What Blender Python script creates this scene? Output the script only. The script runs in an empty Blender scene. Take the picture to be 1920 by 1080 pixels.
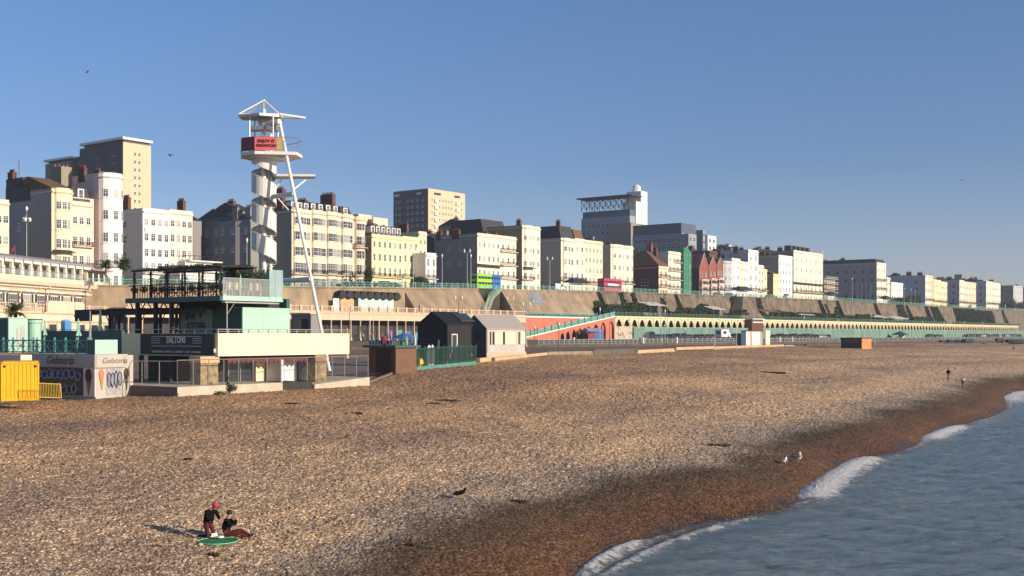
import bpy, bmesh, math, random
import numpy as np
from mathutils import Vector, Matrix
R=math.radians
random.seed(7)
scene=bpy.context.scene
COL=scene.collection
# ---------------- camera, sky, sun, exposure ----------------
F=2200.0; HY=628.0            # focal length and eye level in pixels of the 1920 px photograph
cam=bpy.data.cameras.new('camera'); camo=bpy.data.objects.new('camera',cam); COL.objects.link(camo)
cam.sensor_width=36.0; cam.lens=F/1920*36.0; cam.clip_start=0.5; cam.clip_end=9000
cam.shift_y=(HY-540)/1920.0
camo.location=(0,0,0); camo.rotation_euler=(R(90),0,0)
scene.camera=camo
SUN_AZ=Vector((0.875,-0.484)); SUN_EL=R(17)
w=bpy.data.worlds.new('World'); scene.world=w; w.use_nodes=True
nt=w.node_tree; nt.nodes.clear()
sky=nt.nodes.new('ShaderNodeTexSky'); sky.sky_type='NISHITA'; sky.sun_disc=False
sky.sun_elevation=SUN_EL; sky.sun_rotation=math.atan2(SUN_AZ.x,SUN_AZ.y); sky.altitude=0
sky.air_density=1.0; sky.dust_density=0.4; sky.ozone_density=3.5
bg=nt.nodes.new('ShaderNodeBackground'); bg.inputs[1].default_value=0.097
wo=nt.nodes.new('ShaderNodeOutputWorld')
wtc=nt.nodes.new('ShaderNodeTexCoord'); wsx=nt.nodes.new('ShaderNodeSeparateXYZ'); nt.links.new(wtc.outputs['Generated'],wsx.inputs[0])
wr=nt.nodes.new('ShaderNodeValToRGB'); e=wr.color_ramp.elements; e[0].position=0; e[0].color=(1.16,1.0,1.20,1); e[1].position=0.5; e[1].color=(0.80,0.98,1.10,1)
for p_,c_ in ((0.06,(0.98,0.90,1.09,1)),(0.14,(0.75,0.79,0.99,1)),(0.28,(0.76,0.90,1.08,1))): q_=e.new(p_); q_.color=c_
nt.links.new(wsx.outputs[2],wr.inputs[0]); wm_=nt.nodes.new('ShaderNodeMix'); wm_.data_type='RGBA'; wm_.blend_type='MULTIPLY'; wm_.inputs[0].default_value=1
nt.links.new(sky.outputs[0],wm_.inputs[6]); nt.links.new(wr.outputs[0],wm_.inputs[7]); nt.links.new(wm_.outputs[2],bg.inputs[0]); nt.links.new(bg.outputs[0],wo.inputs[0])
sl=bpy.data.lights.new('sun','SUN'); sl.energy=5.0; sl.angle=R(0.5); sl.color=(1.0,0.85,0.67)
so=bpy.data.objects.new('sun',sl); COL.objects.link(so); so.location=(200,-200,200)
sd=Vector((SUN_AZ.x*math.cos(SUN_EL),SUN_AZ.y*math.cos(SUN_EL),math.sin(SUN_EL)))
so.rotation_euler=sd.to_track_quat('Z','Y').to_euler()
scene.view_settings.view_transform='Standard'; scene.view_settings.look='None'
scene.view_settings.exposure=0.3; scene.view_settings.gamma=1.0
# ---------------- frames ----------------
ANG=math.atan2(2200,1648)     # direction the coast road runs in
U=(math.cos(ANG),math.sin(ANG)); N=(-U[1],U[0])
class Frame:
    "x runs along the coast road, y inland; z is height above the eye"
    def __init__(s,ox,oy,ang=None):
        s.ox,s.oy=ox,oy; s.a=ANG if ang is None else ang; s.U=(math.cos(s.a),math.sin(s.a)); s.N=(-s.U[1],s.U[0])
    def w(s,x,y,z=0): U,N=s.U,s.N; return Vector((s.ox+x*U[0]+y*N[0], s.oy+x*U[1]+y*N[1], z))
    def fx(s,px,y):
        U,N=s.U,s.N
        k=(px-960)/F; a=s.ox+y*N[0]; b=s.oy+y*N[1]
        return (k*b-a)/(U[0]-k*U[1])
    def fy(s,px,x):
        U,N=s.U,s.N
        k=(px-960)/F; a=s.ox+x*U[0]; b=s.oy+x*U[1]
        return (k*b-a)/(N[0]-k*N[1])
    def z(s,py,x,y): return (HY-py)/F*s.w(x,y).y
S0=Frame(0,308)
def at(px,py,Y): return Vector(((px-960)/F*Y,Y,(HY-py)/F*Y))
# ---------------- materials ----------------
MATS={}
def mat(name,col,rough=0.7,var=0.12,scale=3.0,bump=0.0,bscale=20,metal=0.0,spec=0.4,streak=0.0,col2=None,alpha=None,trans=0.0):
    if name in MATS: return MATS[name]
    m=bpy.data.materials.new(name); m.use_nodes=True; n=m.node_tree.nodes; l=m.node_tree.links
    b=n['Principled BSDF']; b.inputs['Roughness'].default_value=rough; b.inputs['Metallic'].default_value=metal
    b.inputs['Specular IOR Level'].default_value=spec
    c=(*col,1)
    if var>0 or col2:
        tc=n.new('ShaderNodeTexCoord'); no=n.new('ShaderNodeTexNoise'); no.inputs['Scale'].default_value=scale; no.inputs['Detail'].default_value=6; no.inputs['Roughness'].default_value=0.65
        if streak:
            mp=n.new('ShaderNodeMapping'); mp.inputs['Scale'].default_value=(1,1,streak); l.new(tc.outputs['Object'],mp.inputs[0]); l.new(mp.outputs[0],no.inputs['Vector'])
        else: l.new(tc.outputs['Object'],no.inputs['Vector'])
        rp=n.new('ShaderNodeValToRGB'); rp.color_ramp.elements[0].position=0.32; rp.color_ramp.elements[1].position=0.68
        d=col2 if col2 else tuple(x*(1-var) for x in col); u=col if col2 else tuple(min(1,x*(1+var*0.6)) for x in col)
        rp.color_ramp.elements[0].color=(*d,1); rp.color_ramp.elements[1].color=(*u,1)
        l.new(no.outputs[0],rp.inputs[0]); l.new(rp.outputs[0],b.inputs['Base Color'])
    else: b.inputs['Base Color'].default_value=c
    if bump>0:
        tc=n.new('ShaderNodeTexCoord'); no=n.new('ShaderNodeTexNoise'); no.inputs['Scale'].default_value=bscale; no.inputs['Detail'].default_value=4
        bp=n.new('ShaderNodeBump'); bp.inputs['Strength'].default_value=bump; bp.inputs['Distance'].default_value=0.05
        l.new(tc.outputs['Object'],no.inputs['Vector']); l.new(no.outputs[0],bp.inputs['Height']); l.new(bp.outputs[0],b.inputs['Normal'])
    if alpha is not None: b.inputs['Alpha'].default_value=alpha
    if trans: b.inputs['Transmission Weight'].default_value=trans
    MATS[name]=m; return m
def stucco(name,col): return mat(name,col,0.8,0.09,0.35,0.0,streak=0.35,spec=0.25)
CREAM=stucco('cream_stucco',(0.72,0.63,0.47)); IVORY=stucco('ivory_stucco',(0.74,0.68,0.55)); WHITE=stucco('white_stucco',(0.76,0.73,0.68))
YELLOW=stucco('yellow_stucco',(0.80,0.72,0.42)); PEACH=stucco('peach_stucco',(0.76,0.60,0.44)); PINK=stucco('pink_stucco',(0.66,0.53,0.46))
GREYW=stucco('shaded_grey_stucco',(0.25,0.24,0.225)); TAUPE=stucco('taupe_stucco',(0.29,0.245,0.19)); BLUEW=stucco('bluish_render',(0.46,0.48,0.50))  # the grey is render darkened further to stand in for west-wall shade
OLIVE=stucco('shaded_olive_stucco',(0.34,0.28,0.165))  # olive puts the shade of the west walls into their colour
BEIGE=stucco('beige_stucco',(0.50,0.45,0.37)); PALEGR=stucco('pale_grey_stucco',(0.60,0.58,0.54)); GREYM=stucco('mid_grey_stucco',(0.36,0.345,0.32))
SLATE=mat('slate',(0.045,0.042,0.045),0.6,0.4,2.0); BROWNTILE=mat('brown_tile',(0.16,0.09,0.045),0.8,0.35,1.5)
BRICK=mat('red_brick',(0.28,0.10,0.07),0.85,0.3,2.0); DKBRICK=mat('dark_brick',(0.13,0.06,0.045),0.85,0.3,2.0)
POT=mat('terracotta',(0.30,0.10,0.06),0.8,0.3,3)
GLASS=mat('window_glass',(0.035,0.04,0.05),0.12,0,spec=0.7); GLASS2=mat('curtained_glass',(0.33,0.31,0.28),0.3,0.3,1.2)
FRAMEW=mat('white_frame',(0.72,0.70,0.66),0.5,0); IRON=mat('black_iron',(0.025,0.025,0.028),0.5,0)
TURQ=mat('turquoise_paint',(0.25,0.52,0.43),0.55,0.25,2.0); TURQD=mat('deep_green_paint',(0.035,0.10,0.095),0.6,0.15,1.0); MINT=mat('mint_paint',(0.37,0.60,0.47),0.6,0.05,1.0)
CONC2=mat('dark_aged_concrete',(0.235,0.185,0.13),0.9,0.35,0.5,0.8,1.5,streak=0.5,col2=(0.07,0.056,0.04))
CONC=mat('aged_concrete',(0.38,0.29,0.19),0.9,0.35,0.25,0.5,1.2,streak=0.5,col2=(0.17,0.125,0.08))
CONCP=mat('pale_concrete',(0.50,0.43,0.33),0.9,0.2,0.8); TAN=mat('tan_stone',(0.52,0.36,0.20),0.9,0.25,1.0,0.3,6)
TAR=mat('asphalt',(0.06,0.058,0.055),0.9,0.2,0.5); PAVE=mat('paving',(0.17,0.12,0.085),0.9,0.25,0.6)
WPAINT=mat('white_paint',(0.76,0.74,0.70),0.45,0.05,2); METAL=mat('galvanised_steel',(0.42,0.41,0.40),0.4,0.1,4,metal=0.6)
GREEN=mat('ivy_leaf',(0.035,0.055,0.018),0.8,0.5,1.2,col2=(0.012,0.022,0.008)); BLACK=mat('black_paint',(0.018,0.018,0.02),0.55,0)
RED=mat('red_paint',(0.48,0.04,0.04),0.5,0.1,3); RUBBER=mat('rubber',(0.02,0.02,0.02),0.8,0)
# ---------------- mesh builder ----------------
class MB:
    def __init__(s): s.v=[]; s.f=[]; s.m=[]
    def add(s,vs,fs,m=0):
        o=len(s.v); s.v+= [tuple(v) for v in vs]; s.f+=[tuple(i+o for i in f) for f in fs]; s.m+=[m]*len(fs); return s
    def box(s,x0,x1,y0,y1,z0,z1,m=0):
        return s.add([(x0,y0,z0),(x1,y0,z0),(x1,y1,z0),(x0,y1,z0),(x0,y0,z1),(x1,y0,z1),(x1,y1,z1),(x0,y1,z1)],
            [(0,3,2,1),(4,5,6,7),(0,1,5,4),(1,2,6,5),(2,3,7,6),(3,0,4,7)],m)
    def hexa(s,b,t,m=0):
        n=len(b); return s.add(list(b)+list(t),[tuple(range(n))[::-1],tuple(range(n,2*n))]+[(i,(i+1)%n,n+(i+1)%n,n+i) for i in range(n)],m)
    def prism(s,poly,z0,z1,m=0): return s.hexa([(x,y,z0) for x,y in poly],[(x,y,z1) for x,y in poly],m)
    def tube(s,p,q,r,n=6,m=0,r2=None):
        p=Vector(p); q=Vector(q); d=(q-p); 
        if d.length<1e-6: return s
        d.normalize(); a=Vector((0,0,1)) if abs(d.z)<.9 else Vector((1,0,0)); e=d.cross(a).normalized(); g=d.cross(e); r2=r if r2 is None else r2
        A=[p+(e*math.cos(2*math.pi*i/n)+g*math.sin(2*math.pi*i/n))*r for i in range(n)]; B=[q+(e*math.cos(2*math.pi*i/n)+g*math.sin(2*math.pi*i/n))*r2 for i in range(n)]
        return s.hexa(A[::-1],B[::-1],m)
    def path(s,ps,r,n=5,m=0):
        for a,b in zip(ps,ps[1:]): s.tube(a,b,r,n,m)
        return s
    def lathe(s,prof,c=(0,0,0),n=12,m=0):
        vs=[]; fs=[]
        for r,z in prof:
            for i in range(n): a=2*math.pi*i/n; vs.append((c[0]+r*math.cos(a),c[1]+r*math.sin(a),c[2]+z))
        for j in range(len(prof)-1):
            for i in range(n): fs.append((j*n+i,j*n+(i+1)%n,(j+1)*n+(i+1)%n,(j+1)*n+i))
        fs.append(tuple(range(n))[::-1]); fs.append(tuple(range((len(prof)-1)*n,len(prof)*n)))
        return s.add(vs,fs,m)
    def extr(s,poly,y0,y1,m=0):
        "polygon in the x-z plane extruded along y"
        n=len(poly); return s.add([(x,y0,z) for x,z in poly]+[(x,y1,z) for x,z in poly],[tuple(range(n)),tuple(range(n,2*n))[::-1]]+[(i,n+i,n+(i+1)%n,(i+1)%n) for i in range(n)],m)
    def mesh(s,name,mats,smooth=False):
        me=bpy.data.meshes.new(name); me.from_pydata(s.v,[],s.f)
        for x in (mats if isinstance(mats,(list,tuple)) else [mats]): me.materials.append(x)
        me.polygons.foreach_set('material_index',s.m)
        bm=bmesh.new(); bm.from_mesh(me); bmesh.ops.recalc_face_normals(bm,faces=bm.faces); bm.to_mesh(me); bm.free()
        if smooth: me.polygons.foreach_set('use_smooth',[True]*len(me.polygons))
        return me
    def build(s,name,mats,parent=None,loc=(0,0,0),rz=0,smooth=False,label=None,cat=None,group=None,kind=None):
        o=bpy.data.objects.new(name,s.mesh(name,mats,smooth)); COL.objects.link(o); o.location=loc; o.rotation_euler=(0,0,rz)
        if parent: o.parent=parent
        return tag(o,label,cat,group,kind)
def tag(o,label=None,cat=None,group=None,kind=None):
    if label: o['label']=label
    if cat: o['category']=cat
    if group: o['group']=group
    if kind: o['kind']=kind
    return o
def thing(name,label,cat,loc=(0,0,0),rz=0,group=None):
    o=bpy.data.objects.new(name,None); COL.objects.link(o); o.location=loc; o.rotation_euler=(0,0,rz); o.empty_display_size=0.5
    return tag(o,label,cat,group)
KIDS={}
def put(me,name,parent,loc,rz=0,sc=(1,1,1)):
    o=bpy.data.objects.new(name,me); COL.objects.link(o); o.parent=parent; o.location=loc; o.rotation_euler=(0,0,rz); o.scale=sc
    return o
def dup(root,loc,rz=None,label=None,group=None,sc=None):
    r=root.copy(); COL.objects.link(r); r.location=loc
    if rz is not None: r.rotation_euler=(0,0,rz)
    if label: r['label']=label
    if group: r['group']=group
    if sc: r.scale=(sc,sc,sc)
    for ch in list(root.children):
        c=ch.copy(); COL.objects.link(c); c.parent=r
        for g in list(ch.children):
            d=g.copy(); COL.objects.link(d); d.parent=c
    return r
def text(body,size,parent,loc,rot,m,name='lettering',ext=0.01,align='CENTER',shear=0.0,sx=1.0,bold=0.0,spacing=1.0):
    cu=bpy.data.curves.new(name,'FONT'); cu.body=body; cu.size=size; cu.extrude=ext; cu.align_x=align; cu.align_y='CENTER'; cu.shear=shear; cu.offset=bold; cu.space_character=spacing; cu.resolution_u=3
    t=bpy.data.objects.new('tmp',cu); COL.objects.link(t); bpy.context.view_layer.update()
    me=bpy.data.meshes.new_from_object(t); bpy.data.objects.remove(t); me.name=name; me.materials.clear(); me.materials.append(m)
    o=bpy.data.objects.new(name,me); COL.objects.link(o); o.parent=parent; o.location=loc; o.rotation_euler=rot; o.scale=(sx,1,1)
    return o
def interp(x,pts):
    if x<=pts[0][0]: a,b=pts[0],pts[1]
    elif x>=pts[-1][0]: a,b=pts[-2],pts[-1]
    else:
        for a,b in zip(pts,pts[1:]):
            if a[0]<=x<=b[0]: break
    return a[1]+(b[1]-a[1])*(x-a[0])/(b[0]-a[0])
TW=12.0   # the top wall of the cliff
ZU=[]
for px,py in ((-300,531),(0,533.5),(540,537),(840,540),(1160,547),(1290,552),(1440,558),(1542,562),(1646,568),(1700,572),(1800,576.5),(1900,582),(2000,586)):
    x=S0.fx(px,TW); ZU.append((x,S0.z(py,x,TW)))
def zU(x): return interp(x,ZU)
# ---------------- beach ----------------
SEA=-8.5
def sea_pt(px,py): Y=-SEA*F/(py-HY); return ((px-960)/F*Y,Y)
SHORE=[(-60,-60),(-12,5),(-4,20),(0.3,35)]+[sea_pt(*p) for p in ((1085,1080),(1140,1045),(1200,1018),(1300,985),(1390,968),(1470,955),(1512,938),(1560,905),(1600,874),(1640,858),(1690,846),(1735,828),(1770,812),(1810,797),(1860,782),(1888,765),(1896,745),(1920,733))]+[(100,205),(150,260),(240,360),(420,540),(760,900),(1040,1300)]
EDGE_I=[(-700,760,84),(-60,745,97),(170,742,96.8),(333,743,90),(560,728,101.6),(693,719,109.3),(745,699,114),(820,690,126),(895,684,140),(1027,669,165),(1160,665,200),(1250,659.5,225),(1340,656,250),(1470,651,300),(1600,649.5,350),(1750,647,430),(1840,645,500),(1920,643,560),(2050,641,700),(2200,640,900)]
EDGE=[tuple(at(*p)) for p in EDGE_I]
def dist_poly(X,Y,P):
    best=np.full(X.shape,1e9); idx=np.zeros(X.shape); side=np.zeros(X.shape)
    for i in range(len(P)-1):
        ax,ay=P[i][0],P[i][1]; bx,by=P[i+1][0],P[i+1][1]; dx,dy=bx-ax,by-ay; L=dx*dx+dy*dy
        t=np.clip(((X-ax)*dx+(Y-ay)*dy)/L,0,1); d=np.hypot(X-ax-t*dx,Y-ay-t*dy)
        m=d<best; best=np.where(m,d,best); idx=np.where(m,i+t,idx); cr=dx*(Y-ay)-dy*(X-ax); side=np.where(m,cr,side)
    return best,idx,side
EZ=np.array([p[2] for p in EDGE])
def beach_field(X,Y):
    dS,_,sd_=dist_poly(X,Y,SHORE); dW,iw,sw=dist_poly(X,Y,EDGE)
    zW=np.interp(iw,np.arange(len(EZ)),EZ)
    sd_=np.where(inside(X,Y,LANDP),1,-1); sw=np.where(inside(X,Y,INP),1,-1)
    fr=dS/(dS+dW+1e-6)
    g=np.interp(fr,[0,.03,.08,.15,.25,.5,1],[0,.14,.30,.43,.55,.73,1])
    rid=0.16*np.sin(dS*0.42+0.6*np.sin(X*.05))*np.clip(dS/12,0,1)*np.clip(dW/15,0,1)*np.exp(-dS/90)
    lump=0.06*np.sin(X*.9+1.3*np.sin(Y*.37))*np.sin(Y*.61+1.1*np.sin(X*.43))*np.clip(dS/8,0,1)*np.clip(dW/4,0,1)
    cus=0.22*np.sin(dist_along(X,Y)*.36)*np.exp(-((dS-4)/4)**2)
    z=SEA+(zW-SEA)*g+rid+lump+cus*0.6
    z=np.where(sd_>0,z,SEA-dS*0.10)          # right of the shoreline is sea bed
    z=np.where(sw>0,zW-0.25,z)
    return z,np.where(sd_>0,dS,-dS),dW,sw
def inside(X,Y,P):
    c=np.zeros(X.shape,bool); n=len(P)
    for i in range(n):
        x0,y0=P[i][:2]; x1,y1=P[i-1][:2]
        if y0==y1: continue
        t=((y0>Y)!=(y1>Y))&(X<(x1-x0)*(Y-y0)/(y1-y0)+x0); c^=t
    return c
LANDP=SHORE+[(900,3000),(-5000,3000),(-5000,-60)]
INP=[(p[0],p[1]) for p in EDGE]+[(3000,5000),(-5000,5000),(-5000,EDGE[0][1])]
def dist_along(X,Y): return X*.45+Y*.9
def bz(x,y): return float(beach_field(np.array([x]),np.array([y]))[0][0])
def on_beach(px,py,Y0=30,Y1=600):
    k=(px-960)/F; kz=(HY-py)/F; ys=np.geomspace(Y0,Y1,1500); z=beach_field(k*ys,ys)[0]
    i=int(np.argmax(kz*ys<=z)); y=ys[i]; return Vector((k*y,y,float(z[i])))
def grid_obj(name,X,Y,Z,m,keep=None,attrs=None,smooth=True):
    a,b=X.shape; me=bpy.data.meshes.new(name)
    co=np.stack([X,Y,Z],-1).reshape(-1,3).astype(np.float32)
    i=np.arange(a*b).reshape(a,b); q=np.stack([i[:-1,:-1],i[:-1,1:],i[1:,1:],i[1:,:-1]],-1).reshape(-1,4)
    if keep is not None: kf=keep.reshape(-1); q=q[kf[q].any(1)]
    me.vertices.add(len(co)); me.vertices.foreach_set('co',co.ravel())
    me.loops.add(q.size); me.loops.foreach_set('vertex_index',q.ravel().astype(np.int32))
    me.polygons.add(len(q)); me.polygons.foreach_set('loop_start',(np.arange(len(q))*4).astype(np.int32)); me.polygons.foreach_set('loop_total',np.full(len(q),4,np.int32))
    me.update(calc_edges=True); me.validate()
    me.polygons.foreach_set('use_smooth',[smooth]*len(me.polygons)); me.materials.append(m)
    for k,v in (attrs or {}).items():
        at_=me.attributes.new(k,'FLOAT','POINT'); at_.data.foreach_set('value',v.reshape(-1).astype(np.float32))
    o=bpy.data.objects.new(name,me); COL.objects.link(o); return o
def nodes(m): m.use_nodes=True; return m.node_tree.nodes,m.node_tree.links
def ramp(n,els,interp_='LINEAR'):
    r=n.new('ShaderNodeValToRGB'); r.color_ramp.interpolation=interp_
    while len(r.color_ramp.elements)>1: r.color_ramp.elements.remove(r.color_ramp.elements[-1])
    r.color_ramp.elements[0].position=els[0][0]; r.color_ramp.elements[0].color=(*els[0][1],1)
    for p,c in els[1:]: e=r.color_ramp.elements.new(p); e.color=(*c,1)
    return r
def noise(n,l,src,scale,detail=4,rough=.6):
    x=n.new('ShaderNodeTexNoise'); x.inputs['Scale'].default_value=scale; x.inputs['Detail'].default_value=detail; x.inputs['Roughness'].default_value=rough; l.new(src,x.inputs['Vector']); return x
def math_(n,l,op,a,b=None,clamp=False):
    x=n.new('ShaderNodeMath'); x.operation=op; x.use_clamp=clamp
    for i,v in enumerate((a,b)):
        if v is None: continue
        if isinstance(v,(int,float)): x.inputs[i].default_value=v
        else: l.new(v,x.inputs[i])
    return x.outputs[0]
def mixc(n,l,fac,a,b,mode='MIX'):
    x=n.new('ShaderNodeMix'); x.data_type='RGBA'; x.blend_type=mode
    for i,v in ((0,fac),(6,a),(7,b)):
        if isinstance(v,(int,float)): x.inputs[i].default_value=v
        elif isinstance(v,tuple): x.inputs[i].default_value=(*v,1)
        else: l.new(v,x.inputs[i])
    return x.outputs[2]
pm=bpy.data.materials.new('shingle'); n,l=nodes(pm); b=n['Principled BSDF']
tc=n.new('ShaderNodeTexCoord'); P=tc.outputs['Object']
ad=n.new('ShaderNodeAttribute'); ad.attribute_name='shore'
nz=noise(n,l,P,0.16,4); nb=noise(n,l,P,0.045,3)
wob=math_(n,l,'ADD',ad.outputs['Fac'],math_(n,l,'MULTIPLY',math_(n,l,'SUBTRACT',nz.outputs[0],.5),5.5))
dn=math_(n,l,'DIVIDE',wob,13.5)
zone=ramp(n,[(0,(0.07,0.045,0.03)),(0.06,(0.125,0.067,0.035)),(0.15,(0.135,0.077,0.042)),(0.25,(0.105,0.069,0.041)),(0.31,(0.10,0.075,0.05)),(0.38,(0.17,0.135,0.10)),(0.48,(0.33,0.275,0.215)),(0.62,(0.47,0.36,0.25)),(0.8,(0.57,0.42,0.275)),(1,(0.56,0.41,0.265))]); l.new(dn,zone.inputs[0])
patch=ramp(n,[(0.38,(0.80,0.80,0.84)),(0.62,(1.08,1.02,0.94))]); l.new(nb.outputs[0],patch.inputs[0])
ridge=ramp(n,[(0.0,(1,1,1)),(0.34,(1,1,1)),(0.40,(.80,.81,.86)),(0.46,(1.02,1,.98)),(0.60,(1.03,1,.97)),(0.66,(.84,.84,.88)),(0.72,(1.02,1,.98)),(1,(1,.98,.96))]); l.new(math_(n,l,'DIVIDE',math_(n,l,'ADD',ad.outputs['Fac'],math_(n,l,'MULTIPLY',nb.outputs[0],26.0)),75.0),ridge.inputs[0])
c0=mixc(n,l,1.0,mixc(n,l,1.0,zone.outputs[0],patch.outputs[0],'MULTIPLY'),ridge.outputs[0],'MULTIPLY')
ai=n.new('ShaderNodeAttribute'); ai.attribute_name='inland'; inl=ramp(n,[(0,(.70,.63,.60)),(0.35,(.80,.74,.70)),(0.75,(1,.98,.96)),(1,(1,1,1))]); l.new(math_(n,l,'DIVIDE',math_(n,l,'ADD',ai.outputs['Fac'],math_(n,l,'MULTIPLY',math_(n,l,'SUBTRACT',nb.outputs[0],.5),30)),44.0),inl.inputs[0])
c0=mixc(n,l,1.0,c0,inl.outputs[0],'MULTIPLY')
# single stones, three sizes so that grain stays visible with distance
v1=n.new('ShaderNodeTexVoronoi'); v1.inputs['Scale'].default_value=16; l.new(P,v1.inputs['Vector'])
v2=n.new('ShaderNodeTexVoronoi'); v2.inputs['Scale'].default_value=5.5; l.new(P,v2.inputs['Vector'])
st=ramp(n,[(0,(0.22,0.20,0.18)),(0.22,(0.65,0.60,0.54)),(0.6,(1.0,0.96,0.92)),(0.86,(1.4,1.37,1.35)),(0.95,(2.6,2.55,2.5))]); 
sx=n.new('ShaderNodeSeparateColor'); l.new(v1.outputs['Color'],sx.inputs[0]); l.new(sx.outputs[0],st.inputs[0])
s2=n.new('ShaderNodeSeparateColor'); l.new(v2.outputs['Color'],s2.inputs[0]); st2=ramp(n,[(0,(0.74,0.72,0.70)),(0.5,(1.0,1.0,1.0)),(1,(1.25,1.22,1.2))]); l.new(s2.outputs[1],st2.inputs[0])
n3=noise(n,l,P,1.1,6,.75); st3=ramp(n,[(0.35,(0.80,0.78,0.76)),(0.65,(1.13,1.13,1.13))]); l.new(n3.outputs[0],st3.inputs[0])
c1=mixc(n,l,0.9,c0,st.outputs[0],'MULTIPLY'); c2=mixc(n,l,0.8,c1,st2.outputs[0],'MULTIPLY'); c3=mixc(n,l,0.8,c2,st3.outputs[0],'MULTIPLY')
l.new(c3,b.inputs['Base Color'])
wet=ramp(n,[(0,(0.35,)*3),(0.05,(0.6,)*3),(0.3,(0.9,)*3)]); l.new(dn,wet.inputs[0]); l.new(wet.outputs[0],b.inputs['Roughness']); b.inputs['Specular IOR Level'].default_value=0.15
bp1=n.new('ShaderNodeBump'); bp1.inputs['Strength'].default_value=0.9; bp1.inputs['Distance'].default_value=0.22; l.new(n3.outputs[0],bp1.inputs['Height'])
bp2=n.new('ShaderNodeBump'); bp2.inputs['Strength'].default_value=0.7; bp2.inputs['Distance'].default_value=0.05; bp2.invert=True; l.new(v2.outputs['Distance'],bp2.inputs['Height']); l.new(bp1.outputs[0],bp2.inputs['Normal'])
l.new(bp2.outputs[0],b.inputs['Normal'])
ks=np.linspace(-0.56,0.50,960); ys=np.concatenate([np.geomspace(14,32,60)[:-1],np.geomspace(32,150,620)[:-1],np.geomspace(150,900,330)]); KK,YY=np.meshgrid(ks,ys); XX=KK*YY
Z,dS,dW,sw=beach_field(XX,YY)
rng=np.random.default_rng(3)
amp=np.clip(0.015*(YY/40)**.5,0.010,0.036)*np.clip((dS-1)/5,0.5,1)
hump=np.sin(XX*7.3+2.1*np.sin(YY*2.9))*np.sin(YY*5.1+1.7*np.sin(XX*3.3))*0.016+np.sin(XX*3.1+1.5*np.sin(YY*1.3+.7))*np.sin(YY*2.2+1.3*np.sin(XX*1.7))*0.018
Z=Z+rng.normal(0,1,Z.shape)*amp+hump*np.clip((dS-2)/6,0.3,1)
beach=grid_obj('beach',XX,YY,Z,pm,keep=(dS>-25)&((sw<0)|(dW<3)),attrs={'shore':dS,'inland':dW}); tag(beach,kind='structure')
# ---------------- sea ----------------
FOAM=[  # (points at sea level, width seaward, height, strength)
 ([(1514,942),(1530,925),(1565,895),(1600,874),(1645,858)],2.2,0.32,1.45),
 ([(1645,862),(1700,850)],1.8,0.12,.62),
 ([(1732,830),(1760,815),(1812,797)],2.1,0.30,1.4),
 ([(1812,800),(1870,784)],2.4,0.12,.6),
 ([(1890,760),(1897,745),(1925,733)],4.0,0.30,1.1),
 ([(1085,1084),(1120,1055),(1160,1033),(1215,1014)],0.8,0.22,1.05),
 ([(1110,1095),(1185,1050),(1260,1016),(1340,990),(1440,966)],0.7,0.10,.85),
 ([(1640,880),(1560,925),(1500,965)],2.6,0.10,.42)]
sk=np.linspace(-0.05,0.62,560); sy=np.geomspace(26,700,900); K2,Y2=np.meshgrid(sk,sy); X2=K2*Y2
dS2,_,sd2=dist_poly(X2,Y2,SHORE); sd2=np.where(inside(X2,Y2,LANDP),1,-1); off=np.where(sd2>0,-dS2,dS2)
fo=np.zeros(X2.shape); hh=np.zeros(X2.shape)
for pts,wd,ht,stg in FOAM:
    pp=[sea_pt(*p) for p in pts]; d,ii,_=dist_poly(X2,Y2,pp); e=np.clip(np.minimum(ii,len(pp)-1-ii)*1.6+.25,0,1)
    g=np.exp(-(d/(wd*.62))**2)*e; fo=np.maximum(fo,stg*g); hh=np.maximum(hh,ht*np.exp(-(d/(wd*.5))**2)*e)
fo=np.maximum(fo,0.75*np.exp(-((off-.2)/.5)**2)*(0.4+0.6*np.sin(X2*.21+1)**2))
W=0.03*np.sin(off*.55+X2*.07)
wr_=np.random.default_rng(11)
for i in range(26):
    lam=wr_.uniform(.7,3.6); th=math.radians(90+wr_.normal(-8,24)); kx,ky=math.cos(th)*2*math.pi/lam,math.sin(th)*2*math.pi/lam; W=W+0.0085*lam**.9*np.sin(kx*X2+ky*Y2+wr_.uniform(0,6.28)+.8*np.sin(X2*wr_.uniform(.05,.25)+Y2*wr_.uniform(.03,.12)))*np.clip(1.4-Y2/260,0.25,1)
Z2=SEA+W*np.clip(off/3,0.1,1)+hh*(0.93+.14*rng.random(X2.shape)*(fo>.5))
wm=bpy.data.materials.new('sea_water'); n,l=nodes(wm); b=n['Principled BSDF']; tc=n.new('ShaderNodeTexCoord'); P=tc.outputs['Object']
mp=n.new('ShaderNodeMapping'); mp.inputs['Rotation'].default_value=(0,0,R(-12)); mp.inputs['Scale'].default_value=(0.5,1.0,1); l.new(P,mp.inputs[0])
af=n.new('ShaderNodeAttribute'); af.attribute_name='foam'; ao=n.new('ShaderNodeAttribute'); ao.attribute_name='off'
w1=noise(n,l,mp.outputs[0],2.6,9,.78); w2=noise(n,l,P,0.10,3,.5)
depth=ramp(n,[(0,(0.15,0.14,0.12)),(0.10,(0.14,0.19,0.21)),(0.4,(0.17,0.235,0.265)),(1,(0.165,0.235,0.27))]); l.new(math_(n,l,'DIVIDE',ao.outputs['Fac'],12.0),depth.inputs[0])
vr=ramp(n,[(0.36,(0.60,0.66,0.70)),(0.50,(1,1,1)),(0.64,(1.4,1.32,1.25))]); l.new(w1.outputs[0],vr.inputs[0])
wc=mixc(n,l,1.0,depth.outputs[0],vr.outputs[0],'MULTIPLY')
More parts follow.
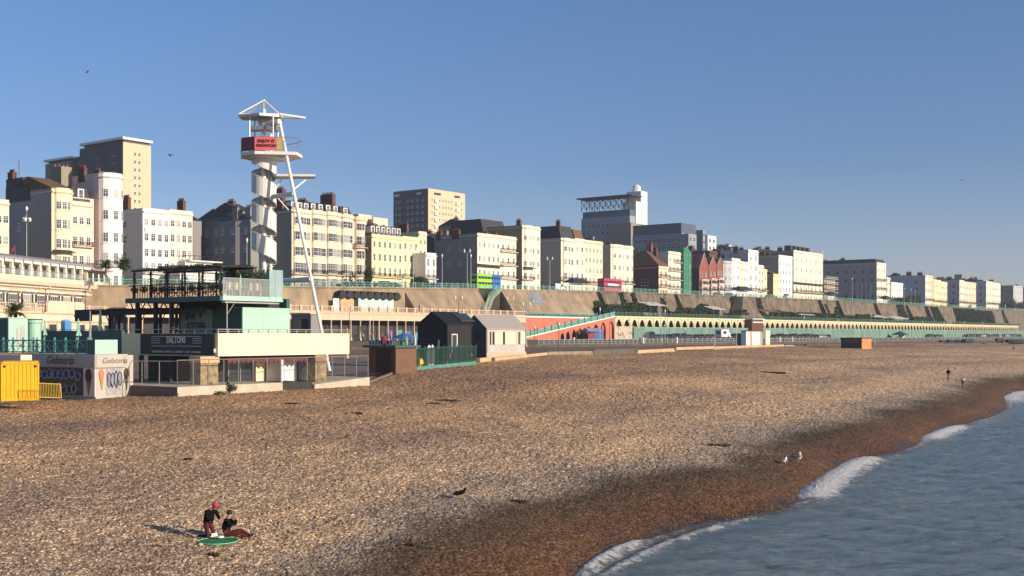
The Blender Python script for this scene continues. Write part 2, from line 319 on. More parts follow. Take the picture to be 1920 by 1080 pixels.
fn=noise(n,l,P,2.4,9,.85); fac=math_(n,l,'MULTIPLY',math_(n,l,'SUBTRACT',math_(n,l,'ADD',af.outputs['Fac'],math_(n,l,'MULTIPLY',math_(n,l,'SUBTRACT',fn.outputs[0],.5),4.6)),.50),2.6,clamp=True)
streak=ramp(n,[(0.60,(0,0,0)),(0.72,(0.35,)*3)]); fn2=noise(n,l,mp.outputs[0],0.55,7,.75); l.new(fn2.outputs[0],streak.inputs[0])
near=ramp(n,[(0,(1,)*3),(0.8,(0.25,)*3)]); l.new(math_(n,l,'DIVIDE',ao.outputs['Fac'],14.0),near.inputs[0])
sfac=math_(n,l,'MULTIPLY',streak.outputs[0],near.outputs[0])
fac2=math_(n,l,'MAXIMUM',fac,sfac)
fn3=noise(n,l,P,5.5,6,.8); fcr=ramp(n,[(0.34,(0.48,0.49,0.50)),(0.48,(0.80,0.79,0.78)),(0.6,(0.92,0.92,0.91))]); l.new(fn3.outputs[0],fcr.inputs[0])
l.new(mixc(n,l,fac2,wc,fcr.outputs[0]),b.inputs['Base Color'])
l.new(math_(n,l,'ADD',math_(n,l,'MULTIPLY',fac2,.6),.16),b.inputs['Roughness']); b.inputs['Specular IOR Level'].default_value=0.5; b.inputs['IOR'].default_value=1.33
bp=n.new('ShaderNodeBump'); bp.inputs['Strength'].default_value=1.0; bp.inputs['Distance'].default_value=0.35; l.new(w1.outputs[0],bp.inputs['Height'])
bq=n.new('ShaderNodeBump'); bq.inputs['Strength'].default_value=0.9; bq.inputs['Distance'].default_value=0.15; l.new(math_(n,l,'MULTIPLY',fn.outputs[0],fac),bq.inputs['Height']); l.new(bp.outputs[0],bq.inputs['Normal'])
l.new(bq.outputs[0],b.inputs['Normal'])
seao=grid_obj('sea',X2,Y2,Z2,wm,keep=(off>-6),attrs={'foam':fo,'off':off}); tag(seao,kind='structure')
fb=MB(); fb.box(-520,1050,-20,1330,-13,-12); fb.build('sea_bed',mat('sea_bed',(0.12,0.10,0.08),.9,0),kind='structure')
# ---------------- promenade, road, upper town ----------------
px=[p[0] for p in EDGE_I]; 
def loft(name,rows,m,kind='structure'):
    mb=MB(); 
    for r in rows: mb.v+=[tuple(q) for q in r]
    c=len(rows[0])
    for i in range(len(rows)-1):
        for j in range(c-1): mb.f.append((i*c+j,i*c+j+1,(i+1)*c+j+1,(i+1)*c+j)); mb.m.append(0)
    return mb.build(name,m,kind=kind)
ROAD=-1.25; LOW=-2.35
rows=[[],[],[]]
for p,e in zip(EDGE_I,EDGE):
    q=S0.w(S0.fx(p[0],-18.2),-18.2,-3.0); a=Vector(e); a.z+=0.25; rows[0].append(a-Vector((0,0,.6))); rows[1].append(a); rows[2].append(q)
loft('promenade',rows,PAVE)
x0,x1=S0.fx(-700,-17),S0.fx(2250,-17)
loft('railway_strip',[[S0.w(x0,-17.9,LOW),S0.w(x1,-17.9,LOW)],[S0.w(x0,-13.9,LOW),S0.w(x1,-13.9,LOW)]],PAVE)
rb=MB(); rb.box(x0,x1,-14,10,-3,ROAD); rb.build('road',TAR,None,S0.w(0,0,0),ANG,kind='structure')
mk=MB()
for i in range(70):
    s=S0.fx(980,-9)+i*9; a=[S0.w(s,-9.1),S0.w(s+4,-9.1),S0.w(s+4,-8.9),S0.w(s,-8.9)]
    mk.add([(v.x,v.y,ROAD+.006) for v in a],[(0,1,2,3)])
mk.build('road_markings',WPAINT,kind='structure')
xs=[p[0] for p in ZU]; xs=[xs[0]-60]+xs+[xs[-1]+60,xs[-1]+140]
tt=[TW+.4,TW+24,60,120,200,300]; hz_=[0,0,.5,2,5,9]
loft('upper_town_ground',[[S0.w(x,t,zU(min(x,xs[-3]))+h) for x in xs] for t,h in zip(tt,hz_)],TAR)
# ================= houses =================
def front_fn(poly_front):
    def f(x):
        for (xa,ya),(xb,yb) in zip(poly_front,poly_front[1:]):
            if xa-1e-6<=x<=xb+1e-6 and xb-xa>1e-4:
                t=(x-xa)/(xb-xa); return ya+(yb-ya)*t, math.atan2(yb-ya,xb-xa)
        return 0,0
    return f
def offset_line(pts,d):
    out=[]
    for i,p in enumerate(pts):
        a=pts[max(0,i-1)]; b=pts[min(len(pts)-1,i+1)]; dx,dy=b[0]-a[0],b[1]-a[1]; L=math.hypot(dx,dy) or 1
        out.append((p[0]+dy/L*d,p[1]-dx/L*d))
    return out
WC={}
def window_mesh(kind,w,h,g):
    key=(kind,round(w,2),round(h,2),g)
    if key in WC: return WC[key]
    m=MB(); t=0.065
    if kind=='arched':
        n=8; arc=[(w/2*math.cos(math.pi*i/n),h-w/2+w/2*math.sin(math.pi*i/n)) for i in range(n+1)]
        m.extr([(-w/2,0),(w/2,0)]+arc[0:],-.04,0.05,1)
        m.box(-.03,.03,-.07,0.02,0,h-.05,0); m.box(-w/2,w/2,-.07,.02,h*.5,h*.5+.06,0)
    else:
        m.box(-w/2+t*.6,w/2-t*.6,-.03,0.05,t*.6,h-t*.6,1)
        m.box(-w/2,-w/2+t,-.07,.05,0,h); m.box(w/2-t,w/2,-.07,.05,0,h); m.box(-w/2+t,w/2-t,-.07,.05,0,t); m.box(-w/2+t,w/2-t,-.07,.05,h-t,h)
        m.box(-w/2-.08,w/2+.08,-.16,.02,-.12,0)     # sill
        m.box(-w/2+t,w/2-t,-.06,.02,h*.5-.035,h*.5+.035)
        if kind=='sash': m.box(-.02,.02,-.055,.02,t,h-t)
        if kind=='french':
            m.box(-.04,.04,-.06,.02,t,h-t); m.box(-w/2+t,w/2-t,-.06,.02,h*.75,h*.75+.05)
        if kind=='wide':
            for q in (-.25,0,.25): m.box(w*q-.035,w*q+.035,-.06,.02,t,h-t)
    me=m.mesh('window',[FRAMEW,GLASS2 if g else GLASS]); WC[key]=me; return me
def strip(mb,line,w0,w1,z0,z1,m=0):
    a=offset_line(line,w0); b=offset_line(line,w1)
    for i in range(len(line)-1): mb.hexa([(*a[i],z0),(*a[i+1],z0),(*b[i+1],z0),(*b[i],z0)],[(*a[i],z1),(*a[i+1],z1),(*b[i+1],z1),(*b[i],z1)],m)
def sub_line(line,x0,x1):
    f=front_fn(line); pts=[(x0,f(x0)[0])]+[p for p in line if x0+.05<p[0]<x1-.05]+[(x1,f(x1)[0])]; return pts
def chimney(parent,x,y,z,w=2.2,d=.8,h=2.6,n=5,m=None,along='y'):
    c=MB(); c.box(x-d/2,x+d/2,y-w/2,y+w/2,z-1.5,z+h); c.box(x-d/2-.08,x+d/2+.08,y-w/2-.08,y+w/2+.08,z+h,z+h+.15)
    o=c.build('chimney',m or DKBRICK,parent)
    p=MB()
    for i in range(n):
        yy=y-w/2+(i+.5)*w/n
        p.lathe([(.15,z+h+.15),(.12,z+h+.75),(.16,z+h+.8)],(x,yy,0),6)
    p.build('chimney_pots',POT,o); return o
def railing_line(parent,line,z,h=1.0,m=None,step=0.40,name='railing',r=.034):
    k=MB()
    for a,b in zip(line,line[1:]):
        L=math.hypot(b[0]-a[0],b[1]-a[1]); n=max(1,int(L/step))
        for i in range(n+1):
            t=i/n; x=a[0]+(b[0]-a[0])*t; y=a[1]+(b[1]-a[1])*t; k.box(x-r,x+r,y-r,y+r,z,z+h)
        k.tube((*a,z+h),(*b,z+h),r*1.7,4); k.tube((*a,z+.12),(*b,z+.12),r*1.2,4)
    return k.build(name,m or IRON,parent)
def house(label,px0,px1,ytop,t=36,D=15,wall=CREAM,side=None,floors=4,cols=3,bows=(),win=(1.1,1.75),kinds=None,cornice=True,roof='flat',rh=2.6,dormers=0,chim=(),
          balcony=(),canopy=None,name='terraced_house',cat='house',group='houses along the seafront road',sidewins=(),quoins=False,band=True,z0=None,xs=None,zt=None,portico=False,rmat=SLATE,gable=False,arch=False,porch=True,frames=None,scaffold=None,extra=None,wscale=1.0):
    x0=S0.fx(px0,t); W=S0.fx(px1,t)-x0; zb=(zU(x0)-.3) if z0 is None else z0
    H=(S0.z(ytop,x0,t) if zt is None else zt)-zb
    root=thing(name,label,cat,S0.w(x0,t,zb),ANG,group)
    line=[(0,0)]
    for a,b,d in bows:
        a*=W; b*=W; n=6
        for i in range(n+1):
            p=(a+(b-a)*(1-math.cos(math.pi*i/n))/2,-d*math.sin(math.pi*i/n))
            if abs(p[0]-line[-1][0])>.02 or abs(p[1]-line[-1][1])>.02: line.append(p)
    if line[-1][0]<W-.03: line.append((W,0))
    W_=line[-1][0]
    poly=line+[(W_,D),(0,D)]
    w=MB(); w.prism(poly,0,H)
    fh=(H-.9)/floors
    if band:
        for i in range(1,floors): strip(w,line,0,.10,i*fh-.05+.25,i*fh+.12+.25)
    if side: 
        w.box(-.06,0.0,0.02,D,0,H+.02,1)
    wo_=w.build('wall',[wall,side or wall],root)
    if cornice:
        c=MB(); strip(c,line,0.02,.42,H-.85,H-.62); strip(c,line,.02,.25,H-1.0,H-.85); strip(c,line,-.3,.08,H,H+.1); c.box(-.12,0.02,0.02,D,H-.8,H-.62); c.build('cornice',wall,root)
    f=front_fn(line)
    if not chim and W_>5 and name=='terraced_house': chim=((.03,.45,2.2,.8,1.3,4),(.97,.6,1.8,.8,1.5,3))
    if roof=='flat':
        r=MB(); ins=[(p[0],max(p[1],-9)+.35) for p in line]; r.prism([(.3,.4),(W_-.3,.4),(W_-.3,D-.3),(.3,D-.3)],H-.02,H+.08); ro=r.build('roof',rmat,root)
    elif roof=='mansard':
        r=MB(); r.hexa([(.25,.3,H+.1),(W_-.25,.3,H+.1),(W_-.25,D,H+.1),(.25,D,H+.1)],[(.5,1.3,H+rh),(W_-.5,1.3,H+rh),(W_-.5,D-1,H+rh),(.5,D-1,H+rh)]); ro=r.build('roof',rmat,root)
    elif roof=='hip':
        r=MB(); r.hexa([(-.4,-.4,H+.0),(W_+.4,-.4,H+.0),(W_+.4,D+.4,H+.0),(-.4,D+.4,H+.0)],[(W_*.42,D*.42,H+rh),(W_*.58,D*.42,H+rh),(W_*.58,D*.6,H+rh),(W_*.42,D*.6,H+rh)]); ro=r.build('roof',rmat,root)
    elif roof=='gable':   # ridge along the street
        r=MB(); r.add([(-.2,-.3,H),(W_+.2,-.3,H),(W_+.2,D/2,H+rh),(-.2,D/2,H+rh),(W_+.2,D,H),(-.2,D,H)],[(0,1,2,3),(3,2,4,5),(0,3,5),(1,4,2),(0,5,4,1)]); ro=r.build('roof',rmat,root)
    # windows
    ks=kinds or (['french']*floors)
    if xs is None: xs=[(i+.5)/cols for i in range(cols)]
    rnd=random.Random(label)
    for i in range(floors):
        kd=ks[i] if i<len(ks) else ks[-1]
        ww,hh=win; hh=min(hh*(1.25 if kd=='french' and i<=1 else (.85 if i==floors-1 and floors>3 else 1)),fh-.75)
        zz=i*fh+.25+(0.35 if (kd=='french') else .85)
        if zz+hh>(i+1)*fh+.1: hh=(i+1)*fh+.1-zz
        for q in xs:
            x=q*W_; y,a=f(x); me=window_mesh(kd,ww*wscale,hh,rnd.random()<.22)
            put(me,'window',root,(x,y,zz),a)
    for (yy,zz,ww,hh) in sidewins:
        put(window_mesh('sash',ww,hh,False),'window',root,(-.06 if side else 0,yy*D,zz*H),-math.pi/2)
    for b in balcony:
        i,xa,xb=b[:3]; dd=b[3] if len(b)>3 else .9; ln=sub_line(line,xa*W_,xb*W_); sl_=MB(); z=i*fh+.3; strip(sl_,ln,0.03,dd,z-.14,z); o=sl_.build('balcony',wall if len(b)<5 else b[4],root)
        ol=offset_line(ln,dd-.06); railing_line(o,[(ol[0][0],ln[0][1])]+ol+[(ol[-1][0],ln[-1][1])],z,1.0)
    if canopy:
        for (i,xa,xb,dd) in canopy:
            ln=sub_line(line,xa*W_,xb*W_); c=MB(); a=offset_line(ln,.02); b=offset_line(ln,dd); z=i*fh+.2
            for j in range(len(ln)-1): c.hexa([(*a[j],z),(*a[j+1],z),(*b[j+1],z-.55),(*b[j],z-.55)],[(*a[j],z+.1),(*a[j+1],z+.1),(*b[j+1],z-.45),(*b[j],z-.45)])
            c.build('canopy',IRON if canopy_dark else IVORY,root)
    for k in range(dormers):
        x=(k+.5)/dormers*W_; d=MB(); d.box(x-.75,x+.75,.55,2.4,H+.15,H+rh-.35); d.box(x-.85,x+.85,.45,2.4,H+rh-.35,H+rh-.22,1); o=d.build('dormer',[FRAMEW,rmat],root); me=window_mesh('sash',1.0,rh-.95,False); put(me,'dormer_window',o,(x,.55,H+.4))
    for cc in chim:
        chimney(ro,cc[0]*W_,cc[1]*D,H+(rh if roof!='flat' else 0)-(.6 if roof!='flat' else 0),*(cc[2:] if len(cc)>2 else ()))
    if arch:
        pass
    if porch:
        p=MB(); x=.5*W_ if not bows else min(W_-1,max(1,W_*.08)); 
        dd=MB(); y,a=f(x); dd.box(-.55,.55,-.05,.05,0,2.3); o=dd.build('door',IRON,root,(x,y,.3),a)
    root['_w']=W_; del root['_w']
    return root,line,W_,H,fh
canopy_dark=True
H_=house
# --- far left
H_('cream house cut by the left edge of the view, white sash windows',-75,17,367,D=12,floors=4,cols=7,balcony=[(1,0,1)])
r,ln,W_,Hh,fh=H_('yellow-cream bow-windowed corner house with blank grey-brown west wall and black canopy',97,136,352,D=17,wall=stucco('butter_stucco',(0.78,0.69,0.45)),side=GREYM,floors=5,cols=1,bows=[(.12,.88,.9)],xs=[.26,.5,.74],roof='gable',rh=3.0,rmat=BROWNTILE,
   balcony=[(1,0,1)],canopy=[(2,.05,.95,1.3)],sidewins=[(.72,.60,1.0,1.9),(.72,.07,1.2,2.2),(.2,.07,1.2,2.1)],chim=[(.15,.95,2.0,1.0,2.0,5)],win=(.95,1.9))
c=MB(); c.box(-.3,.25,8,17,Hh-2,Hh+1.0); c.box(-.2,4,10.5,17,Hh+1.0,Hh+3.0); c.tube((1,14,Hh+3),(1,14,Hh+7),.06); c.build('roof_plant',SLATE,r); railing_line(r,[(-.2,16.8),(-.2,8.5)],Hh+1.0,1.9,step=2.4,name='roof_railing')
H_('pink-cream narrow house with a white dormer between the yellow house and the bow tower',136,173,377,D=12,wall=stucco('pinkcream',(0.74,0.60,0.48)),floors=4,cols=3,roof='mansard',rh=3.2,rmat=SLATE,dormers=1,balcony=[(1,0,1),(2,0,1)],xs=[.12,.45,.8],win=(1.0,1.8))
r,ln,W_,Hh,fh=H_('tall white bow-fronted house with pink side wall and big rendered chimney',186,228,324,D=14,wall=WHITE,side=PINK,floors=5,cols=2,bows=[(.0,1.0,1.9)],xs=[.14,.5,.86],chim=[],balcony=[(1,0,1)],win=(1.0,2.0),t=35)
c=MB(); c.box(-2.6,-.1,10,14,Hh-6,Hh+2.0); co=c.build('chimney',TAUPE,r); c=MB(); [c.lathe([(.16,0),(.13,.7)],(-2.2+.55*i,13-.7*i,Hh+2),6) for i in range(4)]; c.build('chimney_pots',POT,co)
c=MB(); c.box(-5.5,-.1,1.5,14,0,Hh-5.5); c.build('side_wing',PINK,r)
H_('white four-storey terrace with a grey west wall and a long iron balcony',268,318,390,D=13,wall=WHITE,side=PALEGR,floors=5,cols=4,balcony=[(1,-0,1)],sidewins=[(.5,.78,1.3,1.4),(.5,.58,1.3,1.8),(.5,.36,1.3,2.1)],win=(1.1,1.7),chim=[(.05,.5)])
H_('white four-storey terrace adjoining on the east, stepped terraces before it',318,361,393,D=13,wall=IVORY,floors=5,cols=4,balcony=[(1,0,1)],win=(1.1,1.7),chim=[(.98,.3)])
# stepped scaffold-like balconies in front of it
x=S0.fx(335,33); rr=thing('stepped_balcony_block','white stepped restaurant balconies with wire railings before the white terrace','balcony block',S0.w(x,29,zU(x)-.3),ANG)
for i,(a,b) in enumerate(((-3,8),(-1,8.6),(0,9.2))):
    m_=MB(); m_.box(a,b,-1.5+i*.8,4,i*2.3+1.7,i*2.3+1.95); m_.box(a+.6,b-.8,.4+i*.8,4,i*2.3+1.95 if i<2 else i*2.3+1.95,i*2.3+(4.0 if i<2 else 2.0)); s_=m_.build('terrace_slab',WHITE,rr); railing_line(s_,[(a,4),(a,-1.4+i*.8),(b,-1.4+i*.8),(b,4)],i*2.3+1.95,1.0,step=1.2)
for q in (-2.5,2.5,7.5):
    m_=MB(); m_.box(q-.12,q+.12,-1.2,-1.0,0,1.7); m_.build('post',WHITE,rr)
# shadowed side-street houses (face west)
def side_house(label,pxn,pxf,t,ytop,Wd=12,wall=GREYW,floors=4,cols=5,roofm=SLATE,name='side_street_house',chims=((.1,.9),(.1,.2)),rh=1.2,zb=None,bow=False,bump_=True):
    "a house whose visible face looks west: pxn is the seaward corner, pxf the inland corner"
    x0=S0.fx(pxn,t); D=S0.fy(pxf,x0)-t; zb=zU(x0)-.3 if zb is None else zb; H=S0.z(ytop,x0,t)-zb
    root=thing(name,label,'house',S0.w(x0,t,zb),ANG,'houses in the side streets')
    w=MB(); w.box(0,Wd,0,D,0,H)
    if bow: w.prism([(0,D*.12),(0,D*.55),(-1.1,D*.48),(-1.1,D*.2)],0,H-.4)
    w.box(-.25,0,0,D,H-.7,H-.45); w.build('wall',wall,root)
    r=MB(); r.hexa([(.2,.2,H),(Wd-.2,.2,H),(Wd-.2,D-.2,H),(.2,D-.2,H)],[(1.5,1.2,H+rh),(Wd-1.5,1.2,H+rh),(Wd-1.5,D-1.2,H+rh),(1.5,D-1.2,H+rh)]); ro=r.build('roof',roofm,root)
    for a,b in chims: chimney(ro,a*Wd,b*D,H+rh-.8,2.0,.9,2.6,4,wall)
    fh=H/floors; rnd=random.Random(label)
    for i in range(floors):
        for j in range(cols):
            y=(j+.5)/cols*D; bx=0
            if bow and D*.2<y<D*.48: bx=-1.1
            elif bow and D*.12<y<D*.55: continue
            put(window_mesh('sash',1.1,1.6,rnd.random()<.4),'window',root,(bx,y,i*fh+.9),-math.pi/2)
    return root
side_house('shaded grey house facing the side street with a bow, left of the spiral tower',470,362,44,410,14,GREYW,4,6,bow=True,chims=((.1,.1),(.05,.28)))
# cream bow fronted terrace behind the tower
cA=dict(wall=CREAM,floors=5,D=17,kinds=['french','french','sash','sash','sash'],win=(1.45,2.1),xs=[.20,.42,.60,.86],bows=[(.04,.66,.8)],balcony=[(1,0,1)],canopy=None,roof='mansard',rh=2.2)
H_('cream bow-fronted terraced house at the west end with the blank grey wall and dormers',547,583,391,side=GREYW,dormers=3,chim=[(.0,.3,4.5,1.2,3.4,9)],**cA)
H_('cream bow-fronted terraced house just east of the slanting leg of the tower',583,611,394,dormers=2,chim=[(.95,.5,3.0,1.0,1.8,6)],**cA)
H_('cream bow-fronted terraced house third in its row, under the large dark chimney',611,639,397,dormers=2,chim=[(.9,.25,4.5,1.2,3.4,9)],**cA)
H_('cream bow-fronted house with a wide white dormer',639,662,401,dormers=1,**{**cA,'xs':[.2,.45,.8]})
H_('peach end house of the bow-fronted terrace with two curved balconies',662,683,406,**{**cA,'wall':PEACH,'bows':[(.1,.95,1.3)],'xs':[.3,.55,.85],'balcony':[(1,0,1),(3,0.05,1)],'roof':'flat'})
# yellow terrace
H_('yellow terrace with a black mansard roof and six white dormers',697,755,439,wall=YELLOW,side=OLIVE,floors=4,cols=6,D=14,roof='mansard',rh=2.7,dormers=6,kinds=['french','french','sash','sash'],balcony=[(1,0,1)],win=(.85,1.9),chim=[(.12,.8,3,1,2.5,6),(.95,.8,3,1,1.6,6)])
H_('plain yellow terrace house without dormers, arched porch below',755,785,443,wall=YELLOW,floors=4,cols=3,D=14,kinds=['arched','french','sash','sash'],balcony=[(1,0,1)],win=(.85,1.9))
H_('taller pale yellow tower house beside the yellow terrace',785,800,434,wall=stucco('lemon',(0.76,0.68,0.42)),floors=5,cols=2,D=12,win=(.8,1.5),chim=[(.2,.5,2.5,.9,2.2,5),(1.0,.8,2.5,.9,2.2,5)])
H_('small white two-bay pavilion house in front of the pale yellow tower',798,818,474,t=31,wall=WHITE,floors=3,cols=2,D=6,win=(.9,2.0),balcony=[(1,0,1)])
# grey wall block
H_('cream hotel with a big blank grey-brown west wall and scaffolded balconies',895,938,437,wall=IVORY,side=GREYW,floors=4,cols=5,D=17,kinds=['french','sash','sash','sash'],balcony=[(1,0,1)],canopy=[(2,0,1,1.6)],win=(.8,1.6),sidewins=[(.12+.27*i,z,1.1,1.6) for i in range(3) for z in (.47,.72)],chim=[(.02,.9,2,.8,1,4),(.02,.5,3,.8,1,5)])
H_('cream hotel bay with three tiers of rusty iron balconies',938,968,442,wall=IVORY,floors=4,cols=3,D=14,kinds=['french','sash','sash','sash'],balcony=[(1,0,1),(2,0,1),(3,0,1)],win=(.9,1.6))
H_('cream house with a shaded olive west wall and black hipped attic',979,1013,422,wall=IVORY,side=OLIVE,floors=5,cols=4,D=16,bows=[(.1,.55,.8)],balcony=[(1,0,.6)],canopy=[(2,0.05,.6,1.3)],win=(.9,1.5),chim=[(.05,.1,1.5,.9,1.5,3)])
for (l_,p0,p1,yt,t_,Dd,rm) in (('black curved attic roof showing behind the cream houses',905,950,415,50,14,SLATE),):
    H_(l_,p0,p1,yt+12,t=t_,D=Dd,wall=SLATE,floors=4,cols=3,roof='mansard',rh=3,porch=False,cornice=False,group=None,name='rear_house')
H_('cream hotel with a plain grey-beige west wall and dark curved roof',1052,1078,446,wall=IVORY,side=BEIGE,floors=4,cols=3,D=17,bows=[(.1,.6,.9)],xs=[.2,.45,.8],roof='mansard',rh=4.2,balcony=[(1,0,1)],win=(1.1,1.8),chim=[(.1,.1,1.5,.6,2,3)],kinds=['french','french','sash','sash'])
H_('cream hotel middle bay with a tiled roof terrace',1078,1096,447,wall=IVORY,floors=4,cols=2,D=16,roof='mansard',rh=3.2,rmat=BROWNTILE,balcony=[(1,0,1)],win=(1.1,1.8),kinds=['french','french','sash','sash'])
H_('cream hotel east bay with shell-like little turret',1096,1130,450,wall=CREAM,floors=5,cols=5,D=15,balcony=[(1,0,1)],win=(.85,1.5),chim=[(.6,.6,2,.8,1.5,4)])
H_('slim cream bow-fronted house before the brick hotel',1145,1187,458,wall=IVORY,side=BEIGE,floors=4,cols=4,D=13,bows=[(.05,.55,1.0),(.62,.98,.6)],xs=[.12,.3,.48,.7,.9],balcony=[(1,0,1)],win=(.95,1.7),chim=[(.2,.6,2,.8,1.2,4),(.7,.6,2,.8,1.2,4)])
# brick hotel
x=S0.fx(1235,34)
H_('dark brick hotel with a hipped brown tiled roof and white bay fronts',1235,1253,498,t=34,wall=PEACH,side=DKBRICK,floors=3,cols=2,D=17,roof='hip',rh=6.0,rmat=BROWNTILE,balcony=[(1,0,1),(2,0,1)],win=(1.2,1.9),sidewins=[(.35,.38,3.0,2.4),(.9,.5,.9,1.2)],chim=[(.9,.3,1.4,1.0,1.6,3)])
H_('cream house with three tiers of iron balconies beside the brick hotel',1253,1281,471,wall=IVORY,floors=5,cols=4,D=12,balcony=[(1,0,1),(2,0,1),(3,0,1),(4,.4,1)],win=(.9,1.5),chim=[(.05,.7,2,1.0,3,4,BRICK)])
# green netted scaffold
NET=mat('green_scaffold_net',(0.03,0.22,0.13),.85,.2,1.5)
x=S0.fx(1281,35); zb=zU(x); Hn=S0.z(468,x,35)-zb; Wn=S0.fx(1295,35)-x
r=thing('scaffold','green netted scaffold tower between the cream house and the dark gap','scaffold',S0.w(x,35,zb),ANG)
m_=MB(); m_.box(0,Wn,-.2,12,0.3,Hn*.97); m_.hexa([(0.3,-.2,Hn*.97),(Wn-.3,-.2,Hn*.97),(Wn-.3,12,Hn*.97),(.3,12,Hn*.97)],[(Wn*.3,.6,Hn+1),(Wn*.7,.6,Hn+1),(Wn*.7,11,Hn+1),(Wn*.3,11,Hn+1)]); m_.build('net',NET,r)
for i in range(4):
    m_=MB(); m_.tube((i*Wn/3,-.4,0),(i*Wn/3,-.4,Hn+.5),.07,5); m_.build('pole',METAL,r)
for j in range(5):
    m_=MB(); m_.box(-.3,Wn+.3,-.55,-.3,j*Hn/5+1.5,j*Hn/5+1.6); m_.build('board',TAN,r)
# dark shaded block then red brick gables
H_('tall dark shaded house set back behind the red gables',1330,1345,470,t=44,wall=DKBRICK,side=SLATE,floors=5,cols=2,D=18,porch=False,chim=[(.1,.5,2,1,2,4),(.1,.95,2,1,2,4)],group=None,name='rear_house')
def gable_house(label,p0,p1,ytop,yg,wall=BRICK,trim=PINK):
    r,ln,W_,H,fh=H_(label,p0,p1,ytop,wall=wall,floors=4,cols=2,D=12,roof='flat',balcony=[(1,0,1,1.1,trim),(2,0,1,1.1,trim)],win=(1.2,1.7),cornice=False,side=DKBRICK)
    q=MB(); q.box(W_*.12,W_*.88,-.7,0,0,H*.62); [q.box(W_*.1,W_*.9,-1.1,-.7,H*z,H*z+.35) for z in (.22,.42,.62)]; q.build('front_bay',[trim],r); [put(window_mesh('wide',W_*.5,H*.12,False),'window',r,(W_*.5,-.72,H*z)) for z in (.07,.28,.48)]
    hg=S0.z(yg,S0.fx(p0,36),36)-S0.z(ytop,S0.fx(p0,36),36)
    g=MB(); g.extr([(0,H),(W_,H),(W_/2,H+hg)],-.1,11); g.extr([(-.2,H-.1),(W_/2,H+hg+.15),(W_+.2,H-.1),(W_+.2,H+.1),(W_/2,H+hg+.4),(-.2,H+.1)],-.3,-.11,1); g.build('gable',[BRICK,trim],r); return r
gable_house('red brick gabled house with white balconies, westmost of the three gables',1311,1328,503,474)
gable_house('red brick gabled house with a pink balcony between two other gables',1329,1343,500,482)
gable_house('narrow red brick gabled house eastmost of the three gables',1344,1355,498,484)
wh=dict(D=12,balcony=[(1,0,1)],win=(.95,1.6))
H_('bluish white house right of the red brick gables',1356,1372,489,wall=BLUEW,floors=4,cols=3,bows=[(.1,.9,.8)],xs=[.2,.5,.8],**wh)
H_('white house with a curved top parapet right of the bluish house',1372,1388,484,wall=WHITE,floors=4,cols=2,chim=[(.3,.4,1.5,.8,1.4,3)],**wh)
H_('narrow pale yellow house among white ones',1388,1394,490,wall=YELLOW,floors=4,cols=1,**wh)
H_('white stucco house left of the white corner tower',1394,1404,491,wall=WHITE,floors=4,cols=3,**{**wh,'win':(.7,1.6)})
H_('white corner tower house with a blue-grey west wall above its neighbours',1403,1422,468,wall=WHITE,side=BLUEW,floors=5,cols=2,D=13,balcony=[(1,0,1)],win=(1.2,1.9))
H_('cream house stepping down right of the white corner tower',1422,1432,497,wall=IVORY,floors=4,cols=2,**wh)
H_('lemon yellow house with an olive shaded neighbour',1432,1438,505,wall=YELLOW,floors=3,cols=1,**wh)
H_('small lemon yellow house in front of the tall cream hotel',1450,1461,513,wall=YELLOW,side=OLIVE,floors=3,cols=2,D=14,win=(.8,1.5),roof='gable',rh=3,rmat=BROWNTILE)
H_('white five-storey hotel wing with a shaded grey west wall',1460,1489,478,wall=WHITE,side=GREYM,floors=5,cols=5,D=14,win=(.9,1.5),chim=[(.1,.6,2,.8,1.6,4),(.4,.6,2,.8,1.2,4)])
r,ln,W_,Hh,fh=H_('tallest cream seafront hotel with an iron verandah and black roof vents',1488,1543,469,wall=IVORY,side=GREYW,floors=5,cols=6,D=16,win=(1.0,1.6),balcony=[(1,0,1,1.8)],canopy=[(2,0,1,1.9)],t=35.5)
m_=MB(); [m_.box(1+5*i,3.6+5*i,2,5,Hh,Hh+2.4) for i in range(5)]; m_.build('roof_vents',SLATE,r)
m_=MB(); [m_.box(W_*i/8-.07,W_*i/8+.07,-1.75,-1.6,fh,2*fh) for i in range(9)]; m_.build('verandah_posts',IRON,r)
# scaffolded building and large grey west wall
x=S0.fx(1545,36); r=thing('scaffolded_house','low white house wrapped in scaffolding boards before the big grey wall','house',S0.w(x,36,zU(x)-.3),ANG)
Ws=S0.fx(1566,36)-x; m_=MB(); m_.box(0,Ws,0,8,0,13); m_.build('wall',TAUPE,r)
for i in range(6): m_=MB(); m_.tube((i*Ws/5,-1.2,0),(i*Ws/5,-1.2,14),.09,5); m_.build('pole',METAL,r)
for j in range(5): m_=MB(); m_.box(-.4,Ws+.4,-1.4,-.2,2.4+j*2.5,2.55+j*2.5); m_.box(-.4,Ws+.4,-1.45,-1.38,3.2+j*2.5,3.35+j*2.5); m_.build('board',FRAMEW,r)
r,ln,W_,Hh,fh=H_('wide grey west-facing wall with tall pilasters and arched ground floor windows, cream front',1644,1661,492,wall=IVORY,side=GREYM,floors=5,cols=3,D=42,win=(1.2,1.7),roof='mansard',rh=2.0,balcony=[(1,0,1),(2,0,1),(3,0,1)],sidewins=[(.06+.115*i,z,1.4,2.0) for i in range(8) for z in (.56,.75)]+[(.06+.115*i,.14,1.7,3.4) for i in range(8)])
m_=MB(); [m_.box(-.5,0,3+i*2.4,3.6+i*2.4,0,Hh*.55) for i in range(4)]; m_.build('pilasters',PALEGR,r)
H_('low dark-roofed wing joined behind the wide grey wall',1600,1602,494,t=79,wall=GREYW,floors=4,cols=1,D=22,porch=False,group=None,name='rear_house',roof='mansard',rh=2)
H_('cream house right of the wide grey wall with bow window',1662,1669,520,wall=IVORY,floors=4,cols=2,**wh)
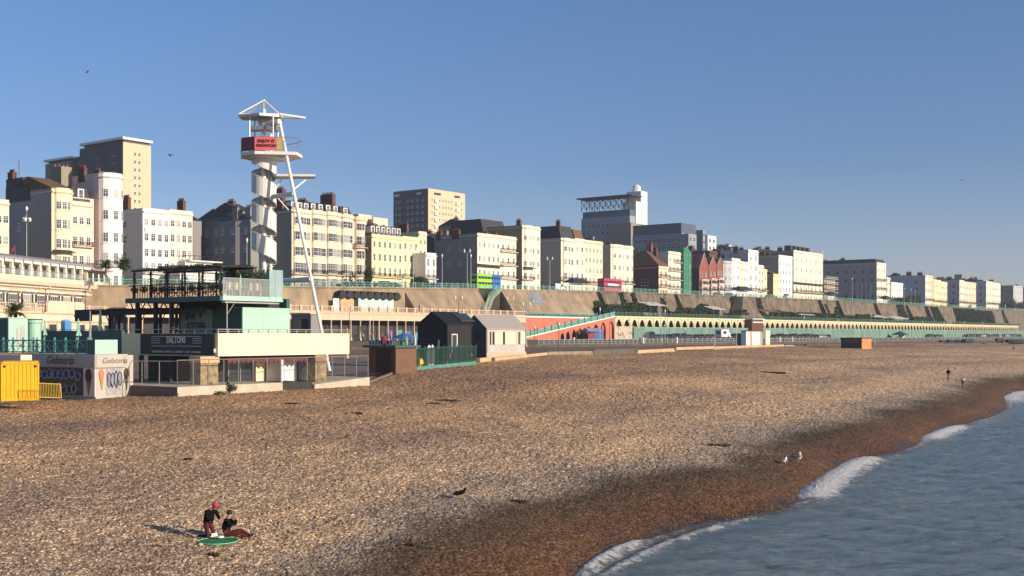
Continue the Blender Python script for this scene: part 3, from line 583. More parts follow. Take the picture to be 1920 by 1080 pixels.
H_('white stepped-down house before the gap in the far terrace',1671,1693,529,wall=WHITE,floors=3,cols=5,**wh)
# far terraces
ft=dict(floors=4,D=30,win=(1.3,1.9),chim=[(.3,.2,3,1,2.0,5),(.3,.7,3,1,2.0,5)],balcony=[(1,0,1)])
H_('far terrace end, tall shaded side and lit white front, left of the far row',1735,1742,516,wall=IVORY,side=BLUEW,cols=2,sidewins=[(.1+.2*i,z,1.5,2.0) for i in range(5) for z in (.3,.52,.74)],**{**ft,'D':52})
H_('peach and cream far house at the end of its terrace',1742,1749,517,wall=PEACH,cols=2,**ft)
H_('far yellowish house stepping down from the peach one',1750,1764,524,wall=YELLOW,cols=4,**{**ft,'D':20})
H_('far pale yellow house with five bays',1764,1776,528,wall=stucco('lemon',(0.76,0.68,0.42)),cols=4,**{**ft,'D':14})
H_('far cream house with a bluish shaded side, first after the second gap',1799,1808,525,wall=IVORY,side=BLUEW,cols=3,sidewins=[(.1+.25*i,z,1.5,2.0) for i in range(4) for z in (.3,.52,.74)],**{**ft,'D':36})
H_('far peach-tinted terrace house right of the cream one',1808,1830,528,wall=PEACH,cols=6,**{**ft,'D':14})
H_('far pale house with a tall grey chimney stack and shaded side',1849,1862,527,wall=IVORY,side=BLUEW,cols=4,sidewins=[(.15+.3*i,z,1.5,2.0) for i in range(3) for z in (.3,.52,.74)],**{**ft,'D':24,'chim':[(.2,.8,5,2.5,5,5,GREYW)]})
H_('far curved crescent house stepping down',1862,1876,530,wall=IVORY,cols=5,**{**ft,'D':14})
for i,(a,b,y_,lab) in enumerate(((1876,1900,535,'shaded grey crescent block at the far right of the skyline'),(1900,1935,537,'last grey crescent house cut by the right edge of the view'))):
    x=S0.fx(b,50); 
    H_(lab,b,b+18,y_,t=48 if i==0 else 60,wall=BLUEW,side=GREYW,cols=3,**{**ft,'D':62 if i==0 else 75,'sidewins':[(.06+.1*i_,z,1.6,2.2) for i_ in range(9) for z in (.3,.52,.74)]})
# ================= towers and hospital inland =================
TWR=mat('tower_render',(0.66,0.50,0.33),.85,.05,.3); TWRD=mat('shaded_tower_panel',(0.115,0.11,0.11),.8,.15,.3); PALEP=mat('pale_panel',(0.27,0.305,0.35),.7,.08,.4); BLUEP=mat('blue_panel',(0.09,0.115,0.15),.5,.15,.4)  # dark tower tone is a shaded counterpart of the sand render
def quadpt(f,px,py,Y): return at(px,py,Y)
def block(label,pxc,pyt,Y,pxl,pxr,zb=8,wall=TWR,name='tower_block',shade=None):
    "corner nearest the camera at pxc; west face to pxl, sea face to pxr"
    c=at(pxc,pyt,Y); f=Frame(c.x,c.y); D=f.fy(pxl,0); W=f.fx(pxr,0); H=c.z-zb
    r=thing(name,label,'building',(c.x,c.y,zb),ANG)
    m=MB(); m.box(0,W,0,D,0,H); 
    m.build('wall',[wall],r); return r,W,D,H,f
# left high-rise
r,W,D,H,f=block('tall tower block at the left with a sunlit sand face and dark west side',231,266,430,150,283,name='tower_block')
m=MB(); m.box(-.5,W+.5,-.5,D*.98,H+1.0,H+1.9); m.box(.6,W-.6,.6,D-2,H,H+1.0,1); m.build('roof_slab',[FRAMEW,TWRD],r)
for i in range(13):
    z=H-4.5-i*2.9
    for a in (.42,.58): put(window_mesh('sash',1.0,1.2,False),'window',r,(W*a,0,z))
    o=MB(); o.box(-.05,.02,.3,1.5,z,z+1.7); o.build('stair_window',GLASS2,r)
    for yy in (.18,.24,.60): put(window_mesh('wide',2.0,1.3,False),'window',r,(0,yy*D,z),-math.pi/2)
sp=MB(); sp.box(-.15,0,0.02,D,0,H-.05); sp.build('west_shade_sheet',TWRD,r)  # dark sheet over the unlit west face, its shade put into the colour
D1=f.fy(150,2); m=MB(); 
mm=MB(); mm.box(5,W+2,D,D+18,0,H-1.5); mm.build('recessed_core',TWRD,r)
for i in range(12):
    o=MB(); o.box(4.4,5,D+.5,D+9,H-5-i*3.0,H-4-i*3.0); o.build('balcony',FRAMEW if i in(3,4,5) else GREYW,r)
y2=f.fy(133,3); y3=f.fy(85,3)
mm=MB(); mm.box(3,W+2,y2,y3,0,H-3); mm.build('rear_wing',[TAUPE],r); mm=MB(); mm.box(2.5,W+3,y2-.5,y3+.4,H-2.2,H-1.4); mm.box(4,W,y2+.5,y3-.8,H-3,H-2.2,1); mm.build('rear_roof_slab',[FRAMEW,TWRD],r)
for i in range(12):
    for q in (.2,.7): put(window_mesh('wide',2.2,1.3,False),'window',r,(3,y2+(y3-y2)*q,H-7-i*3),-math.pi/2)
# middle block
r,W,D,H,f=block('square sand-coloured tower block in the middle of the skyline',803,354,560,738,872,zb=10)
sp=MB(); sp.box(-.15,0,.02,D,0,H+.1); sp.build('west_shade_sheet',TWRD,r)  # west face painted dark here too, for its shade
m=MB(); m.box(.3,W-.3,.3,D-.3,H,H+.3); m.build('roof_slab',TWR,r)
for i in range(7):
    z=H-5.5-i*3.1
    for a in (.10,.30,.39,.47,.55,.63,.90): put(window_mesh('sash',.9,1.2,False),'window',r,(W*a,0,z))
    for a in (.2,.78): 
        o=MB(); o.box(W*a-1.3,W*a+1.3,-.8,.02,z-.6,z+1.0); o.build('balcony',FRAMEW,r)
    for a in (.15,.3,.45,.58,.82,.92): put(window_mesh('sash',1.1,1.3,False),'window',r,(-.15,D*a,z),-math.pi/2)
for a,b in ((.15,.33),(.7,.85)): o=MB(); o.box(W*a,W*b,-.06,.02,H-2.4,H-1.3); o.build('roof_window_strip',GLASS,r)
for a,b in ((.2,.32),(.82,.98)): o=MB(); o.box(-.22,-.1,D*a,D*b,H-2.4,H-1.3); o.build('roof_window_strip',FRAMEW,r)
# peach blocks behind the cream terrace
r,W,D,H,f=block('flat-roofed peach block showing above the cream bow-fronted terrace',672,401,340,655,697,name='rear_block',wall=PEACH)
[put(window_mesh('sash',1.2,1.2,False),'window',r,(W*a,0,H-3)) for a in (.2,.7)]
r,W,D,H,f=block('lower peach block behind the yellow terrace dormers',700,407,342,697,727,name='rear_block',wall=PEACH)
[put(window_mesh('sash',1.2,1.2,False),'window',r,(W*a,0,H-3)) for a in (.2,.7)]
# hospital
r,W,D,H,f=block('grey-blue hospital block with an open steel helideck frame on its roof',1181,404,620,1090,1212,zb=14,wall=PALEP,name='hospital')
for i in range(4):
    z=H-5.6-i*4.0
    for j in range(9): o=window_mesh('sash',2.1,2.0,False); put(o,'window',r,(0,D*(.06+.1*j+.08),z),-math.pi/2)
o=MB(); o.box(-.3,W*.4,-.5,D*.32,H-9,H-4.4); o.build('dark_glass_bay',BLUEP,r)
o=MB(); o.box(0,W,0,D*.97,H,H+3.4); o.build('plant_floor',BLUEP,r)
zt=H+11.2
for j in range(10):
    st=MB(); st.tube((0,D*j/9,zt-1.4),(8,D*j/9,zt-1.4),.12,4)
    y=D*j/9; st.tube((0,y,H+3.4),(0,y,zt-1.2),.16,4); st.tube((8,y,H+3.4),(8,y,zt-1.2),.16,4)
    if j<9:
        st.tube((0,y,H+4.5),(0,y+D/9,zt-1.5),.2,4); st.tube((0,y+D/9,H+4.5),(0,y,zt-1.5),.2,4); st.tube((8,y,H+4.5),(8,y+D/9,zt-1.5),.14,4)
    st.build('steel_frame',BLUEP,r)

o=MB(); o.box(-1,W*.6,-1.5,D+2.5,zt-.7,zt); o.build('helideck',SLATE,r)
fx=f.fx(1212,0); m=MB(); a=f.fx(1191,0)
m.box(a,a+2.2*(f.fx(1200,0)-a)/2,-.5,8,H-4,H+8); m.box(f.fx(1200,0),f.fx(1212,0),-.6,8.5,H-6,H+14); m.lathe([(2.4,H+14),(2.2,H+17),(.3,H+18.2)],((f.fx(1200,0)+f.fx(1212,0))/2,4,0),8); m.build('lift_tower',WHITE,r)
r,W,D,H,f=block('brown brick hospital wing below the helideck',1183,417,600,1142,1240,zb=14,wall=TAUPE,name='hospital_wing')
r,W,D,H,f=block('long pale hospital wing with a dark blue-grey upper floor and grid of windows',1278,437,560,1186,1306,zb=14,wall=PALEP,name='hospital_wing')
o=MB(); o.box(0.4,W,0.4,D*1.0,H,H+5.0); o.build('upper_floor',BLUEP,r)
for i in range(3):
    for j in range(10): put(window_mesh('wide',2.2,2.0,False),'window',r,(0,D*(.06+.095*j),H-4.2-i*4.0),-math.pi/2)
for lab,c_,yt,Y,l_,rr_ in (('pale clinic block beside the hospital wing',1291,438,540,1278,1306),('small white clinic block with square windows',1327,441,560,1322,1343),('blue-grey glazed stair block',1318,431,575,1305,1322),('white square block lowest of the clinic cluster',1358,458,600,1344,1371)):
    r,W,D,H,f=block(lab,c_,yt,Y,l_,rr_,zb=14,wall=WHITE if 'white' in lab else PALEP,name='clinic_block')
    for i in range(3):
        for a in (.25,.7): put(window_mesh('sash',1.8,1.8,False),'window',r,(W*a,0,H-3.4-i*3.6))
# rear roofs filling the skyline between the fronts
rears=[(362,378,402,60),(432,462,397,62),(1010,1050,431,56),(1128,1146,450,55),(1187,1232,476,64),(1300,1322,466,58),(1366,1402,470,58),(1376,1398,463,70),(1436,1452,470,60),(1440,1470,468,66),(1560,1640,492,90),(1690,1735,518,80),(1776,1800,524,80),(1836,1850,524,70),(820,880,440,56),(872,890,414,110),(455,478,385,58)]
for i,(a,b,y_,t_) in enumerate(rears):
    x0=S0.fx(a,t_); xw=S0.fx(b,t_)-x0; zb=zU(x0)-.3; H=S0.z(y_,x0,t_)-zb
    r=thing('rear_house','rear house roof with chimneys '+['behind the dark side-street house','left of the spiral tower','behind the hotel with a curved roof','behind the slim bow-fronted house','above the brick hotel roof','behind the red brick gables','behind the white houses','highest behind the white houses','behind the white corner tower','behind the white hotel wing','behind the wide grey wall','at the first gap of the far row','at the second gap of the far row','by the far grey chimney stack','behind the cream hotel with the blank wall','right of the middle tower block','with a brown stack beside the spiral tower'][i],'house',S0.w(x0,t_,zb),ANG,'rear roofs of the town')
    wl=[GREYW,DKBRICK,SLATE,TAUPE][i%4]; m=MB(); m.box(0,xw,0,14,0,H-1.5); m.build('wall',wl,r)
    m=MB(); m.add([(-.2,-.2,H-1.5),(xw+.2,-.2,H-1.5),(xw+.2,7,H+1.2),(-.2,7,H+1.2),(xw+.2,14,H-1.5),(-.2,14,H-1.5)],[(0,1,2,3),(3,2,4,5),(0,3,5),(1,4,2),(0,5,4,1)]); ro=m.build('roof',SLATE,r)
    nch=max(1,min(5,int(xw/7)))
    for j in range(nch): chimney(ro,(j+.5)/nch*xw,7,H,2.4,1.0,1.6+.5*(j%2),5,GREYW if (i+j)%2 else DKBRICK)
# ================= foliage helper =================
def leaves(m_,blobs,n,size,rnd,flat=1.0):
    tot=sum(b[3]*b[4]*b[5] for b in blobs)
    for (cx,cy,cz,rx,ry,rz_) in blobs:
        k=max(4,int(n*rx*ry*rz_/tot))
        for _ in range(k):
            u=Vector((rnd.gauss(0,1),rnd.gauss(0,1),rnd.gauss(0,1))).normalized()*(rnd.random()**.4)
            p=Vector((cx+u.x*rx,cy+u.y*ry,cz+u.z*rz_)); a=Vector((rnd.uniform(-1,1),rnd.uniform(-1,1),rnd.uniform(-1,1))).normalized(); b=a.orthogonal().normalized(); s_=size*rnd.uniform(.6,1.3)
            m_.add([p+a*s_,p+b*s_*.6,p-a*s_,p-b*s_*.6],[(0,1,2,3)])
def plant(label,loc,blobs,n,size,name='shrub',cat='shrub',group=None,m=GREEN,kind=None,rz=0,stem=True):
    rnd=random.Random(label+str(loc)); 
    if kind: 
        q=MB(); leaves(q,blobs,n,size,rnd); return q.build(name,m,None,loc,rz,kind=kind)
    r=thing(name,label,cat,loc,rz,group); q=MB(); leaves(q,blobs,n,size,rnd); q.build('foliage',m,r)
    if stem:
        q=MB(); b=blobs[0]; q.tube((b[0],b[1],0),(b[0],b[1],b[2]),.12,5,0,.05); q.build('stem',TAN,r)
    return r
# ================= cliff wall =================
def wall_run(label,pa,pb,prof,m=CONC,step=25,name='retaining_wall'):
    xs=[S0.fx(pa+(pb-pa)*i/max(1,int(abs(pb-pa)/step)),TW) for i in range(max(1,int(abs(pb-pa)/step))+1)]
    mb=MB(); n=None
    for x in xs:
        P_=prof(x); n=len(P_)
        for y,z in P_: w_=S0.w(x,y,z); mb.v.append(tuple(w_))
    for i in range(len(xs)-1):
        for j in range(n): mb.f.append((i*n+j,i*n+(j+1)%n,(i+1)*n+(j+1)%n,(i+1)*n+j)); mb.m.append(0)
    mb.f.append(tuple(range(n))); mb.m.append(0); mb.f.append(tuple(range((len(xs)-1)*n,len(xs)*n))[::-1]); mb.m.append(0)
    return mb.build(name,m,label=label,cat='wall',group='cliff retaining wall')
steep=lambda x:[(10.0,-2),(10.6,zU(x)-.35),(10.3,zU(x)-.3),(10.3,zU(x)),(13,zU(x)),(13,-2)]
slope=lambda x:[(5.0,-2),(6.4,5.2),(11.2,zU(x)-.5),(11.0,zU(x)-.45),(11.0,zU(x)),(13,zU(x)),(13,-2)]
wall_run('stained concrete retaining wall behind the stone balustrade and scalloped awnings',-300,751,steep)
wall_run('sloping concrete cliff wall left of the dark stair recess',752,892,slope)
wall_run('dark recessed wall behind the turquoise stair',892,936,lambda x:[(11.4,-2),(11.6,zU(x)),(13,zU(x)),(13,-2)],m=mat('dark_recess',(0.05,0.05,0.035),.9,.4,.5))  # recess wall in one dark mottled tone
wall_run('long sloping cliff wall above the red wall and the arched terrace',936,1112,slope)
steepR=lambda x:[(5.0,-2),(8.4,5.2),(11.2,zU(x)-.5),(11.0,zU(x)-.45),(11.0,zU(x)),(13,zU(x)),(13,-2)]
wall_run('darker stained long cliff wall with ivy above the arched terrace',1112,2080,steepR,m=CONC2)
def cliff_y(x,z):  # seaward face of the slope at height z
    zt=zU(x)-.5; b_=8.4 if x>S0.fx(1112,TW) else 6.4; return b_+(11.2-b_)*(z-5.2)/(zt-5.2)
for i,(px,wd,dp,lab) in enumerate(((1131,1.2,1.6,'above the end of the red wall'),(1275,1.2,1.6,'right of the white awning'),(1543,1.6,2.0,'below the tall cream hotel'),(1576,1.6,2.2,'below the low scaffolded house'),(1646,1.8,2.2,'below the wide grey wall'),(1706,1.5,2.0,'below the first gap of the far row'),(1741,2.5,3.2,'beside the dark ivy'),(1884,1.8,2.2,'at the far right of the cliff'))):
    x=S0.fx(px,9); zt=zU(x)-.2; m_=MB(); m_.hexa([(x,5.6,5.2),(x+wd,5.6,5.2),(x+wd,9,5.2),(x,9,5.2)],[(x,10.9-dp*.45,zt),(x+wd,10.9-dp*.45,zt),(x+wd,12,zt),(x,12,zt)]); m_.build('buttress',CONC2,None,S0.w(0,0,0),ANG,label='sloping concrete buttress '+lab,cat='buttress',group='buttresses of the cliff wall')
# ivy and hedges on the cliff: nobody could count the leaves
rnd=random.Random(5)
def ivy(pa,pb,za,zb,n,size=.5,y=None,name='ivy',taper=0):
    q=MB()
    for _ in range(int(n*2.2)):
        t=rnd.random(); zz=za+(zb-za)*(rnd.random()**1.2); x=S0.fx(pa+(pb-pa)*t,8)
        if taper and abs(t-.5)*2>1-taper*(zz-za)/(zb-za): continue
        if rnd.random()<.15*math.sin(t*17+zz*1.3)**2: continue
        yy=(cliff_y(x,zz) if y is None else y)-rnd.uniform(.05,.7); p=S0.w(x,yy,zz)
        a=Vector((rnd.uniform(-1,1),rnd.uniform(-1,1),rnd.uniform(-1,1))).normalized(); b=a.orthogonal().normalized(); s_=size*rnd.uniform(.6,1.4); q.add([p+a*s_,p+b*s_*.7,p-a*s_,p-b*s_*.7],[(0,1,2,3)])
    q.build(name,GREEN,kind='stuff')
[ivy(a,b,5.5,7.8+.6*(a%3),int((b-a)*16),.55,y=4.7,name='shrubbery') for a,b in ((1112,1204),(1250,1330),(1356,1386),(1426,1640),(1700,1738))]; ivy(1108,1150,5.3,10.2,900,.55,taper=.6); ivy(1150,1215,5.3,9.8,1700,.55,y=5.2); ivy(1176,1182,6,13.5,140,.5); ivy(1198,1204,7,13.5,120,.5); ivy(1245,1262,5.3,12.5,150,.5,taper=.6)
ivy(1262,1300,5.3,8.8,900,.5,y=5.2); ivy(1290,1362,5.3,10.8,2000,.6,taper=.85); ivy(1362,1385,5.3,9,600,.6,y=5.2); ivy(1380,1396,6,14.5,260,.5,taper=.3); ivy(1428,1440,6,14,260,.5,taper=.4); ivy(1430,1560,5.4,8.8,2600,.65,y=5.0); ivy(1455,1475,6.5,9.5,200,.6,taper=.6)
ivy(1552,1560,6,13,200,.6); ivy(1566,1590,5.5,12,500,.6,taper=.7); ivy(1590,1625,5.4,9,800,.6,y=5); ivy(1690,1706,9,15,300,.6,taper=.3); ivy(1742,1775,5.5,14.8,2000,.7,taper=.55); ivy(1797,1835,5.5,14.8,2600,.7); ivy(1838,1868,5.5,14.3,2200,.7); ivy(1620,1742,5.4,6.8,900,.6,y=5); ivy(1775,1900,5.4,6.8,900,.6,y=5)
q=MB(); xg=S0.fx(1003,8); xh=S0.fx(1026,8); q.hexa([(xg,cliff_y(xg,9)-.12,9.0),(xh,cliff_y(xh,9)-.12,9.0),(xh,cliff_y(xh,9)+.3,9.0),(xg,cliff_y(xg,9)+.3,9.0)],[(xg,cliff_y(xg,12)-.12,12.0),(xh,cliff_y(xh,12)-.12,12.0),(xh,cliff_y(xh,12)+.3,12),(xg,cliff_y(xg,12)+.3,12)]); q.build('painted_panel',mat('blue_grey_mural',(0.30,0.33,0.38),.8,.6,1.2,col2=(.10,.11,.13)),None,S0.w(0,0,0),ANG,label='faded blue-grey painted panel on the sloping cliff wall above the red wall',cat='mural')
# ================= railings =================
def railing(label,pts,h=1.15,step=2.4,m=TURQ,lattice=True,name='railing',cat='railing',group=None,post_r=.07,mid=True,maxposts=96,panel=None):
    "pts: world points along the base"
    o0=pts[0]; r=thing(name,label,cat,o0,0,group); rails=MB(); lat=MB(); pp=[Vector(p)-Vector(o0) for p in pts]; posts=[]
    for a,b in zip(pp,pp[1:]):
        L=(b-a).length; n=max(1,round(L/step)); up=Vector((0,0,h))
        rails.tube(a+up,b+up,.05,4); rails.tube(a+Vector((0,0,.12)),b+Vector((0,0,.12)),.035,4)
        if mid: rails.tube(a+up*.55,b+up*.55,.03,4)
        for i in range(n+ (b is pp[-1])):
            posts.append(a+(b-a)*(i/n))
        if lattice:
            k=max(1,int(L/1.2))
            for i in range(k):
                p=a+(b-a)*(i/k); q=a+(b-a)*((i+1)/k); lat.tube(p+Vector((0,0,.12)),q+up,.03,3); lat.tube(p+up,q+Vector((0,0,.12)),.03,3)
    rails.build('rails',m,r)
    if lattice: lat.build('lattice',m,r)
    if panel: 
        pm_=MB(); 
        for a,b in zip(pp,pp[1:]): pm_.add([a+Vector((0,0,.1)),b+Vector((0,0,.1)),b+Vector((0,0,h-.05)),a+Vector((0,0,h-.05))],[(0,1,2,3)])
        pm_.build('panel',panel,r)
    pm2=MB(); pm2.box(-post_r,post_r,-post_r,post_r,0,h+.1); pm2.lathe([(post_r*1.2,h+.1),(post_r*1.2,h+.2),(.02,h+.28)],n=6); me=pm2.mesh('post',m)
    for p in posts[:maxposts]: put(me,'post',r,p)
    if len(posts)>maxposts:
        pm3=MB()
        for p in posts[maxposts:]: pm3.box(p.x-post_r,p.x+post_r,p.y-post_r,p.y+post_r,p.z,p.z+h+.1)
        pm3.build('post',m,r)['kind']='stuff'
    return r
def top_pts(pa,pb,step=40,t=11.2):
    k=max(1,int((pb-pa)/step)); return [S0.w(S0.fx(pa+(pb-pa)*i/k,t),t,zU(S0.fx(pa+(pb-pa)*i/k,t))) for i in range(k+1)]
railing('turquoise lattice railing on the cliff top left of the stair recess',top_pts(-60,930),group='seafront railings')
railing('turquoise lattice railing on the cliff top from the stair recess to the wide grey wall',top_pts(937,1640),group='seafront railings',step=3)
railing('turquoise railing on the far end of the cliff top',top_pts(1642,1980),group='seafront railings',step=5,lattice=True)
# stair with turquoise rail in the recess
rs=thing('cliff_stair','turquoise railed stair descending the dark recess of the cliff wall','stair',S0.w(0,0,0),ANG)
A=(S0.fx(934,10.4),10.4,zU(S0.fx(934,10))); x2=S0.fx(917,9); Bp=(x2,9,S0.z(559,x2,9)); x3=S0.fx(906,6); Cp=(x3,6,5.3)
m_=MB(); 
for a,b in ((A,Bp),(Bp,Cp)): m_.hexa([(a[0]-.1,a[1],a[2]-.3),(a[0]+2,a[1],a[2]-.3),(b[0]+2,b[1],b[2]-.3),(b[0]-.1,b[1],b[2]-.3)],[(a[0]-.1,a[1],a[2]),(a[0]+2,a[1],a[2]),(b[0]+2,b[1],b[2]),(b[0]-.1,b[1],b[2])])
m_.build('flight',CONC,rs)
m_=MB()
for a,b in ((A,Bp),(Bp,Cp)):
    for o in (0,2.0):
        for hh in (.2,.6,1.1): m_.tube((a[0]+o,a[1],a[2]+hh),(b[0]+o,b[1],b[2]+hh),.06,4)
        for i in range(6): t=i/5; x,y,z=[a[k]+(b[k]-a[k])*t for k in range(3)]; m_.tube((x+o,y,z),(x+o,y,z+1.1),.05,4)
m_.build('handrail',TURQ,rs)
# ================= stone deck with colonnade =================
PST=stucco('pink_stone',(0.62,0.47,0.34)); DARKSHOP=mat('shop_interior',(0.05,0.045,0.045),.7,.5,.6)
xa,xb=S0.fx(236,2),S0.fx(985,2); DK=5.2
col=thing('colonnade','pinkish stone colonnade with a balustraded deck and shops between slim columns','colonnade',S0.w(xa,2,0),ANG); Lc=xb-xa
m_=MB(); m_.box(0,Lc,0,9,DK-.25,DK); m_.build('deck',PST,col)
m_=MB(); m_.box(0,Lc,-.15,.25,DK-1.9,DK-.25); m_.box(0,Lc,-.35,-.15,DK-.45,DK-.2); m_.box(0,Lc,-.28,-.15,DK-1.9,DK-1.7); m_.build('fascia',PST,col)
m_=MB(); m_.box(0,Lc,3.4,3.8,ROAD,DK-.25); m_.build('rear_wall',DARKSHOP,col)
bal=MB(); nb=int(Lc/.42); bal.box(0,Lc,-.12,.12,DK,DK+.14); bal.box(0,Lc,-.14,.14,DK+1.0,DK+1.16)
for i in range(nb): bal.lathe([(.05,DK+.14),(.10,DK+.4),(.05,DK+.85),(.06,DK+1.0)],(i*.42+.2,0,0),5)
bal.build('balustrade',PST,col)
pm_=MB(); pm_.box(-.28,.28,-.22,.22,DK,DK+1.3); me=pm_.mesh('pier',[PST]); cm=MB(); cm.box(-.22,.22,-.22,.22,ROAD,ROAD+.5); cm.lathe([(.17,ROAD+.5),(.13,DK-2.3),(.22,DK-2.1),(.25,DK-1.9)],n=8); cme=cm.mesh('column',[PST])
n_=int(Lc/3.05)
for i in range(min(n_,95)): put(me,'pier',col,(i*3.05+.6,0,0)); put(cme,'column',col,(i*3.05+.6,.1,0))
shopc=[('blue_shopfront',(0.10,0.15,0.40)),('white_shopfront',(0.8,0.78,0.72)),('cream_shopfront',(0.75,0.64,0.45)),('purple_shopfront',(0.12,0.06,0.25)),('red_shopfront',(0.4,0.08,0.06)),('teal_shopfront',(0.1,0.3,0.3))]
rnd=random.Random(9)
for i in range(n_):
    if i<24: continue
    c_=shopc[rnd.randrange(6)]; o=MB(); z0=ROAD+(0.0 if rnd.random()<.6 else .9); o.box(i*3.05+.9,i*3.05+.9+rnd.uniform(1.2,2.5),3.1,3.4,z0,z0+rnd.uniform(1.2,2.6)); o.build('shopfront',mat(c_[0],c_[1],.6,.3,1.5),col)
# scalloped awnings, mint kiosk front, white panel on the deck
aw=thing('scalloped_awning','row of dark scalloped awnings on the deck below the cliff wall','awning',S0.w(S0.fx(637,8.3),8.3,0),ANG)
La=S0.fx(752,8.3)-S0.fx(637,8.3); na=9
for i in range(na):
    q=MB(); n=8; w_=La/na; pts=[(w_*(.5+.48*math.cos(math.pi*k/n)),9.2+1.4*math.sin(math.pi*k/n)) for k in range(n+1)]
    q.extr([(w_*i+x,z-.3) for x,z in pts]+[(w_*i+w_*.02,8.9),(w_*i+w_*.5,8.3),(w_*i+w_*.98,8.9)],0,1.6); q.build('canopy',BLACK,aw)
mk_=thing('mint_shopfront','mint green boarded shopfront under the scalloped awnings','shopfront',S0.w(S0.fx(672,8.9),8.9,DK),ANG); Lm=S0.fx(738,8.9)-S0.fx(672,8.9)
q=MB(); q.box(0,Lm,0,1,0,3.7); q.build('boards',mat('pale_mint',(0.45,0.66,0.58),.7,.15,.8),mk_); q=MB(); q.box(-1.2,-.05,.0,.5,0,3.7); q.build('door',BLACK,mk_)
q=MB(); q.box(0,S0.fx(636,9)-S0.fx(625,9),0,.1,0,3.2); q.build('white_board',WPAINT,None,S0.w(S0.fx(625,9),9,DK),ANG,label='white panel standing on the deck left of the scalloped awnings',cat='panel')
q=MB(); q.box(0,S0.fx(671,9.1)-S0.fx(640,9.1),0,.8,0,3.4); q.build('rubble_screen',TAN,None,S0.w(S0.fx(638,9.1),9.1,DK),ANG,label='pale rough stone screen between white panel and mint shopfront',cat='screen')
# ================= red wall and ramp =================
REDW=mat('red_render',(0.50,0.16,0.10),.8,.12,.4)
xa,xb=S0.fx(965,2),S0.fx(1152,2); rw=thing('red_wall','big salmon red rendered wall under a white coping and hedge','wall',S0.w(xa,2,0),ANG); Lr=xb-xa
q=MB(); q.box(0,Lr,0,4,ROAD,4.75); q.build('wall_face',REDW,rw); q=MB(); q.box(0,Lr,-.15,3.3,4.75,5.1); q.build('coping',WPAINT,rw)
railing('green railing with hedge above the red wall',[S0.w(S0.fx(965,2.3),2.3,5.1),S0.w(S0.fx(1120,2.3),2.3,5.1)],m=TURQ,step=2,group='seafront railings')
q=MB(); leaves(q,[(i*1.6,2.9,5.5,1.1,.5,.45) for i in range(int(Lr/1.6))],2600,.16,random.Random(2)); q.build('hedge',GREEN,None,S0.w(xa,0,0),ANG,label='low clipped hedge along the top of the red wall',cat='hedge')
T_=-2.0; xa=S0.fx(980,T_); xb=S0.fx(1153,T_); rp_=thing('ramp','red arched ramp with a turquoise balustrade climbing to the deck','ramp',S0.w(xa,T_,0),ANG); L_=xb-xa
z_a=S0.z(635,xa,T_); z_b=S0.z(594,xb,T_)
def ztop(x): return z_a+(z_b-z_a)*x/L_
arx=[]
for p_,yt_,wp in ((1054.5,624,7),(1065,621,7),(1076.5,618,8),(1088,616,9),(1104,612,10),(1117.5,608,10),(1131,604.5,10),(1146,602,11)):
    x=S0.fx(p_,T_)-xa; arx.append((x,S0.z(yt_,x+xa,T_),(S0.fx(p_+wp/2,T_)-S0.fx(p_-wp/2,T_))))
def arch_wall(mb,x0,x1,ztopf,zb,arches,y0,y1,m=0,seg=8):
    "front slab with arched openings, made of strips"
    cur=x0
    for (xc,zt,w_) in arches:
        a,b=xc-w_/2,xc+w_/2
        mb.hexa([(cur,y0,zb),(a,y0,zb),(a,y1,zb),(cur,y1,zb)],[(cur,y0,ztopf(cur)),(a,y0,ztopf(a)),(a,y1,ztopf(a)),(cur,y1,ztopf(cur))],m)
        for i in range(seg):
            xa_=a+w_*i/seg; xb_=a+w_*(i+1)/seg; hf=w_/2*1.35; og=lambda xx:zt-hf+hf*max(0,1-(abs(xx-xc)/(w_/2))**1.6)**.7; za=og(xa_); zb_=og(xb_)
            mb.hexa([(xa_,y0,za),(xb_,y0,zb_),(xb_,y1,zb_),(xa_,y1,za)],[(xa_,y0,ztopf(xa_)),(xb_,y0,ztopf(xb_)),(xb_,y1,ztopf(xb_)),(xa_,y1,ztopf(xa_))],m)
        cur=b
    mb.hexa([(cur,y0,zb),(x1,y0,zb),(x1,y1,zb),(cur,y1,zb)],[(cur,y0,ztopf(cur)),(x1,y0,ztopf(x1)),(x1,y1,ztopf(x1)),(cur,y1,ztopf(cur))],m)
q=MB(); arch_wall(q,0,L_,ztop,ROAD,arx,0,.6); q.build('arched_wall',REDW,rp_)
q=MB(); q.hexa([(0,-.2,ztop(0)),(L_,-.2,ztop(L_)),(L_,3.8,ztop(L_)),(0,3.8,ztop(0))],[(0,-.2,ztop(0)+.3),(L_,-.2,ztop(L_)+.3),(L_,3.8,ztop(L_)+.3),(0,3.8,ztop(0)+.3)]); q.build('ramp_slab',WPAINT,rp_)
q=MB(); q.box(10,L_,3.0,3.6,ROAD,1.5); q.build('inner_wall',DKBRICK,rp_)
q=MB(); q.hexa([(0,-.1,ztop(0)+.3),(L_,-.1,ztop(L_)+.3),(L_,.0,ztop(L_)+.3),(0,.0,ztop(0)+.3)],[(0,-.1,ztop(0)+1.35),(L_,-.1,ztop(L_)+1.35),(L_,.0,ztop(L_)+1.35),(0,.0,ztop(0)+1.35)]); q.build('balustrade_panel',mat('weathered_turquoise',(0.13,0.30,0.25),.7,.35,1.2),rp_)
q=MB(); q.tube((0,-.05,ztop(0)+1.45),(L_,-.05,ztop(L_)+1.45),.09,4); q.build('handrail',TURQ,rp_)
pm_=MB(); pm_.box(-.12,.12,-.2,.05,0,1.5); me=pm_.mesh('post',[TURQD])
for i in range(15): x=L_*i/14; put(me,'post',rp_,(x,0,ztop(x)+.3))
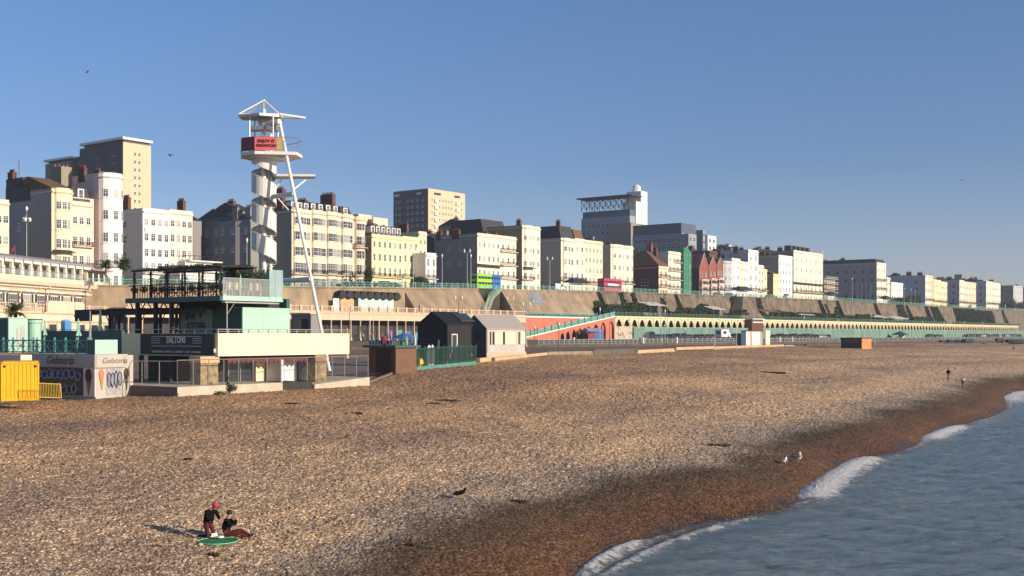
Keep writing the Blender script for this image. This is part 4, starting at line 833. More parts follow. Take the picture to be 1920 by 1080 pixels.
# ================= arched terrace =================
ARC=stucco('arcade_cream',(0.72,0.63,0.42)); HOARD=mat('green_hoarding',(0.16,0.27,0.21),.8,.35,.12,streak=1.0)
xa,xb=S0.fx(1153,2),S0.fx(1909,2); L_=xb-xa; ar=thing('arched_terrace','long cream cast arcade of dark pointed arches under a green railed deck','arcade',S0.w(xa,2,0),ANG)
nA=104; pit=L_/nA; n1=100
q=MB(); arches=[((i+.5)*pit,4.75,pit*.80) for i in range(nA)]; arch_wall(q,0,L_,lambda x:5.45,2.2,arches,0,.35)
for i in range(nA):
    xc=(i+.5)*pit; w_=pit*.80
    k=7; pts=[(xc+(w_/2+.12)*math.cos(math.pi*j/k),4.75-w_/2*1.25+1.25*(w_/2+.12)*math.sin(math.pi*j/k)) for j in range(k+1)]
    for a,b in zip(pts,pts[1:]): q.tube((a[0],-.06,a[1]),(b[0],-.06,b[1]),.09,3)
q.build('arched_front',ARC,ar)
q=MB(); q.box(0,L_,-.35,.0,5.25,5.5); q.box(-.1,L_,-.35,4.0,5.5,5.7); q.build('deck',ARC,ar)
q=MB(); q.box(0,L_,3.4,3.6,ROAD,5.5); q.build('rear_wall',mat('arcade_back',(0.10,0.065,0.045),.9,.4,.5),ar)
cm=MB(); cm.lathe([(.24,ROAD),(.17,ROAD+.8),(.13,2.0),(.24,2.35),(.26,2.6),(.15,2.7),(.1,5.2)],n=7); me=cm.mesh('column',[ARC])
for i in range(n1): put(me,'column',ar,(i*pit,-.12,0))
q=MB(); [q.box(i*pit-.15,i*pit+.15,-.25,0,ROAD,5.3) for i in range(n1,nA+1)]; q.build('column',ARC,ar)['kind']='stuff'
ho=thing('hoarding','weathered green hoarding closing the foot of the arched terrace','hoarding',S0.w(S0.fx(1188,.6),.6,0),ANG); Lh=S0.fx(1935,.6)-S0.fx(1188,.6)
q=MB(); q.box(0,Lh,0,.12,ROAD,2.35); q.build('boards',HOARD,ho); q=MB(); q.box(0,Lh,-.06,.18,2.35,2.47); q.build('capping',TURQ,ho)
q=MB(); q.box(0,.14,-.08,0,ROAD,2.35); me=q.mesh('batten',[HOARD])
for i in range(90): put(me,'batten',ho,(i*Lh/90,0,0))
gr=thing('graffiti_wall','graffiti-covered pale wall under the first three arches','wall',S0.w(S0.fx(1153,1),1,0),ANG); Lg=S0.fx(1188,1)-S0.fx(1153,1)
q=MB(); q.box(0,Lg,0,.3,ROAD,2.6); q.build('wall_face',CONCP,gr)
for i in range(3):
    q=MB(); rr_=random.Random(i); p0=Vector(((i+.3)*Lg/3,-.04,.2))
    for k in range(9): p1=p0+Vector((rr_.uniform(-1.2,1.2),0,rr_.uniform(-.8,.8))); p1.x=min(max(p1.x,i*Lg/3+.3),(i+1)*Lg/3-.3); p1.z=min(max(p1.z,-.9),1.9); q.tube(p0,p1,.09,3); p0=p1
    q.build('graffiti',[BLACK,mat('faded_red',(0.45,0.16,0.12),.8,.2),mat('faded_blue',(0.1,0.15,0.4),.8,.2)][i],gr)
TURW=mat('weathered_green_rail',(0.15,0.28,0.20),.6,.25,2)
railing('green lattice railing on the deck over the near arches',[S0.w(S0.fx(p,2.2),2.2,5.7) for p in (1150,1300,1420)],m=TURW,step=2.5,group='seafront railings')
railing('green lattice railing on the deck over the middle arches',[S0.w(S0.fx(p,2.2),2.2,5.7) for p in (1422,1550,1650)],m=TURW,step=3.5,group='seafront railings')
railing('green lattice railing on the deck over the far arches',[S0.w(S0.fx(p,2.2),2.2,5.7) for p in (1652,1780,1915)],m=TURW,step=5,group='seafront railings')
# back of deck: small lift house, central stair pier, awnings
x=S0.fx(1401,1); li=thing('lift_house','dark brown lift house interrupting the arches in the middle','lift house',S0.w(x,-.8,0),ANG); Ll=S0.fx(1422,1)-x
q=MB(); q.box(0,Ll,0,3,ROAD,5.6); q.build('cabin',DKBRICK,li); q=MB(); q.box(-.4,Ll+.4,-.5,3,5.6,5.9); q.build('roof',WPAINT,li); q=MB(); q.box(.6,Ll-.6,-.15,0,4.4,4.8); q.build('sign_board',FRAMEW,li)
sp_=thing('stair_pier','wide concrete stair pier rising like a pyramid up the cliff wall','stair',S0.w(0,0,0),ANG); xm=S0.fx(1408,5)
q=MB(); x1_,x2_=S0.fx(1384,4),S0.fx(1432,4); q.hexa([(x1_,1.0+2,5.5),(x2_,3.0,5.5),(x2_,9,5.5),(x1_,9,5.5)],[(xm-1.5,7.5,zU(xm)-.3),(xm+1.5,7.5,zU(xm)-.3),(xm+1.5,11,zU(xm)-.3),(xm-1.5,11,zU(xm)-.3)]); q.build('pier',CONC2,sp_)
q=MB(); q.tube((x1_,2.9,6.4),(xm-1.5,7.4,zU(xm)+.6),.12,4); q.build('west_handrail',TURQD,sp_); q=MB(); q.tube((x2_,2.9,6.4),(xm+1.5,7.4,zU(xm)+.6),.12,4); q.build('east_handrail',TURQD,sp_)
AWN=mat('grey_canvas',(0.50,0.49,0.47),.8,.1)
for i,(p0,p1,y_,lab) in enumerate(((1206,1247,566,'white sloping canvas awning over the deck above the near arches'),(1328,1356,574,'grey drooping awning on the deck left of the stair pier'),(1422,1458,579,'brownish awning right of the stair pier'),(1492,1524,585,'thin pale awning in front of the hedge'),(1632,1660,590,'whitish awning below the wide grey wall'),(1672,1700,593,'grey cafe awning on the far deck'))):
    x0_=S0.fx(p0,4.2); x1_=S0.fx(p1,4.2); z_=S0.z(y_,x0_,4.2); r=thing('awning',lab,'awning',S0.w(x0_,4.2,5.7),ANG,'cafe awnings on the deck'); Lw=x1_-x0_; hz1=z_-5.7
    q=MB(); q.hexa([(0,1.8,hz1),(Lw*.8,1.8,hz1),(Lw,-1,hz1-1.1),(Lw*.15,-1,hz1-1.1)],[(0,1.8,hz1+.08),(Lw*.8,1.8,hz1+.08),(Lw,-1,hz1-1.02),(Lw*.15,-1,hz1-1.02)]); q.build('canvas',AWN if i!=2 else BROWNTILE,r)
    for t in (.2,.6,.98): q=MB(); q.tube((Lw*t,-.9,0),(Lw*t,-.9,hz1-1.05),.06,5); q.build('pole',METAL,r)
# ================= wall along the railway, railings by the beach =================
xa,xb=S0.fx(-200,-18),S0.fx(2050,-18)
BRW=mat('brown_wall',(0.12,0.08,0.06),.9,.35,.3)
q=MB(); q.box(0,xb-xa,0,.5,-3.1,LOW); q.build('low_wall',BRW,None,S0.w(xa,-18.3,0),ANG,label='long brown retaining wall carrying the pale railing beside the road',cat='wall')
RL=mat('pale_turquoise_rail',(0.42,0.55,0.52),.5,.2,2)
for pa,pb,st_,lab in ((1010,1240,2.2,'pale turquoise railing on the brown wall in front of the red ramp'),(1242,1560,3,'pale turquoise railing on the brown wall in front of the parked cars'),(1562,1960,6,'pale turquoise railing on the brown wall at the far right')):
    railing(lab,[S0.w(S0.fx(pa,-18.1),-18.1,LOW),S0.w(S0.fx(pb,-18.1),-18.1,LOW)],h=1.15,step=st_,m=RL,lattice=False,group='railings beside the road',mid=True,post_r=.06)
def edge_seg(label,pa,pb,h,m,th=.6,name='low_wall',dz=0,cat='wall',group='low walls at the top of the beach',h2=None):
    def ep(px):
        for a,b,ea,eb in zip(EDGE_I,EDGE_I[1:],EDGE,EDGE[1:]):
            if a[0]<=px<=b[0]:
                k=(px-960)/F; dx,dy,dz_=[eb[i]-ea[i] for i in range(3)]; t=(k*ea[1]-ea[0])/(dx-k*dy); return Vector((ea[0]+dx*t,ea[1]+dy*t,ea[2]+dz_*t))
    a,b=ep(pa),ep(pb); d=(b-a); L=math.hypot(d.x,d.y); n=Vector((-d.y,d.x,0))/L*th; q=MB(); o=a.copy(); h2=h if h2 is None else h2
    P_=[a,b,b+n,a+n]; q.hexa([(p-o).xy.to_3d()+Vector((0,0,(p.z-o.z)-.9)) for p in P_],[Vector(((p-o).x,(p-o).y,p.z-o.z+dz+hh)) for p,hh in zip(P_,(h,h2,h2,h))]); return q.build(name,m,None,o,0,label=label,cat=cat,group=group)
edge_seg('dark green plinth wall below the green glass fence',741,893,.45,mat('green_plinth',(0.10,0.26,0.20),.8,.2,1),h2=.45)
for i,(a,b,h,m,lab) in enumerate(((900,921,.75,TAN,'short orange-lit block right of the green fence'),(928,1027,.62,TAN,'long orange-lit beach wall beside the timber hut'),(1028,1112,.7,mat('rough_stone',(0.30,0.22,0.15),.9,.4,1.2,.4,5),'rough stone beach wall below the red ramp'),(1113,1194,.9,mat('dark_timber',(0.12,0.10,0.08),.9,.4,1),'dark timber groyne boards beside the rough stone wall'),(1196,1265,.6,TAN,'tan beach wall in front of the first parked cars'),(1268,1340,.8,TAN,'stained tan beach wall with rusty posts'),(1342,1470,.7,TAN,'tan beach wall in front of the mint kiosk'),(1472,1490,.5,TAN,'short stub of tan wall'),(1512,1600,.7,BRW,'dark brown timber edge left of the orange hut'),(1636,1715,.9,BRW,'brown crumbling edge right of the orange hut'),(1716,1768,.9,BRW,'brown edge wall before the dark boat heap'))):
    edge_seg(lab,a,b,h,m)
# ================= terraces building at the far left (faces slightly more towards the pier) =================
A1=Frame(-80.4-6.3*.6,184-41*.6,math.atan2(41,6.3)); LA=41.5*1.6
tb=thing('terrace_building','long peach and cream two-storey terrace restaurant building with balustrade and striped valances','building',A1.w(0,0,0),A1.a)
def az(py,px,y=0): x=A1.fx(px,y); return A1.z(py,x,y)
zd=3.9; 
q=MB(); q.box(0,LA,0,14,-4,zd); q.build('lower_wall',PEACH,tb)
q=MB(); q.box(-.2,LA,-.25,0,zd-1.7,zd-1.45); q.box(-.2,LA,-.2,0,zd-.35,zd-.1); q.build('lower_cornice',PST,tb)
for i in range(14):
    x=1.5+i*4.7; o=MB(); o.box(x,x+2.4,-.06,.3,-1.0,1.8); o.box(x-.25,x,-.14,0,-1.2,2.1,1); o.box(x+2.4,x+2.65,-.14,0,-1.2,2.1,1); o.build('shop_window',[GLASS,PST],tb)
q=MB(); nb=int(LA/.42); q.box(0,LA,0,.24,zd,zd+.14); q.box(0,LA,-.03,.27,zd+1.15,zd+1.32)
for i in range(nb): q.lathe([(.06,zd+.14),(.11,zd+.4),(.05,zd+.9),(.07,zd+1.15)],(i*.42+.2,.12,0),5)
q.build('balustrade',PST,tb)
for i in range(12): o=MB(); o.box(i*5.8,i*5.8+.7,-.1,.35,zd,zd+1.45); o.build('pier',PST,tb)
xp=A1.fx(88,0); xq=A1.fx(158,0); o=MB(); o.hexa([(xp,-.15,zd-.1),(xq,-.15,zd-.1),(xq,.4,zd-.1),(xp,.4,zd-.1)],[(xp,-.15,zd+1.6),(xq,-.15,zd+1.6),(xq,.4,zd+1.6),(xp,.4,zd+1.6)]); o.box(xp+.5,xq-.5,-.15,.4,zd+1.6,zd+1.9); o.build('solid_parapet',PEACH,tb)
zc=8.3; q=MB(); q.box(0,LA-1,5,14,zd,zc); q.build('upper_wall',IVORY,tb)
q=MB(); q.hexa([(-.5,3.6,zc+.3),(LA,3.6,zc+.3),(LA,14,zc+.3),(-.5,14,zc+.3)],[(-.5,3.3,zc+.9),(LA,3.3,zc+.9),(LA,14,zc+.9),(-.5,14,zc+.9)]); q.box(-.3,LA-.5,4.3,5,zc-.1,zc+.3); q.box(-.5,LA,3.4,14,zc+.9,zc+1.7); q.build('upper_cornice',CREAM,tb)
for i in range(15):
    x=1.0+i*4.3; put(window_mesh('wide',2.5,2.1,i%3==0),'window',tb,(x+1.2,5,zd+.9))
    o=MB(); o.box(x-.7,x-.1,4.93,5.0,zd+.8,zd+3.1); o.box(x+2.5,x+3.1,4.93,5.0,zd+.8,zd+3.1); o.build('shutters',mat('dark_shutter',(0.05,0.055,0.045),.6,.1),tb)
    o=MB(); n=7
    for k in range(n): o.hexa([(x-.8+k*.6,5.0,zc-.35),(x-.3+k*.6,5.0,zc-.35),(x-.3+k*.6,4.0,zc-.95),(x-.8+k*.6,4.0,zc-.95)],[(x-.8+k*.6,5.0,zc-.3),(x-.3+k*.6,5.0,zc-.3),(x-.3+k*.6,4.0,zc-.7),(x-.8+k*.6,4.0,zc-.7)])
    o.build('valance',WPAINT if i%2 else CREAM,tb)
GL=mat('pane_glass',(0.55,0.65,0.62),.08,0,alpha=.30)
railing('glass and steel balustrade on the roof of the terrace building',[A1.w(0,3.6,zc+1.7),A1.w(LA*.86,3.6,zc+1.7)],h=1.0,step=2.6,m=METAL,lattice=False,mid=False,panel=GL,group='roof terrace balustrades')
# pavilion on top
pv=thing('roof_pavilion','flat roofed restaurant pavilion with striped valance on the terrace roof, top left','pavilion',A1.w(0,8,0),A1.a)
x9=A1.fx(165,8); q=MB(); q.box(0,x9,1,7,zc+1.7,zc+4.6); q.build('wall',IVORY,pv)
q=MB(); q.hexa([(-.5,-.8,zc+4.7),(x9+.3,-.8,zc+4.7),(x9+.3,7,zc+4.7),(-.5,7,zc+4.7)],[(-.5,-.8,zc+5.1),(x9+.3,-.8,zc+5.1),(x9-1,4,zc+6.0),(1,4,zc+6.0)]); q.build('roof',mat('lead_roof',(0.30,0.28,0.26),.6,.15,1),pv)
n=int(x9/2.9)
for i in range(n):
    o=MB(); o.box(i*2.9+.6,i*2.9+2.5,.93,1.0,zc+1.9,zc+4.0); o.build('window',GLASS,pv); o=MB(); o.box(i*2.9-.15,i*2.9+.35,-.5,0,zc+1.7,zc+4.7); o.build('column',IVORY,pv)
    o=MB(); o.box(i*2.9+.4,i*2.9+2.8,-.7,-.62,zc+4.2,zc+4.7); o.build('valance',WPAINT,pv)
x8=A1.fx(178,9); o=thing('white_annexe','low cream annexe with open dark bays right of the roof pavilion','building',A1.w(x9+.5,7.5,0),A1.a); q=MB(); q.box(0,7,1,6,zc+1.7,zc+4.2); q.build('wall',CREAM,o); q=MB(); q.box(-.3,7.5,-.5,6,zc+4.2,zc+4.5); q.build('roof',mat('lead_roof',(0,0,0)),o)
for i in range(3): q=MB(); q.box(.5+i*2.2,2.0+i*2.2,.93,1,zc+1.8,zc+3.9); q.build('window',GLASS,o)
# palms / trees by the upper rail at the left
PALM=mat('palm_leaf',(0.05,0.075,0.025),.7,.4,1.5)
def palm(label,loc,h,r,n=42):
    t=thing('palm_tree',label,'palm tree',loc,0,'palms'); rnd=random.Random(label); q=MB(); q.tube((0,0,0),(.1,0,h),.22,7,0,.15); q.build('trunk',BROWNTILE,t); q=MB()
    for _ in range(n):
        a=rnd.uniform(0,6.28); e=rnd.uniform(-.5,1.2); L=r*rnd.uniform(.7,1.1); p0=Vector((.1,0,h)); d=Vector((math.cos(a)*math.cos(e),math.sin(a)*math.cos(e),math.sin(e))); sd_=Vector((-math.sin(a),math.cos(a),0))*.22*r/2
        pts=[p0,p0+d*L*.5,p0+d*L*.85-Vector((0,0,.25*L))]; q.add([pts[0],pts[1]+sd_,pts[2],pts[1]-sd_],[(0,1,2,3)])
        for k in range(5): s_=.3+.14*k; c=p0+d*L*s_-Vector((0,0,.1*L*s_*s_)); q.add([c,c+sd_*2+Vector((0,0,-.25*r*.3))+d*.2,c+d*.12],[(0,1,2)]); q.add([c,c-sd_*2+Vector((0,0,-.25*r*.3))+d*.2,c+d*.12],[(0,1,2)])
    q.build('crown',PALM,t); return t
palm('left one of two dark bushy palms before the pink house',at(198,518,214),2.0,1.5,60); palm('larger right one of two dark bushy palms before the pink house',at(231,518,214),2.1,1.9,80)
palm('spiky palm in a dark planter above the mint kiosk at the left edge',at(28,604,112),1.0,1.3,50)
plant('dark domed evergreen tree beside the yellow terrace',S0.w(S0.fx(787,26),26,zU(S0.fx(787,26))),[(0,0,1.6,2.6,2.6,1.9)],1500,.28,'round_tree','tree')
plant('tall narrow dark bush at the corner of the yellow terrace',S0.w(S0.fx(690,30),30,zU(S0.fx(690,30))),[(0,0,2.5,1.2,1.2,2.8),(.3,0,4.5,1.3,1.3,1.6)],900,.25,'shrub','shrub')
for i,(px,h_,w_,lb) in enumerate(((1690,5,9,'left clump of dark trees in the far gap of the terrace'),(1712,7,7,'right taller clump of dark trees in the far gap of the terrace'),(1785,4,4,'small dark tree in the second far gap'),(1893,8,7,'dark tree before the far grey crescent'),(1912,7,8,'last dark tree at the right edge of the skyline'))):
    plant(lb,S0.w(S0.fx(px,30),30,zU(S0.fx(px,30))),[(0,0,h_*.55,w_*.7,w_*.7,h_*.45),(w_*.3,0,h_*.8,w_*.4,w_*.4,h_*.3)],900,.6,'broadleaf_tree','tree','far street trees')
# ================= beach bar =================
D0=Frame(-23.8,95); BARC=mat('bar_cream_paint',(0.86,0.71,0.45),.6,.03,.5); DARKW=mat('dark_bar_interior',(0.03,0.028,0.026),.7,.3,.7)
bb=thing('beach_bar','two-storey seafront bar with a long cream parapet, black sign and mint upper floor','building',D0.w(0,0,0),ANG)
PB,PT=-1.73,0.13; LX=D0.fx(655,0); LY=D0.fy(228,0)
q=MB(); q.box(0,LX,0,.25,PB,PT); q.box(0,.25,.25,LY,PB,PT); q.box(LX-.25,LX,.25,10,PB,PT); 
for i in range(1,5): q.box(LX*i/5-.012,LX*i/5+.012,-.008,0,PB,PT)
q.build('parapet',BARC,bb)
q=MB(); q.box(-.04,0,.0,LY,PB-.02,PB+.06); q.build('parapet_trim',METAL,bb)
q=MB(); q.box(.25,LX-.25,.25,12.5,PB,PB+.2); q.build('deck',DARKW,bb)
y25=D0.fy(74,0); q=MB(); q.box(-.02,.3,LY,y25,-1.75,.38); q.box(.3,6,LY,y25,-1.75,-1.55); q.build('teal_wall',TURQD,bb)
q=MB(); q.box(0,LX,-.02,.06,PT+.30,PT+.36); q.box(0,LX,-.01,.03,PT+.14,PT+.17)
for i in range(15): x=i*LX/14; q.box(x-.03,x+.03,-.02,.05,PT,PT+.33)
q.build('handrail',METAL,bb)
q=MB(); q.tube((.05,.2,PT+.34),(.05,y25,PT+.34),.025,4); [q.tube((.05,.2+i*1.4,PT),(.05,.2+i*1.4,PT+.34),.02,4) for i in range(18)]; q.build('side_handrail',METAL,bb)
# sign on the shaded west face
ya,yb=D0.fy(403,0),D0.fy(265,0); sg=MB(); sg.box(-.1,0,ya,yb,PB+.08,PT-.03); sgo=sg.build('sign',BLACK,bb)
sgo['label']='black sign reading DALTONS'
SIL=mat('silver_lettering',(0.62,0.60,0.58),.5,0); rot=(R(90),0,R(-90)); yc=(ya+yb)/2; zc_=(PB+PT)/2
text('DALTONS',.80,sgo,(-.115,yc,PT-.55),rot,SIL,bold=.022,sx=.68,spacing=1.02)
text('BREWHOUSE  CLUB',.15,sgo,(-.115,yc,PT-.90),rot,mat('dim_lettering',(.22,.21,.2),.5,0),spacing=1.2)
text('FEATURING | MUSIC | COMEDY | ART | CINEMA',.23,sgo,(-.115,yc,PB+.32),rot,SIL,spacing=1.22,sx=1.10,bold=.004)
wS=yb-ya
for zz,a,b in ((.20,.16,.84),(.38,.16,.28),(.38,.72,.84),(.56,.16,.28),(.56,.72,.84),(.74,.16,.28),(.74,.72,.84),(1.0,.16,.84),):
    q=MB(); q.box(-.118,-.10,yb-wS*b,yb-wS*a,PT-zz-.02-.06,PT-zz+.015-.06); q.build('line',SIL,sgo)
q=MB(); q.lathe([(.05,-.18),(.10,0),(.05,.18)],(-.14,ya-.12,PB+.45),8); q.build('wall_light',FRAMEW,bb)
# ground floor behind the fence
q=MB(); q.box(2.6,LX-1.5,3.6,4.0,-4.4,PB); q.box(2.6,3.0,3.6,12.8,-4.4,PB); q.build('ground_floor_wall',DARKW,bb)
gab=mat('gabion_stone',(0.42,0.32,0.18),.9,.6,2.2,.8,9,col2=(0.12,0.09,0.05))
def gx(px,y=.3): return D0.fx(px,y)
q=MB(); q.box(gx(376),gx(409),.3,1.6,-4.3,-2.25); g_=q.build('gabion_pillar',gab,bb); q=MB(); q.box(gx(376)-.05,gx(409)+.1,.25,1.65,-2.25,PB); q.build('pillar_cap',TAN,g_)
q=MB(); q.box(gx(591,.2),gx(612,.2),.2,1.4,-4.3,PB); q.build('gabion_pillar',gab,bb)
q=MB(); q.box(gx(427,1),gx(611,1),1,1.25,-2.25,PB); [q.box(gx(427,1)+i*.5,gx(427,1)+i*.5+.25,.93,1,-2.36,-2.2) for i in range(26)]; q.build('red_valance',mat('wine_red',(0.12,0.03,0.03),.7,.3,3),bb)
q=MB(); q.box(gx(480,2.8),gx(497,2.8),2.8,3.1,-4.3,-2.1); q.build('yellow_panel',BARC,bb)
q=MB(); q.box(gx(503,2.5),gx(556,2.5),2.5,2.8,-4.3,-2.15); q.box(gx(503,2.5),gx(503,2.5)+.2,.8,2.5,-4.3,-2.15); q.build('white_panel',WPAINT,bb)
for a,b in ((428,448),(450,472),(560,588)):
    q=MB(); q.box(gx(a,3.2),gx(b,3.2),3.2,3.5,-4.1,-2.1); q.box(gx(a,3.2)-.06,gx(a,3.2),3.1,3.5,-4.1,-2.1,1); q.build('folding_door',[GLASS,METAL],bb)
# dark sea-facing columns and bench on west side
for i in range(3): q=MB(); q.box(.2,.5,2.5+i*4,2.8+i*4,-4.3,PB); q.build('column',DARKW,bb)
# mint first floor box and BAR KITCHEN wall
yM=2.6; xM=D0.fx(455,yM); xN=D0.fx(543,yM); zt=(628-577)/2200*D0.w(xM,yM).y; y9=D0.fy(336,xM)
q=MB(); q.box(xM,xN,yM,y9,PB+.2,zt); q.box(xM-.04,xN+.05,yM-.05,yM,zt-.08,zt+.04); [q.box(xM+(xN-xM)*t,xM+(xN-xM)*t+.04,yM-.03,yM,PT-1,zt) for t in (.42,)]; fl=q.build('mint_box',MINT,bb)
q=MB(); q.box(xM-.06,xM-.005,yM+.05,y9,PT-1.5,zt+.02); [q.box(xM-.09,xM-.06,yM+.1,y9,PT+i*.42,PT+i*.42+.03) for i in range(6)]; q.build('dark_boarding',TURQD,bb)
q=MB(); q.box(xN,xN+.4,yM+.4,yM+3,PT-1.5,zt+.9); q.build('stair_enclosure',TURQD,bb)
q=MB(); q.box(xM,xN,yM+1.2,y9,zt,zt+.55); q.build('clerestory',DARKW,bb)
yk0,yk1=D0.fy(400,xM),D0.fy(341,xM); zk=(628-600)/2200*100
q=MB(); q.box(xM-.13,xM-.09,yk0,yk1,.1,zt-.05); kb=q.build('name_board',mat('slate_green',(0.22,0.30,0.27),.7,.1),bb)
BLK=mat('near_black_letters',(0.012,0.016,0.018),.8,0)
text('BAR  +',1.0,kb,(xM-.145,(yk0+yk1)/2+.35,zt-.62),rot,BLK,bold=.015,sx=.8); text('KITCHEN',1.0,kb,(xM-.145,(yk0+yk1)/2,zt-1.62),rot,BLK,bold=.015,sx=.62)
# upper slab
yT=2.2; xT=D0.fx(418,yT); xU=D0.fx(529,yT); yV=D0.fy(244,xT); zs=3.3
q=MB(); q.box(xT,xU,yT,yV,zs-.42,zs-.05); q.build('upper_slab',TURQD,bb)
q=MB(); q.box(xT-.05,xU+.05,yT-.06,yT,zs-.40,zs); q.build('mint_fascia',MINT,bb)
q=MB(); q.box(xT-.3,xT,yT,yV+.3,zs-.45,zs-.02); q.build('dark_fascia',TURQD,bb)
q=MB(); q.box(xT-.2,xU-.8,yT-.5,yT-.1,zs-.62,zs-.5); q.build('awning_box',METAL,bb)
q=MB(); q.tube((xT+.1,yT-.4,PT),(xT+.1,yT-.4,zs-.6),.05,6); q.tube((xT+.1,yT-.4,zs-1.6),(xT+.9,yT-.4,zs-.6),.03,5); q.build('steel_post',METAL,bb)
for i,px in enumerate((258,292,322)):
    y=D0.fy(px,xT+.3); q=MB(); q.box(xT+.15,xT+.45,y-.15,y+.15,PB,zs-.42)
    for s_ in (-1,1): q.tube((xT+.3,y,zs-1.7),(xT+.3,y+s_*1.1,zs-.45),.08,4)
    q.build('timber_post',DARKW,bb)
# glass balustrade on lit side, tall glass screen at the end
gl=MB(); n=9; x5=D0.fx(505,yT)
for i in range(n): a=xT+(x5-xT)*i/n; gl.add([(a+.05,yT-.02,zs),(a+(x5-xT)/n-.05,yT-.02,zs),(a+(x5-xT)/n-.05,yT-.02,zs+1.45),(a+.05,yT-.02,zs+1.45)],[(0,1,2,3)])
gl.build('glass_panels',GL,bb)
q=MB(); [q.box(xT+(x5-xT)*i/n-.025,xT+(x5-xT)*i/n+.025,yT-.05,yT,zs,zs+1.5) for i in range(n+1)]; q.box(xT,x5,yT-.05,yT,zs+1.46,zs+1.52); q.build('balustrade_frame',METAL,bb)
GL2=mat('milky_glass',(0.45,0.58,0.58),.15,0,alpha=.62)
q=MB(); q.add([(x5,yT-.03,zs-.2),(xU,yT-.03,zs-.2),(xU,yT-.03,zs+2.3),(x5,yT-.03,zs+2.3)],[(0,1,2,3)]); q.add([(xU,yT-.03,zs-.2),(xU,yT+2.5,zs-.2),(xU,yT+2.5,zs+2.3),(xU,yT-.03,zs+2.3)],[(0,1,2,3)]); q.build('glass_screen',GL2,bb)
q=MB(); [q.box(x-.04,x+.04,yT-.06,yT,zs-.2,zs+2.35) for x in (x5,(x5+xU)/2,xU)]; q.box(x5,xU,yT-.06,yT,zs+2.3,zs+2.38); q.build('screen_frame',TURQ,bb)
# dark side railing and pergola
q=MB(); q.tube((xT-.1,yT,zs+1.1),(xT-.1,yV,zs+1.1),.04,4); [q.box(xT-.13,xT-.07,yT+i*.35,yT+i*.35+.04,zs,zs+1.1) for i in range(int((yV-yT)/.35))]; q.build('side_railing',BLACK,bb)
pg=thing('pergola','dark timber pergola overgrown with climbing plants on the top deck','pergola',D0.w(0,0,0),ANG)
for i in range(6):
    y=yT+.6+(yV-yT-.8)*i/5; q=MB(); q.box(xT+.24,xT+.36,y-.06,y+.06,zs-.05,zs+2.35); q.build('post',BLACK,pg); q=MB(); q.box(xT+3.64,xT+3.76,y-.06,y+.06,zs-.05,zs+2.35); q.build('post',BLACK,pg)
q=MB(); q.box(xT+.1,xT+.5,yT+.3,yV,zs+2.38,zs+2.52); q.box(xT+3.5,xT+3.9,yT+.3,yV,zs+2.38,zs+2.52); [q.box(xT-.2,xT+4.2,yT+.5+i*.9,yT+.6+i*.9,zs+2.52,zs+2.6) for i in range(int((yV-yT)/.9))]; q.build('beams',BLACK,pg)
q=MB(); rnd=random.Random(4); leaves(q,[(xT+.3+rnd.uniform(-.2,3.6),yT+.5+(yV-yT-.6)*rnd.random(),zs+2.65,.7,.8,.14) for _ in range(34)]+[(xT+.3,yT+.6+(yV-yT-.8)*i/5,zs+1.7,.22,.3,.7) for i in range(6)],5200,.09,rnd); q.build('climbing_plants',GREEN,pg)
hd=MB(); xh=D0.fx(436,5.5); xk=D0.fx(508,5.5); leaves(hd,[(xh+(xk-xh)*i/7,5.5,zs+1.75,.75,.6,.85) for i in range(8)],5000,.09,random.Random(8)); 
ht=thing('hedge','tall dark planted hedge behind the chairs on the top deck','hedge',D0.w(0,0,0),ANG); hd.build('foliage',GREEN,ht); q=MB(); q.box(xh-.4,xk+.3,5.2,5.8,zs-.05,zs+.9); q.build('planter',DARKW,ht)
q=MB(); leaves(q,[(xT+.35,yT+.6+(yV-yT-.8)*i/9,zs+.75,.35,.5,.3) for i in range(10)],2200,.09,random.Random(12)); q.build('planting',GREEN,pg)
# chairs on the upper deck
def chair_proto(m):
    t=thing('cafe_chair','x','chair'); q=MB(); q.box(-.22,.22,-.22,.22,.44,.49); q.build('seat',m,t)
    q=MB(); q.tube((-.2,.22,.45),(-.2,.26,.9),.022,5); q.tube((.2,.22,.45),(.2,.26,.9),.022,5); q.tube((-.2,.26,.9),(.2,.26,.9),.025,5); q.tube((-.22,-.2,.68),(-.2,.24,.68),.02,5); q.tube((.22,-.2,.68),(.2,.24,.68),.02,5); q.box(-.08,.08,.235,.26,.49,.88); q.build('backrest',m,t)
    for sx_ in (-1,1):
        for sy_ in (-1,1): q=MB(); q.tube((sx_*.2,sy_*.2,.45),(sx_*.24,sy_*.25,0),.022,5); q.build('leg',m,t)
    return t
PEA=mat('peach_plastic',(0.62,0.45,0.34),.5,.05); CH=chair_proto(PEA); first=True
for px,lb in ((427,'first'),(443,'second'),(465,'third'),(482,'fourth')):
    x=D0.fx(px,yT+.6); c=CH if first else dup(CH,(0,0,0)); first=False; c.location=D0.w(x,yT+.6,zs); c.rotation_euler=(0,0,ANG+R(random.uniform(140,220))); c.scale=(1.25,1.25,1.25); c['label']=lb+' peach chair from the left behind the glass balustrade of the top deck'; c['group']='chairs on the top deck'
def table_proto(m):
    t=thing('bench_table','x','table'); q=MB(); q.box(-.9,.9,-.4,.4,.72,.78); q.build('top',m,t)
    for s_ in (-1,1):
        q=MB(); q.tube((s_*.7,-.45,0),(s_*.7,.3,.72),.04,4); q.tube((s_*.7,.45,0),(s_*.7,-.3,.72),.04,4); q.build('leg',m,t); q=MB(); q.box(-.9,.9,s_*.75-.13,s_*.75+.13,.42,.47); q.build('bench',m,t)
    return t
TB=table_proto(DARKW); first=True
